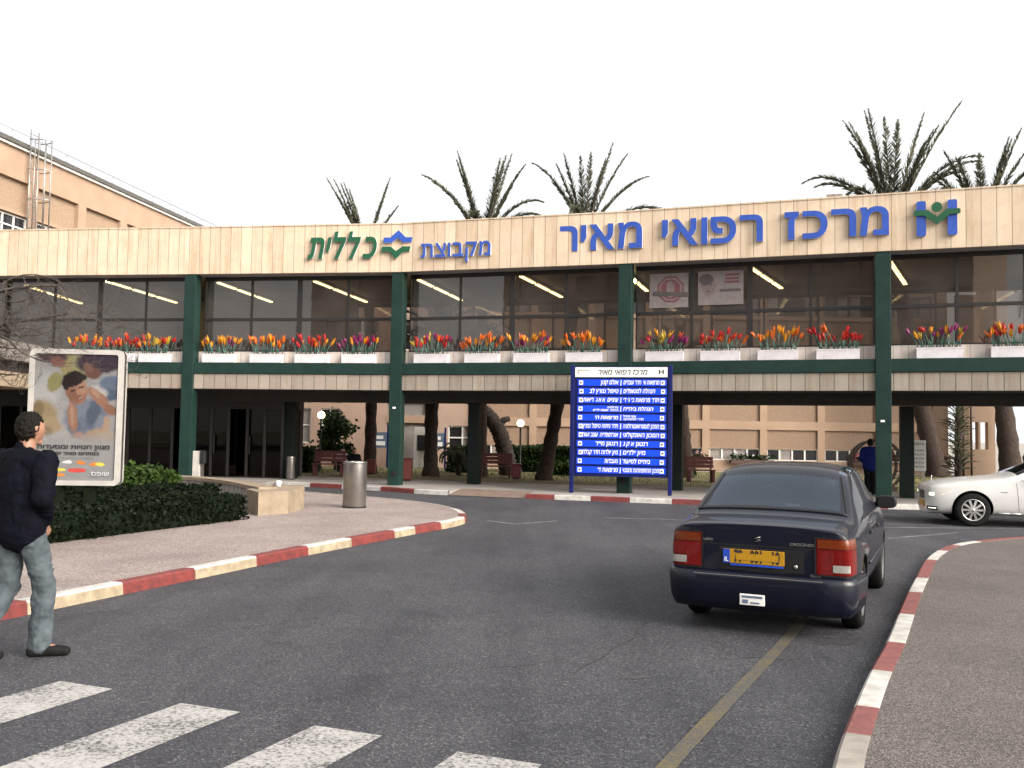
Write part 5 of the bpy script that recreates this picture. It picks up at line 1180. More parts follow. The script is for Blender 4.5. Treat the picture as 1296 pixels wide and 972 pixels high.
# white information sign, hoop, benches, red bins, globe lamps
t = thing('information_sign', 'narrow white information sign on a post behind the inner column', 'sign', (13.1, 30.0, .12), R(-8))
g = G(); g.box(-.21, .21, -.02, .03, .62, 1.60); bevel(g.build('panel', 'board_white', t, local=True), .01)
g = G(); g.box(.12, .17, -.0, .05, 0, .62); g.build('post', 'galvanised', t, local=True)
for i, s_ in enumerate(('מרכז מבקרים', 'קפיטריה', 'בית כנסת', 'קבלת חולים', 'ארכיון', 'תחנת מוניות')): text_obj('lettering', s_, 'print_grey', t, .15, -.0225, 1.46 - .13 * i - (.08 if i else 0), .055, 0, 'R', .02, 0, min(.32, .05 * len(s_)))
t = thing('hoop_sculpture', 'brown double ring hoop standing behind the dark car', 'sculpture', (11.45, 29.6, .12))
for yy, rr in ((29.45, .80), (29.85, .76)):
    g = G(); c = Vector((11.55, yy, .92)); A_ = [R(a) for a in range(-58, 239, 9)]
    for a, b in zip(A_, A_[1:]):
        P = [(c.x + r_ * math.cos(k), y_, c.z + r_ * math.sin(k)) for k in (a, b) for r_ in (rr - .035, rr + .035) for y_ in (yy - .05, yy + .05)]
        g.add(P, [(0, 1, 5, 4), (2, 6, 7, 3), (0, 4, 6, 2), (1, 3, 7, 5)])
    g.build('ring', 'rust_brown', t, weld=True)
for a in range(-50, 239, 18):
    g = G(); g.tube([(11.55 + .80 * math.cos(R(a)), 29.45, .92 + .80 * math.sin(R(a))), (11.55 + .76 * math.cos(R(a)), 29.85, .92 + .76 * math.sin(R(a)))], .018, 5); g.build('spacer_bar', 'rust_brown', t)
g = G(); g.box(10.95, 12.15, 29.4, 29.9, .12, .25); g.build('base', 'rust_brown', t)
def bench(label, x, y, w_, rz=0):
    t = thing('park_bench', label, 'bench', (x, y, .12), rz, 'red benches in the courtyard'); g = G()
    for k in range(3): g.box(-w_ / 2, w_ / 2, -.20 + k * .145, -.07 + k * .145, .40, .44)
    g.build('seat', 'bench_red', t, local=True); g = G()
    for k in range(3): g.box(-w_ / 2, w_ / 2, .26 + .03 * k, .29 + .03 * k, .50 + k * .135, .62 + k * .135)
    g.build('backrest', 'bench_red', t, local=True)
    for sx in (-1, 1):
        g = G(); g.box(sx * w_ * .42 - .04, sx * w_ * .42 + .04, -.2, .25, 0, .398); g.box(sx * w_ * .42 - .03, sx * w_ * .42 + .03, .31, .36, 0, .85); g.build('leg', 'bench_red', t, local=True)
bench('dark red bench between the dark shrub and the steel bin', -6.5, 33.4, 1.15); bench('dark red bench in front of the bent tree', -.55, 33.9, 1.2); bench('dark red bench just past the blue board post', 6.75, 33.2, 1.0)
def red_bin(label, x, y, w_, h):
    t = thing('red_bin', label, 'litter bin', (x, y, .12), 0); g = G(); g.box(-w_ / 2, w_ / 2, -w_ / 2, w_ / 2, .04, h - .06); bevel(g.build('body', 'bin_red', t, local=True), .03, 3); g = G(); g.box(-w_ / 2 - .015, w_ / 2 + .015, -w_ / 2 - .015, w_ / 2 + .015, h - .058, h); bevel(g.build('lid', 'bin_red', t, local=True), .02, 3); g = G(); g.box(-w_ * .3, w_ * .3, -w_ * .3, w_ * .3, 0, .039); g.build('base', 'black_plastic', t, local=True)
red_bin('red square bin half hidden behind the green column', -3.45, 31.0, .36, .75); red_bin('red square bin at the end of the bench by the bent tree', .2, 33.2, .34, .55); red_bin('small red bin between the left palm trunk and the column', -5.25, 35.2, .34, .55)
def globe_lamp(label, x, y, zg):
    t = thing('globe_lamp', label, 'street lamp', (x, y, .12), 0, 'lit globe lamps'); g = G(); g.lathe([(.09, 0), (.09, .12), (.045, .18), (.038, zg - .12 - .22), (.06, zg - .12 - .18), (.06, zg - .12 - .13)], (x, y, .12), 12); g.build('pole', 'lamp_pole', t)
    g = G(); g.ball((x, y, zg), .155, 10); g.build('globe', 'globe_light', t)
globe_lamp('lit white globe lamp on a dark pole beside the ficus', -7.75, 38.0, 2.36); globe_lamp('lit white globe lamp on a dark pole behind the clipped hedge', .38, 38.6, 2.16)
# blue framed notice boards by the annexe
for label, x, w_, z0, z1 in (('blue framed notice board beside the left palm trunk', -5.95, .95, .12, 2.0), ('blue framed notice board half behind the thick straight palm trunk', -3.85 + .55, .75, .12, 1.95)):
    t = thing('notice_board', label, 'notice board', (x, 41.5, .12)); g = G()
    for sx in (-1, 1): g.box(x + sx * w_ / 2 - .04, x + sx * w_ / 2 + .04, 41.46, 41.54, z0, z1)
    g.build('post', 'board_navy', t); g = G(); g.box(x - w_ / 2 + .041, x + w_ / 2 - .041, 41.47, 41.52, 1.0, 1.7); g.build('panel', 'print_blue_dark', t)
    g = G(); g.box(x - w_ / 2 + .12, x + w_ / 2 - .12, 41.455, 41.469, 1.12, 1.3); g.box(x - w_ / 2 + .12, x + w_ / 2 - .2, 41.455, 41.469, 1.4, 1.55); g.build('paper', 'board_white', t)
t = thing('ticket_kiosk', 'small cream kiosk with a dark slot against the annexe wall', 'kiosk', (-2.55 + .0, 41.9, .12)); g = G(); g.box(-4.35, -3.72, 41.8, 42.5, .12, 1.95); bevel(g.build('cabinet', 'box_frame', t), .02); g = G(); g.box(-4.2, -3.85, 41.78, 41.799, .9, 1.6); g.build('screen', 'window_dark', t)

# ================================================================== PEOPLE
def capsule(g, pts, rad, n=14, sq=None):
    """closed tapered tube with rounded ends; sq=(lateral vec, lateral scale, other scale) flattens it"""
    pts = [Vector(p) for p in pts]; P, Q = [], []
    d0 = (pts[0] - pts[1]).normalized(); d1 = (pts[-1] - pts[-2]).normalized()
    for k in (1.0, .8, .45): P.append(pts[0] + d0 * rad[0] * k); Q.append(rad[0] * math.sqrt(max(0.0004, 1 - k * k)))
    for p, r_ in zip(pts, rad): P.append(p); Q.append(r_)
    for k in (.45, .8, 1.0): P.append(pts[-1] + d1 * rad[-1] * k); Q.append(rad[-1] * math.sqrt(max(0.0004, 1 - k * k)))
    b = len(g.v); g.tube(P, Q, n)
    if sq:
        lat, a_, b_ = Vector(sq[0]).normalized(), sq[1], sq[2]; fw = Vector((0, 0, 1)).cross(lat)
        for i in range(b, len(g.v)):
            c = P[(i - b) // n]; v = Vector(g.v[i]) - c; x, y = v.dot(lat), v.dot(fw); rest = v - lat * x - fw * y
            g.v[i] = tuple(c + lat * x * a_ + fw * y * b_ + rest)
    return g
def remesh(g, name, mat, parent, voxel=.012, smooth=6, wr=None):
    me = bpy.data.meshes.new(name); me.from_pydata(g.v, [], g.f); o = bpy.data.objects.new(name, me); COL.objects.link(o)
    m1 = o.modifiers.new('r', 'REMESH'); m1.mode = 'VOXEL'; m1.voxel_size = voxel; m1.use_smooth_shade = True
    m2 = o.modifiers.new('s', 'SMOOTH'); m2.iterations = smooth; m2.factor = .5
    bpy.context.view_layer.update()
    me2 = bpy.data.meshes.new_from_object(o.evaluated_get(bpy.context.evaluated_depsgraph_get())); bpy.data.objects.remove(o); bpy.data.meshes.remove(me)
    me2.name = name; me2.materials.clear(); me2.materials.append(M[mat])
    if wr:
        from mathutils import noise
        for v in me2.vertices: n_ = noise.fractal(v.co * wr[1] + Vector((3, 7, 1)), .9, 2.0, 3); v.co += v.normal * n_ * wr[0]
    me2.polygons.foreach_set('use_smooth', [True] * len(me2.polygons)); me2.update()
    r_ = bpy.data.objects.new(name, me2); COL.objects.link(r_); r_.parent = parent; return r_
def hand(g, wrist, d, side, palm_n):
    """palm and five fingers slightly curled; d = pointing direction, side = thumb side, palm_n = palm normal"""
    w_, d, side, nn = Vector(wrist), Vector(d).normalized(), Vector(side).normalized(), Vector(palm_n).normalized()
    capsule(g, [w_, w_ + d * .05, w_ + d * .09], [.026, .034, .032], 10)
    for k, (o_, l_) in enumerate(((.030, .070), (.010, .080), (-.011, .074), (-.030, .058))):
        a = w_ + d * .09 + side * o_; b = a + d * l_ * .5 + nn * .008; c = b + d * l_ * .4 + nn * .025
        capsule(g, [a, b, c], [.0105, .010, .0085], 7)
    a = w_ + d * .03 + side * .03; capsule(g, [a, a + d * .04 + side * .025, a + d * .075 + side * .028 + nn * .012], [.013, .0115, .0095], 7)
def person(label, loc, rz, J, top, bottom, hair_style=True, shoes='rubber', hem=.80, arms='pocket', wr=.012, detail=1.0):
    """J: joints in a local frame, x = forward, y = left, z = up"""
    t = thing('person', label, 'person', loc, rz); V = {k: Vector(v) for k, v in J.items()}
    vx = .010 / detail
    # continuous body under the clothes
    g = G(); hd = V['head']; up = (hd - V['neck']).normalized(); fw = V['face'].normalized(); lf = Vector((0, 0, 1)).cross(fw).normalized()
    capsule(g, [V['pelvis'], (V['pelvis'] + V['chest']) / 2, V['chest']], [.115, .10, .12], 14, ((0, 1, 0), 1.25, .85))
    capsule(g, [V['chest'], V['neck'] + (hd - V['neck']) * .55], [.07, .055], 12)
    b = len(g.v); g.ball((0, 0, 0), .1, 10)
    for i in range(b, len(g.v)):
        x, y, z = g.v[i]; p = Vector((x * 1.02, y * .80, z * 1.22))
        if z < 0: p.x += -.10 * z * .3; p.y *= 1 + z * 2.2
        g.v[i] = tuple(hd + fw * p.x + lf * p.y + Vector((0, 0, 1)) * p.z)
    capsule(g, [hd + fw * .092 + Vector((0, 0, .015)), hd + fw * .108 - Vector((0, 0, .020))], [.009, .013], 8)          # nose
    capsule(g, [hd + fw * .088 - Vector((0, 0, .058)) - lf * .02, hd + fw * .088 - Vector((0, 0, .058)) + lf * .02], [.012, .012], 7)  # lips
    capsule(g, [hd + fw * .07 - Vector((0, 0, .10)), hd + fw * .05 - Vector((0, 0, .09))], [.024, .03], 8)
    for s_ in (-1, 1):
        e = hd + lf * s_ * .082 - fw * .005 - Vector((0, 0, .008)); capsule(g, [e + Vector((0, 0, .022)), e - Vector((0, 0, .022))], [.014, .010], 8, (fw, 1.3, .6))
        k = 'l' if s_ > 0 else 'r'
        capsule(g, [V['chest'] + Vector((0, s_ * .08, .08)), V['sh' + k]], [.06, .05], 10); capsule(g, [V['sh' + k], V['el' + k]], [.052, .040], 10); capsule(g, [V['el' + k], V['wr' + k]], [.038, .027], 10)
        hdv = (V['wr' + k] - V['el' + k]).normalized(); hand(g, V['wr' + k], (hdv * .5 + Vector((0, 0, -.6))) if arms == 'pocket' else hdv, Vector((1, 0, 0)), Vector((0, -s_, 0)))
        capsule(g, [V['hi' + k], V['kn' + k]], [.075, .052], 12); capsule(g, [V['kn' + k], V['an' + k]], [.050, .036], 12); capsule(g, [V['an' + k] - Vector((0, 0, .03)), V['to' + k]], [.036, .028], 10)
    body = remesh(g, 'body', 'skin', t, .009 / detail, 3)
    # eyes and hair
    g = G()
    for s_ in (-1, 1): g.ball(tuple(hd + fw * .088 + lf * s_ * .032 + Vector((0, 0, .018))), .008, 6)
    g.build('eyes', 'ink', t, local=True)
    if hair_style:
        g = G(); b = 0; g.ball((0, 0, 0), .1, 12); keep = []
        for i in range(len(g.v)):
            x, y, z = g.v[i]; p = Vector((x * 1.07 - .010, y * .865, z * 1.25 + .008))
            lim = .058 if p.x > .040 else (.005 if p.x > .005 else (-.05 if p.x > -.03 else -.125))
            if p.z < lim: k_ = max(.80, 1 - (lim - p.z) * 4.0); p = Vector((p.x * k_, p.y * k_, p.z))
            g.v[i] = tuple(hd + fw * p.x + lf * p.y + Vector((0, 0, 1)) * p.z)
        remesh(g, 'hair', 'hair_black', t, .006 / detail, 1, (.010, 46))
    # jacket
    g = G(); pel, ch = V['pelvis'], V['chest']; hz = Vector((0, 0, hem - pel.z))
    capsule(g, [pel + hz + Vector((0, 0, .10)), pel + Vector((0, 0, .12)), ch, ch + Vector((-.01, 0, .10))], [.168, .166, .172, .140], 18, ((0, 1, 0), 1.30, .92))
    capsule(g, [ch + Vector((-.01, -.12, .12)), ch + Vector((-.01, .12, .12))], [.10, .10], 12); capsule(g, [ch + Vector((-.005, 0, .12)), V['neck'] + Vector((0, 0, .0))], [.085, .068], 14)
    for k in 'lr': capsule(g, [V['sh' + k], V['el' + k]], [.092, .078], 12); capsule(g, [V['el' + k], V['wr' + k] - (V['wr' + k] - V['el' + k]).normalized() * .02], [.076, .058], 12)
    jk = remesh(g, 'jacket', top, t, vx, 5, (wr, 9))
    # trousers
    g = G(); capsule(g, [pel - Vector((0, 0, .03)), pel + Vector((0, 0, .08))], [.135, .13], 16, ((0, 1, 0), 1.25, .95))
    for k in 'lr': capsule(g, [V['hi' + k], V['kn' + k]], [.108, .078], 14); capsule(g, [V['kn' + k], V['an' + k] - Vector((0, 0, .02))], [.082, .080], 14)
    remesh(g, 'trousers', bottom, t, vx, 4, (wr * 1.2, 9))
    for k in 'lr':
        an, to = V['an' + k], V['to' + k]; g = G(); d = (to - an); d.z = 0; d.normalize(); he = Vector((an.x, an.y, to.z + .005)) - d * .05
        capsule(g, [he, he + d * .12 + Vector((0, 0, .005)), to], [.042, .045, .036], 12, (Vector((0, 0, 1)).cross(d), 1.0, 1.0)); capsule(g, [an, he + d * .06], [.045, .045], 10)
        for i, v in enumerate(g.v):
            if v[2] < to.z - .036: g.v[i] = (v[0], v[1], to.z - .036)
        remesh(g, 'shoe', shoes, t, .009, 2)
    return t
# the walker at the left edge: seen from behind, striding to the right, hands in the jacket
WJ = dict(pelvis=(0, 0, .99), chest=(.01, 0, 1.33), neck=(.015, 0, 1.545), head=(.045, -.015, 1.70), face=(.95, -.22, .0), shl=(.01, .215, 1.46), shr=(.02, -.215, 1.46), ell=(-.08, .29, 1.20), elr=(-.07, -.29, 1.20), wrl=(.09, .13, 1.00), wrr=(.10, -.13, 1.00),
          hil=(.0, .10, .95), hir=(.0, -.10, .95), knl=(.03, .12, .52), knr=(.12, -.13, .54), anl=(-.27, .13, .13), anr=(.10, -.13, .11), tol=(-.10, .04, .038), tor=(.21, -.28, .038))
person('man in dark navy jacket and blue jeans walking along the kerb at the left edge', (-3.66, 7.02, 0), R(69), WJ, 'jacket_navy', 'jeans', hem=.84, wr=.017)
SJ = dict(pelvis=(0, 0, .86), chest=(.02, 0, 1.18), neck=(.05, 0, 1.36), head=(.10, 0, 1.50), face=(1, 0, -.15), shl=(.02, .19, 1.29), shr=(.02, -.19, 1.29), ell=(-.04, .24, 1.03), elr=(-.04, -.24, 1.03), wrl=(.14, .17, .92), wrr=(.14, -.17, .92),
          hil=(0, .09, .83), hir=(0, -.09, .83), knl=(.02, .09, .46), knr=(.03, -.09, .46), anl=(-.02, .09, .09), anr=(0, -.09, .09), tol=(.13, .10, .036), tor=(.15, -.10, .036))
person('person in blue jacket and long black trousers standing beside the green column near the hoop', (10.48, 27.25, .12), R(70), SJ, 'jacket_blue', 'trousers_black', wr=.010, detail=.6, hem=.72)
TJ = dict(pelvis=(0, 0, .15), chest=(.0, 0, .49), neck=(.03, 0, .68), head=(.07, 0, .83), face=(1, 0, -.1), shl=(.0, .19, .61), shr=(.0, -.19, .61), ell=(.10, .24, .38), elr=(.10, -.24, .38), wrl=(.30, .14, .42), wrr=(.30, -.14, .42),
          hil=(.0, .09, .15), hir=(0, -.09, .15), knl=(.36, .11, .42), knr=(.36, -.11, .42), anl=(.46, .11, .09), anr=(.45, -.11, .09), tol=(.60, .12, .036), tor=(.59, -.12, .036))
person('person in black sitting on the grass behind the steel bin', (-6.28, 37.4, .123), R(-75), TJ, 'trousers_black', 'trousers_black', wr=.006, detail=.5, hem=.12)
person('person in a white shirt sitting on the grass beside the red bench', (-6.72, 37.4, .123), R(-85), TJ, 'shirt_white', 'trousers_black', wr=.006, detail=.5, hem=.12)

# ================================================================== CARS  (local frame: y forward, x right, z up, origin on the ground between the axles)
def loft_body(st, sub=2, crease=()):
    """st: list of (y, [11 half-section points (x, z)], [per point y shift] or None). Returns an evaluated bmesh-ready mesh with material tags per face strip."""
    bm = bmesh.new(); rings = []
    for y, sec, dy in st:
        r_ = [bm.verts.new((x, y + (dy[i] if dy else 0), z)) for i, (x, z) in enumerate(sec)]
        l_ = [r_[0]] + [bm.verts.new((-x, y + (dy[i] if dy else 0), z)) for i, (x, z) in enumerate(sec) if 0 < i < len(sec) - 1] + [r_[-1]]
        rings.append((r_, l_))
    n = len(st[0][1]); tagl = bm.faces.layers.int.new('tag')
    for a in range(len(st) - 1):
        for side in (0, 1):
            A, B = rings[a][side], rings[a + 1][side]
            for i in range(n - 1):
                f = bm.faces.new((A[i], A[i + 1], B[i + 1], B[i]) if side else (A[i], B[i], B[i + 1], A[i + 1])); f[tagl] = a * 100 + i + 1; f.smooth = True
    for e in (0, len(st) - 1):
        Rr, Ll = rings[e]
        for i in range(n - 1):
            vs = [Rr[i], Rr[i + 1], Ll[i + 1], Ll[i]] if i > 0 else [Rr[0], Rr[1], Ll[1]]
            if i == n - 2: vs = [Rr[i], Rr[i + 1], Ll[i]]
            if e: vs = vs[::-1]
            f = bm.faces.new(vs); f.smooth = True; f[tagl] = 9900 + e
    bmesh.ops.recalc_face_normals(bm, faces=bm.faces)
    cl = bm.edges.layers.float.new('crease_edge')
    for side in (0, 1):
        for a, i, ax, v in crease:      # (station, point, 'l' along the length / 's' along the section, value)
            p = rings[a][side][i]; q = rings[a + 1][side][i] if ax == 'l' else rings[a][side][i + 1]
            e = bm.edges.get((p, q))
            if e: e[cl] = v
    me = bpy.data.meshes.new('body'); bm.to_mesh(me); bm.free(); return me
def evaluated(me, mods):
    o = bpy.data.objects.new('tmp', me); COL.objects.link(o); mods(o); bpy.context.view_layer.update()
    r_ = bpy.data.meshes.new_from_object(o.evaluated_get(bpy.context.evaluated_depsgraph_get())); bpy.data.objects.remove(o); return r_
def take_faces(me, test, name, mat, parent, thick=0):
    """move the faces whose tag passes test into an object of their own"""
    bm = bmesh.new(); bm.from_mesh(me); tl = bm.faces.layers.int.get('tag')
    bmesh.ops.delete(bm, geom=[f for f in bm.faces if not test(f[tl], f)], context='FACES')
    m2 = bpy.data.meshes.new(name); bm.to_mesh(m2); bm.free(); m2.materials.clear(); m2.materials.append(M[mat])
    for p in m2.polygons: p.material_index = 0
    o = bpy.data.objects.new(name, m2); COL.objects.link(o); o.parent = parent
    if thick: md = o.modifiers.new('t', 'SOLIDIFY'); md.thickness = thick; md.offset = -1
    return o
def surf_patch(g, bvh, origin, dirs, off, mi=0):
    """grid of rays (rows x cols of directions from origin points) laid on the body, lifted by off; returns False cells skipped"""
    rows = []
    for row in dirs:
        r_ = []
        for o_, d in row:
            h = bvh.ray_cast(Vector(o_), Vector(d).normalized())
            r_.append(None if h[0] is None else h[0] + Vector(d).normalized() * off)
        rows.append(r_)
    vs, idx = [], {}
    for i, r_ in enumerate(rows):
        for j, p in enumerate(r_):
            if p is not None: idx[(i, j)] = len(vs); vs.append(p)
    fs = []
    for i in range(len(rows) - 1):
        for j in range(len(rows[0]) - 1):
            k = [(i, j), (i, j + 1), (i + 1, j + 1), (i + 1, j)]
            if all(q in idx for q in k): fs.append(tuple(idx[q] for q in k))
    g.add(vs, fs, mi, None, True); return g
def seam(g, bvh, pts, d, off=.0015, wid=.004, mi=0):
    """thin dark panel gap: pts projected along d on the body"""
    P = []
    for a, b in zip(pts, pts[1:]):
        for k in range(8): P.append(Vector(a).lerp(Vector(b), k / 8))
    P.append(Vector(pts[-1])); H = []
    for p in P:
        h = bvh.ray_cast(p, Vector(d));
        if h[0] is not None: H.append((h[0] - Vector(d) * off, h[1]))
    for (p, n1), (q, n2) in zip(H, H[1:]):
        t_ = (q - p)
        if t_.length > .35 or t_.length < 1e-5: continue
        s_ = t_.cross(Vector(d)).normalized() * wid; g.add([p - s_, q - s_, q + s_, p + s_], [(0, 1, 2, 3)], mi)
def wheel(parent, x, y, r, w_, side, spokes, rim_mat='alloy', steer=0):
    rd = r * .66
    g = G(); g.lathe([(rd, -w_ / 2 + .015), (r * .90, -w_ / 2), (r * .97, -w_ / 2 + .02), (r, -w_ / 2 + .05), (r, w_ / 2 - .05), (r * .97, w_ / 2 - .02), (r * .90, w_ / 2), (rd, w_ / 2 - .015), (rd * .98, w_ / 2 - .05)], (0, 0, 0), 40, 0, 'X')
    o = g.build('wheel', 'rubber', parent, local=True); o.location = (x, y, r); o.rotation_euler = (0, 0, steer)
    g = G(); s_ = side; f = s_ * w_ / 2
    g.lathe([(rd, f - s_ * .012), (rd * .96, f - s_ * .004), (rd * .90, f - s_ * .02), (rd * .88, f - s_ * .08)], (0, 0, 0), 40, 0, 'X')
    g.lathe([(0, f - s_ * .015), (rd * .14, f - s_ * .014), (rd * .17, f - s_ * .035), (rd * .16, f - s_ * .07)], (0, 0, 0), 20, 0, 'X')
    for k in range(spokes):
        a = 2 * math.pi * k / spokes; u = Vector((0, math.cos(a), math.sin(a))); v = Vector((0, -math.sin(a), math.cos(a))); ww = rd * (.105 if spokes > 8 else .13)
        A = [u * rd * .12 - v * ww * .8, u * rd * .12 + v * ww * .8, u * rd * .92 + v * ww, u * rd * .92 - v * ww]
        fr = [p + Vector((f - s_ * (.022 if i < 2 else .03), 0, 0)) for i, p in enumerate(A)]; bk = [p + Vector((f - s_ * .06, 0, 0)) for p in A]
        g.hexa(bk, fr)
    g.build('rim', rim_mat, o, local=True)
    g = G(); g.lathe([(0, f - s_ * .085), (rd * .95, f - s_ * .085)], (0, 0, 0), 30, 0, 'X'); g.build('brake_disc', 'black_plastic', o, local=True)
    return o
def arch_cut(o, y, r, w0, w1):
    for s_ in (-1, 1):
        g = G(); g.lathe([(0, w0), (r, w0), (r, w1), (0, w1)], (0, 0, 0), 40, 0, 'X'); g.v = [(s_ * a, b + y, c + r - .04 + .0) for a, b, c in g.v]
        yield g
def sec(zb, wb, w1, z1, w2, z2, wB, zB, w7, z7, w8, z8, w9, z9, zt):
    return [(0, zb), (wb * .7, zb), (wb, zb + .035), (w1, z1), (w2, z2), (wB, zB), (w7, z7), (w8, z8), (w9, z9), (w9 * .5, zt - (zt - z9) * .25), (0, zt)]
def cut_arches(me, wheels, w0, w1):
    cutters = []
    def mods(o):
        for y, r, zc in wheels:
            for s_ in (-1, 1):
                g = G(); g.lathe([(0.0001, w0), (r, w0), (r, w1), (0.0001, w1)], (0, 0, 0), 36, 0, 'X')
                vs = [(s_ * a, b + y, c + zc) for a, b, c in g.v]; m2 = bpy.data.meshes.new('cut'); m2.from_pydata(vs, [], g.f)
                bm = bmesh.new(); bm.from_mesh(m2); bmesh.ops.remove_doubles(bm, verts=bm.verts, dist=.001); bmesh.ops.recalc_face_normals(bm, faces=bm.faces); tl = bm.faces.layers.int.new('tag')
                for f in bm.faces: f[tl] = 9999
                bm.to_mesh(m2); bm.free()
                c = bpy.data.objects.new('cut', m2); COL.objects.link(c); cutters.append(c); md = o.modifiers.new('b', 'BOOLEAN'); md.operation = 'DIFFERENCE'; md.object = c; md.solver = 'EXACT'
    r_ = evaluated(me, mods)
    for c in cutters: bpy.data.objects.remove(c)
    return r_
def subsurf(o): md = o.modifiers.new('s', 'SUBSURF'); md.levels = 3; md.render_levels = 3

def dark_sedan(loc, rz):
    t = thing('parked_car', 'dark navy saloon car seen from behind with a yellow number plate', 'car', loc, rz)
    st = [(-2.05, sec(.25, .66, .73, .33, .770, .57, .750, .81, .71, .868, .60, .893, .3, .903, .906), None),
          (-1.98, sec(.22, .70, .77, .33, .805, .57, .785, .82, .735, .890, .62, .914, .3, .925, .928), None),
          (-1.62, sec(.20, .74, .805, .34, .838, .58, .812, .85, .755, .915, .66, .934, .32, .945, .948), None),
          (-1.46, sec(.20, .75, .81, .34, .842, .59, .815, .86, .765, .925, .70, .948, .36, .960, .963), None),
          (-.84, sec(.20, .76, .812, .35, .845, .60, .818, .885, .630, 1.275, .580, 1.315, .33, 1.345, 1.352), None),
          (-.66, sec(.20, .76, .812, .36, .845, .61, .818, .895, .632, 1.305, .575, 1.345, .32, 1.375, 1.382), None),
          (-.08, sec(.20, .76, .812, .36, .845, .61, .815, .90, .634, 1.325, .565, 1.366, .31, 1.392, 1.397), None),
          (.02, sec(.20, .76, .812, .36, .845, .61, .815, .90, .634, 1.325, .565, 1.365, .31, 1.391, 1.396), None),
          (.42, sec(.20, .76, .812, .36, .845, .61, .812, .905, .622, 1.295, .555, 1.338, .30, 1.362, 1.368), None),
          (1.06, sec(.20, .76, .812, .36, .842, .61, .805, .90, .735, .935, .64, .962, .34, .985, .99), None),
          (1.20, sec(.20, .76, .81, .36, .84, .61, .80, .89, .715, .915, .60, .93, .32, .95, .955), None),
          (1.70, sec(.21, .74, .80, .36, .825, .58, .78, .80, .69, .84, .56, .862, .3, .88, .885), None),
          (1.98, sec(.23, .68, .74, .36, .765, .53, .72, .70, .64, .735, .5, .75, .3, .765, .77), None),
          (2.05, sec(.27, .62, .70, .36, .725, .52, .68, .66, .60, .69, .48, .70, .3, .71, .715), None)]
    cr = []
    for a in range(3, 10): cr += [(a, 6, 'l', .55), (a, 8, 'l', .35)]
    for a in range(0, 13): cr += [(a, 5, 'l', .35)]
    for i in range(5, 10): cr += [(0, i, 's', .75)]
    for i in range(2, 6): cr += [(0, i, 's', .35)]
    me = loft_body(st, 2, cr)
    me = evaluated(me, subsurf)
    full = bmesh.new(); full.from_mesh(me); bvh = BVHTree.FromBMesh(full); full.free()
    me = cut_arches(me, ((-1.24, .345, .30), (1.24, .345, .30)), .56, 1.0)
    # faces by strip: points 6-7 side glass, 8-10 glass of screens (point 7-8 is the pillar)
    def strip(tg): return (tg // 100, tg % 100 - 1)
    def is_rear(tg, f): a, i = strip(tg); return tg < 9000 and a == 3 and i >= 7
    def is_front(tg, f): a, i = strip(tg); return tg < 9000 and a == 8 and i >= 7
    def is_side(tg, f): a, i = strip(tg); return tg < 9000 and i == 6 and a in (4, 5, 7, 8) and f.calc_center_median().z > .93 and (a != 4 or f.calc_center_median().y > -.80)
    def is_rest(tg, f): return not (is_rear(tg, f) or is_front(tg, f) or is_side(tg, f))
    take_faces(me, lambda tg, f: is_rest(tg, f) and tg < 9998, 'body', 'navy_paint', t)
    take_faces(me, lambda tg, f: tg >= 9998, 'wheel_arch', 'black_plastic', t)
    take_faces(me, is_rear, 'rear_window', 'car_glass', t); take_faces(me, is_front, 'windscreen', 'car_glass', t)
    for s_ in (-1, 1):
        for aa in ((3, 4, 5), (7, 8)): take_faces(me, lambda tg, f: is_side(tg, f) and strip(tg)[0] in aa and f.calc_center_median().x * s_ > 0, 'side_window', 'car_glass', t)
    # rubber edging round the rear window and belt line
    g = G()
    def edge_line(a, b, fn, k=24): return [fn(a + (b - a) * i / k) for i in range(k + 1)]
    for s_ in (-1, 1):
        P = []
        for i in range(21):
            u = i / 20; o_ = Vector((s_ * (.695 - .118 * u), -1.43 + .58 * u, 2.0)); h = bvh.ray_cast(o_, Vector((0, 0, -1)))
            if h[0]: P.append(h[0] + h[1] * .004)
        g.tube(P, .010, 5)
        P = []
        for y in [-1.05 + .08 * k for k in range(26)]:
            h = bvh.ray_cast(Vector((s_ * 2, y, .925)), Vector((-s_, 0, 0)))
            if h[0]: P.append(h[0] + h[1] * .003)
        g.tube(P, .009, 5)
    for yy, zz in ((-1.435, 2.0),):
        P = []
        for i in range(25):
            h = bvh.ray_cast(Vector((-.70 + 1.40 * i / 24, yy, 2)), Vector((0, 0, -1)))
            if h[0]: P.append(h[0] + h[1] * .003)
        g.tube(P, .012, 5)
    g.build('window_seal', 'black_plastic', t, local=True)
    # rear bumper: a moulded wrap round the tail
    prof = [(.195, -.12), (.20, -.02), (.27, .020), (.37, .034), (.465, .040), (.500, .030), (.512, .004), (.512, -.03)]   # (z, outward)
    path = []
    for i in range(41):
        u = -1 + 2 * i / 40; a = abs(u)
        x = (.80 * (1 - (1 - min(1, a / .62)) ** 1.0)) if a < .62 else .80 + .045 * ((a - .62) / .38)
        y = -2.055 - .01 + (.0 if a < .45 else .11 * ((min(a, .66) - .45) / .21) ** 2.2) + (0 if a < .62 else (a - .62) / .38 * .42)
        path.append(Vector((x * (1 if u > 0 else -1), y - (.02 if a < .5 else 0), 0)))
    vs, n = [], len(prof)
    for i, p in enumerate(path):
        tng = (path[min(i + 1, 40)] - path[max(i - 1, 0)]).normalized(); nn = Vector((tng.y, -tng.x, 0))
        for z, o_ in prof: vs.append(p + nn * o_ + Vector((0, 0, z)))
    g = G(); g.add(vs, [(i * n + k, (i + 1) * n + k, (i + 1) * n + k + 1, i * n + k + 1) for i in range(40) for k in range(n - 1)], 0, None, True)
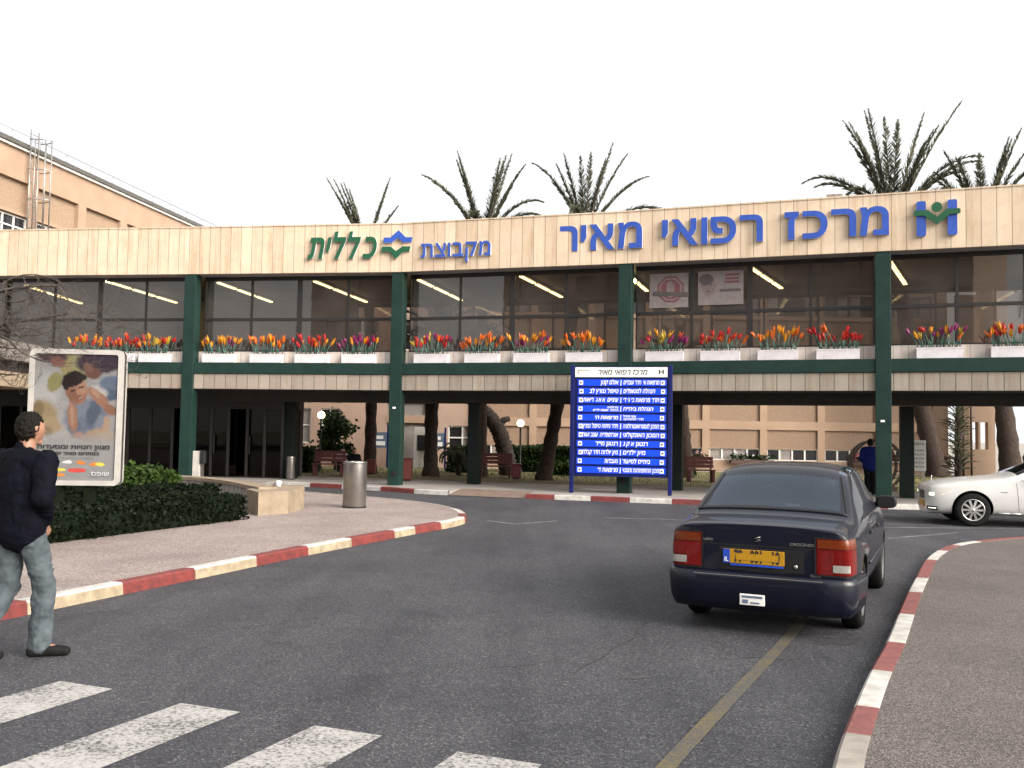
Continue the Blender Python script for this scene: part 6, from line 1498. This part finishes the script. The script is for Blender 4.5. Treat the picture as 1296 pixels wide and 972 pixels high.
    bu = g.build('bumper', 'navy_paint', t, local=True)
    bb = bmesh.new(); bb.from_mesh(bu.data); bvb = BVHTree.FromBMesh(bb); bb.free()
    g = G(); seam(g, bvb, [(-.74, -3, .488), (.74, -3, .488)], (0, 1, 0), .002, .003); g.build('bumper_highlight', 'galvanised', bu, local=True)  # pale metal line standing in for the highlight along the bumper ledge
    g = G(); h = bvb.ray_cast(Vector((-.035, -3, .29)), Vector((0, 1, 0)))[0]; g.box(-.145, .075, h.y - .014, h.y + .004, .255, .345); ls = bevel(g.build('bumper_plate', 'board_white', bu, local=True), .004)
    g = G(); g.box(-.125, .055, h.y - .017, h.y - .0145, .315, .332); g.box(-.12, -.07, h.y - .017, h.y - .0145, .27, .30); g.box(-.05, .03, h.y - .017, h.y - .0145, .27, .282); g.build('lettering', 'print_blue_dark', ls, local=True)
    # tail lights wrap the corners
    for s_ in (-1, 1):
        def rowset(z0, z1, a0, a1, nr=4, nc=12):
            return [[((s_ * .40, -1.62, z0 + (z1 - z0) * i / nr), (s_ * math.sin(R(a0 + (a1 - a0) * j / nc)), -math.cos(R(a0 + (a1 - a0) * j / nc)), 0)) for j in range(nc + 1)] for i in range(nr + 1)]
        g = G(); surf_patch(g, bvh, None, rowset(.535, .825, 13, 64, 6, 16), .008); tl = g.build('tail_light', 'lens_dark_red', t, local=True)
        g = G(); surf_patch(g, bvh, None, rowset(.748, .818, 14.5, 62), .013); g.build('orange_lens', 'lens_orange', tl, local=True)
        g = G(); surf_patch(g, bvh, None, rowset(.543, .738, 14.5, 62), .0125); surf_patch(g, bvh, None, rowset(.636, .736, 27, 45), .016); g.build('red_lens', 'lens_red', tl, local=True)
        g = G(); surf_patch(g, bvh, None, rowset(.562, .620, 29, 43), .018); g.build('reversing_lens', 'lens_white', tl, local=True)
        for za, zb_ in ((.525, .534), (.826, .835)): g = G(); surf_patch(g, bvh, None, rowset(za, zb_, 12, 65, 1, 16), .010); g.build('lamp_gasket', 'black_plastic', tl, local=True)
        for a0, a1 in ((11.5, 13), (64, 65.5)): g = G(); surf_patch(g, bvh, None, rowset(.525, .835, a0, a1, 8, 1), .011); g.build('lamp_gasket', 'black_plastic', tl, local=True)
    # trunk lid seams, plate, badges
    for s_ in (-1, 1):
        g = G(); seam(g, bvh, [(s_ * .57, -3, .52), (s_ * .57, -3, .87)], (0, 1, 0)); g.build('boot_gap', 'black_plastic', t, local=True)
        g = G(); seam(g, bvh, [(s_ * .665, -1.98, 2), (s_ * .68, -1.48, 2)], (0, 0, -1)); g.build('boot_gap', 'black_plastic', t, local=True)
    g = G()
    seam(g, bvh, [(-.53, -3, .735), (.53, -3, .735)], (0, 1, 0), .0015, .005)
    g.build('boot_gap', 'black_plastic', t, local=True)
    yb = bvh.ray_cast(Vector((0, -3, .60)), Vector((0, 1, 0)))[0].y
    g = G(); g.box(-.34, .40, yb - .006, yb + .02, .53, .715); g.build('plate_recess', 'black_plastic', t, local=True)
    g = G(); g.box(-.305, .235, yb - .020, yb - .007, .583, .700); pl = bevel(g.build('number_plate', 'plate_yellow', t, local=True), .004)
    g = G(); g.box(-.305, -.245, yb - .0225, yb - .0205, .584, .699); g.box(-.24, .23, yb - .0225, yb - .0205, .565, .582); g.build('blue_band', 'plate_blue', pl, local=True)
    text_obj('lettering', 'IL', 'board_white', pl, -.275, yb - .0235, .597, .03, 0, 'C', .02)
    text_obj('lettering', '79 - 001 - 10', 'ink', pl, -.005, yb - .0215, .598, .084, 0, 'C', .03, 0, .40)
    g = G(); g.add([(-.19, yb - .0232, .614), (.185, yb - .0232, .614), (.185, yb - .0232, .668), (-.19, yb - .0232, .668)], [(0, 1, 2, 3)]); g.build('cover_strip', 'plate_yellow', pl, local=True)
    yz = bvh.ray_cast(Vector((.37, -3, .745)), Vector((0, 1, 0)))[0].y
    text_obj('badge', 'BALENO', 'galvanised', t, -.46, yz - .003, .758, .018, 0, 'C', .0, 0, .11); text_obj('badge', 'CRESCENDO', 'galvanised', t, .39, yz - .003, .755, .020, 0, 'C', .0, 0, .22)
    text_obj('badge', 'GLX', 'galvanised', t, .50, yb - .004, .515, .016, 0, 'C', .0, 0, .09)
    g = G(); g.tube([Vector((.045 * a, yz - .004, .79 + .022 * b)) for a, b in ((.5, .9), (-.6, .5), (.6, -.3), (-.5, -.9))], .004, 5); g.build('emblem', 'galvanised', t, local=True)
    g = G(); g.lathe([(.0, -.004), (.015, -.004), (.018, .008)], (0, 0, 0), 14, 0, 'X'); g.v = [(.33 + b, yb - .008 + a, .585 + c) for a, b, c in g.v]; g.build('boot_lock', 'galvanised', t, local=True)
    # doors, handles, side moulding, mirrors
    for s_ in (-1, 1):
        d = (-s_, 0, 0); g = G()
        for pts in ([(s_ * 2, .03, .93), (s_ * 2, -.03, .23)], [(s_ * 2, .98, .90), (s_ * 2, .95, .45), (s_ * 2, .88, .25)], [(s_ * 2, -.78, .93), (s_ * 2, -.82, .72), (s_ * 2, -.98, .58)], [(s_ * 2, -.88, .25), (s_ * 2, .90, .24)]): seam(g, bvh, pts, d)
        g.build('door_gap', 'black_plastic', t, local=True)
        g = G(); P = []
        for y in [-.82 + .08 * k for k in range(23)]:
            h = bvh.ray_cast(Vector((s_ * 2, y, .52)), Vector(d))
            if h[0]: P.append(h[0] + Vector((s_ * .004, 0, 0)))
        g.tube(P, .018, 6); g.build('side_moulding', 'navy_paint', t, local=True)
        for y in (-.62, .22):
            h = bvh.ray_cast(Vector((s_ * 2, y, .78)), Vector(d))[0]; g = G(); g.box(h.x - .012, h.x + .022, y - .08, y + .08, .765, .80); bevel(g.build('door_handle', 'black_plastic', t, local=True), .01, 3)
        g = G(); b = len(g.v); g.ball((0, 0, 0), 1, 10)
        for i, v in enumerate(g.v):
            x, y, z = v; y = max(y, -.35); g.v[i] = (s_ * (.895 + .115 * x * (abs(x) ** -.25 if abs(x) > .01 else 1)), .62 + .09 * y, .985 + .068 * z * (abs(z) ** -.3 if abs(z) > .01 else 1))
        g.tube([(s_ * .76, .66, .945), (s_ * .84, .64, .96)], .03, 7)
        mi_ = g.build('door_mirror', 'black_plastic', t, local=True)
        g = G(); g.box(s_ * .895 - .085, s_ * .895 + .085, .5815, .5875, .935, 1.035); g.build('mirror_glass', 'window_dark', mi_, local=True)
        for y in (-1.24, 1.24): wheel(t, s_ * .725, y, .295, .185, s_, 7, 'hubcap_grey')
    # cabin
    g = G(); g.box(-.66, .66, -1.30, -.86, .28, .50); g.box(-.66, .66, -1.28, -1.12, .501, .93); g.box(-.66, .66, -1.38, -1.281, .86, .885); sb = bevel(g.build('rear_seat', 'seat_fabric', t, local=True), .05, 3)
    for x in (-.37, .37):
        g = G(); g.box(x - .25, x + .25, -.52, .02, .30, .48); g.box(x - .235, x + .235, -.62, -.50, .481, 1.02); fs_ = bevel(g.build('front_seat', 'seat_fabric', t, local=True), .05, 3)
        g = G(); g.box(x - .13, x + .13, -.665, -.575, 1.04, 1.24); bevel(g.build('headrest', 'seat_fabric', fs_, local=True), .04, 3)
    g = G(); g.box(-.68, .68, .52, .95, .62, .91); bevel(g.build('dashboard', 'black_plastic', t, local=True), .05, 3)
    g = G(); c = Vector((-.37, .42, .93))
    g.tube([c + Vector((.18 * math.cos(R(a)), .07 * math.sin(R(a)), .17 * math.sin(R(a)))) for a in range(0, 361, 18)], .016, 6); g.tube([c + Vector((-.17, 0, 0)), c + Vector((.17, 0, 0))], .02, 6); g.build('steering_wheel', 'black_plastic', t, local=True)
    g = G(); g.box(-.70, .70, -1.1, 1.0, .24, .28); g.build('cabin_floor', 'seat_fabric', t, local=True)
    g = G(); g.tube([(0, .44, 1.30), (0, .40, 1.26)], .012, 5); g.box(-.11, .11, .37, .40, 1.21, 1.275); bevel(g.build('rear_view_mirror', 'black_plastic', t, local=True), .008)
    g = G(); g.tube([(.42, -1.9, .20), (.42, -2.04, .20)], .022, 10); g.build('exhaust_pipe', 'black_plastic', t, local=True)
    # front lamps (on the far side)
    for s_ in (-1, 1):
        g = G(); surf_patch(g, bvh, None, [[((s_ * x, 1.2, z), (0, 1, 0)) for x in (.36, .45, .54, .62, .68)] for z in (.55, .60, .65)], .006); g.build('headlight', 'lens_white', t, local=True)
    return t
dc = dark_sedan((3.08, 10.12, 0), R(-25.5)); dc.scale = (.975, 1.03, 1.055)

def white_sedan(loc, rz):
    t = thing('white_car', 'white saloon car with lit headlamps entering at the right edge', 'car', loc, rz)
    st = [(-2.56, sec(.30, .68, .80, .40, .83, .62, .80, .92, .74, 1.0, .62, 1.04, .35, 1.06, 1.065), None),
          (-2.45, sec(.26, .74, .85, .40, .875, .64, .845, .95, .77, 1.03, .64, 1.06, .35, 1.085, 1.09), None),
          (-2.2, sec(.22, .80, .885, .38, .915, .66, .88, .97, .79, 1.05, .66, 1.085, .36, 1.11, 1.115), None),
          (-1.95, sec(.21, .81, .89, .38, .92, .66, .885, .975, .785, 1.07, .67, 1.11, .36, 1.135, 1.14), None),
          (-1.15, sec(.21, .82, .89, .38, .92, .66, .885, .965, .66, 1.345, .58, 1.40, .33, 1.43, 1.44), None),
          (-.90, sec(.21, .82, .89, .38, .92, .66, .885, .96, .665, 1.375, .585, 1.425, .33, 1.455, 1.462), None),
          (-.46, sec(.21, .82, .89, .38, .92, .66, .885, .95, .67, 1.39, .59, 1.435, .33, 1.465, 1.471), None),
          (-.36, sec(.21, .82, .89, .38, .92, .66, .885, .95, .67, 1.39, .59, 1.434, .33, 1.464, 1.47), None),
          (-.08, sec(.21, .82, .89, .38, .92, .66, .88, .945, .66, 1.36, .585, 1.405, .33, 1.432, 1.44), None),
          (.70, sec(.21, .82, .89, .38, .918, .66, .878, .935, .80, .985, .70, 1.015, .38, 1.04, 1.045), None),
          (.88, sec(.21, .82, .89, .38, .915, .65, .875, .925, .79, .965, .67, .99, .36, 1.01, 1.015), None),
          (1.50, sec(.21, .80, .885, .37, .90, .63, .86, .87, .765, .915, .63, .94, .35, .958, .963), None),
          (2.00, sec(.21, .76, .835, .36, .86, .60, .81, .80, .71, .845, .58, .868, .33, .885, .89), None),
          (2.16, sec(.21, .68, .76, .36, .785, .58, .75, .755, .66, .79, .55, .81, .32, .825, .83), None),
          (2.24, sec(.22, .60, .68, .36, .70, .56, .68, .71, .60, .74, .5, .76, .3, .775, .78), None)]
    cr = []
    for a in range(3, 10): cr += [(a, 6, 'l', .55), (a, 8, 'l', .35)]
    for a in range(0, 13): cr += [(a, 5, 'l', .45), (a, 4, 'l', .25)]
    me = evaluated(loft_body(st, 2, cr), subsurf)
    full = bmesh.new(); full.from_mesh(me); bvh = BVHTree.FromBMesh(full); full.free()
    me = cut_arches(me, ((-1.437, .385, .34), (1.437, .385, .34)), .60, 1.1)
    def strip(tg): return (tg // 100, tg % 100 - 1)
    def is_rear(tg, f): a, i = strip(tg); return tg < 9000 and a == 3 and i >= 7
    def is_front(tg, f): a, i = strip(tg); return tg < 9000 and a == 8 and i >= 7
    def is_side(tg, f): a, i = strip(tg); return tg < 9000 and i == 6 and a in (3, 4, 5, 7, 8) and f.calc_center_median().z > .985 and f.calc_center_median().y > -1.5
    def is_rest(tg, f): return not (is_rear(tg, f) or is_front(tg, f) or is_side(tg, f))
    take_faces(me, lambda tg, f: is_rest(tg, f) and tg < 9998, 'body', 'white_paint', t); take_faces(me, lambda tg, f: tg >= 9998, 'wheel_arch', 'black_plastic', t)
    take_faces(me, is_rear, 'rear_window', 'car_glass', t); take_faces(me, is_front, 'windscreen', 'car_glass', t)
    for s_ in (-1, 1):
        for aa in ((3, 4, 5), (7, 8)): take_faces(me, lambda tg, f: is_side(tg, f) and strip(tg)[0] in aa and f.calc_center_median().x * s_ > 0, 'side_window', 'car_glass', t)
    for s_ in (-1, 1):
        d = (-s_, 0, 0); g = G()
        for pts in ([(s_ * 2, -.38, .94), (s_ * 2, -.42, .26)], [(s_ * 2, .64, .93), (s_ * 2, .60, .45), (s_ * 2, .58, .27)], [(s_ * 2, -1.12, .95), (s_ * 2, -1.14, .70), (s_ * 2, -1.2, .55)], [(s_ * 2, -1.0, .27), (s_ * 2, .58, .27)]): seam(g, bvh, pts, d)
        seam(g, bvh, [(s_ * .77, .80, 3), (s_ * .735, 1.5, 3), (s_ * .68, 2.02, 3)], (0, 0, -1), .0015, .004)
        g.build('door_gap', 'black_plastic', t, local=True)
        g = G()
        for k in range(10):
            y = .95 - .2 * k; h = bvh.ray_cast(Vector((s_ * 2, y, .30)), Vector(d))[0]; h2 = bvh.ray_cast(Vector((s_ * 2, y - .2, .30)), Vector(d))[0]
            if h and h2: g.tube([h + Vector((s_ * .004, 0, -.02)), h2 + Vector((s_ * .004, 0, -.02))], .014, 5)
        g.build('sill_trim', 'white_paint', t, local=True)
        g = G(); P = []
        for k in range(14):
            h = bvh.ray_cast(Vector((s_ * 2, 1.0 - .15 * k, .945)), Vector(d))[0]
            if h: P.append(h + Vector((s_ * .003, 0, 0)))
        P = P[3:]; g.tube(P, .009, 5); g.build('belt_trim', 'chrome', t, local=True)
        for y in (-.72, .20):
            h = bvh.ray_cast(Vector((s_ * 2, y, .83)), Vector(d))[0]; g = G(); g.box(h.x - .012, h.x + .025, y - .39, y - .21, .815, .84); bevel(g.build('door_handle', 'chrome', t, local=True), .01, 3)
        # fender badge slit, headlamp, fog light
        h = bvh.ray_cast(Vector((s_ * 2, .98, .70)), Vector(d))[0]; g = G(); g.box(h.x - .01, h.x + .003, .80, .92, .70, .712); g.build('side_badge', 'chrome', t, local=True)
        fan_ = [[((s_ * .35, 1.70, z), (s_ * math.sin(R(a)), math.cos(R(a)), 0)) for a in range(22, 84, 4)] for z in (.56, .61, .66, .71, .755)]
        for i, row in enumerate(fan_): nn_ = (7, 10, 13, 15, 16)[i]; fan_[i] = row[: nn_] + [row[nn_ - 1]] * (16 - nn_)
        g = G(); surf_patch(g, bvh, None, fan_, .006); hl = g.build('headlight', 'lens_clear', t, local=True)
        g = G(); surf_patch(g, bvh, None, [[((s_ * .35, 1.70, z), (s_ * math.sin(R(a)), math.cos(R(a)), 0)) for a in range(30, 46, 2)] for z in (.60, .63, .66)], .011); g.build('lamp_glow', 'headlamp_lit', hl, local=True)
        g = G(); surf_patch(g, bvh, None, [[((s_ * .35, 1.70, z), (s_ * math.sin(R(a)), math.cos(R(a)), 0)) for a in range(12, 52, 4)] for z in (.30, .34, .38)], .006); fg = g.build('air_intake', 'black_plastic', t, local=True)
        g = G(); surf_patch(g, bvh, None, [[((s_ * .35, 1.70, z), (s_ * math.sin(R(a)), math.cos(R(a)), 0)) for a in range(26, 48, 4)] for z in (.335, .35)], .011); g.build('day_lamp', 'headlamp_lit', fg, local=True)
        g = G(); g.ball((0, 0, 0), 1, 10)
        for i, v in enumerate(g.v):
            x, y, z = v; y = max(y, -.4); g.v[i] = (s_ * (.99 + .12 * x), .24 + .10 * y, 1.03 + .075 * z * (abs(z) ** -.3 if abs(z) > .01 else 1))
        g.tube([(s_ * .82, .30, .97), (s_ * .92, .26, .985)], .03, 7); g.build('door_mirror', 'white_paint', t, local=True)
        for y in (-1.437, 1.437): wheel(t, s_ * .80, y, .333, .225, s_, 10, 'alloy')
        g = G(); surf_patch(g, bvh, None, [[((s_ * .40, -2.0, z), (s_ * math.sin(R(a)), -math.cos(R(a)), 0)) for a in range(20, 66, 5)] for z in (.70, .78, .88)], .008); g.build('tail_light', 'lens_red', t, local=True)
    g = G(); surf_patch(g, bvh, None, [[((0, 1.6, z), (math.sin(R(a)), math.cos(R(a)), 0)) for a in range(-20, 21, 4)] for z in (.50, .56, .62, .68)], .012); gr = g.build('grille', 'black_plastic', t, local=True)
    g = G()
    for z in (.515, .56, .605, .65): surf_patch(g, bvh, None, [[((0, 1.6, z + e), (math.sin(R(a)), math.cos(R(a)), 0)) for a in range(-20, 21, 4)] for e in (-.008, .008)], .02)
    g.build('grille_bar', 'chrome', gr, local=True)
    g = G(); y0 = bvh.ray_cast(Vector((0, 4, .42)), Vector((0, -1, 0)))[0].y; g.box(-.26, .26, y0, y0 + .02, .36, .47); pl = bevel(g.build('number_plate', 'plate_yellow', t, local=True), .004)
    g = G(); g.tube([(0, 2.06, .86), (0, 2.05, .93)], .008, 5); g.tube([Vector((.035 * math.cos(R(a)), 2.05, .96 + .035 * math.sin(R(a)))) for a in range(0, 361, 24)], .006, 5); g.build('bonnet_star', 'chrome', t, local=True)
    for x in (-.38, .38):
        g = G(); g.box(x - .25, x + .25, -.9, -.35, .32, .52); g.box(x - .24, x + .24, -1.02, -.88, .521, 1.08); f = bevel(g.build('front_seat', 'seat_fabric', t, local=True), .05, 3)
        g = G(); g.box(x - .13, x + .13, -1.06, -.97, 1.10, 1.29); bevel(g.build('headrest', 'seat_fabric', f, local=True), .04, 3)
    g = G(); g.box(-.74, .74, .10, .58, .6, .94); bevel(g.build('dashboard', 'black_plastic', t, local=True), .05, 3)
    g = G(); c = Vector((-.38, .0, .98)); g.tube([c + Vector((.19 * math.cos(R(a)), .07 * math.sin(R(a)), .18 * math.sin(R(a)))) for a in range(0, 361, 18)], .016, 6); g.build('steering_wheel', 'black_plastic', t, local=True)
    g = G(); g.box(-.7, .7, -1.75, -1.35, .3, .93); g.box(-.76, .76, -1.349, .75, .25, .29); bevel(g.build('rear_seat', 'seat_fabric', t, local=True), .05, 3)
    return t
white_sedan((10.95, 19.42, 0), R(76))
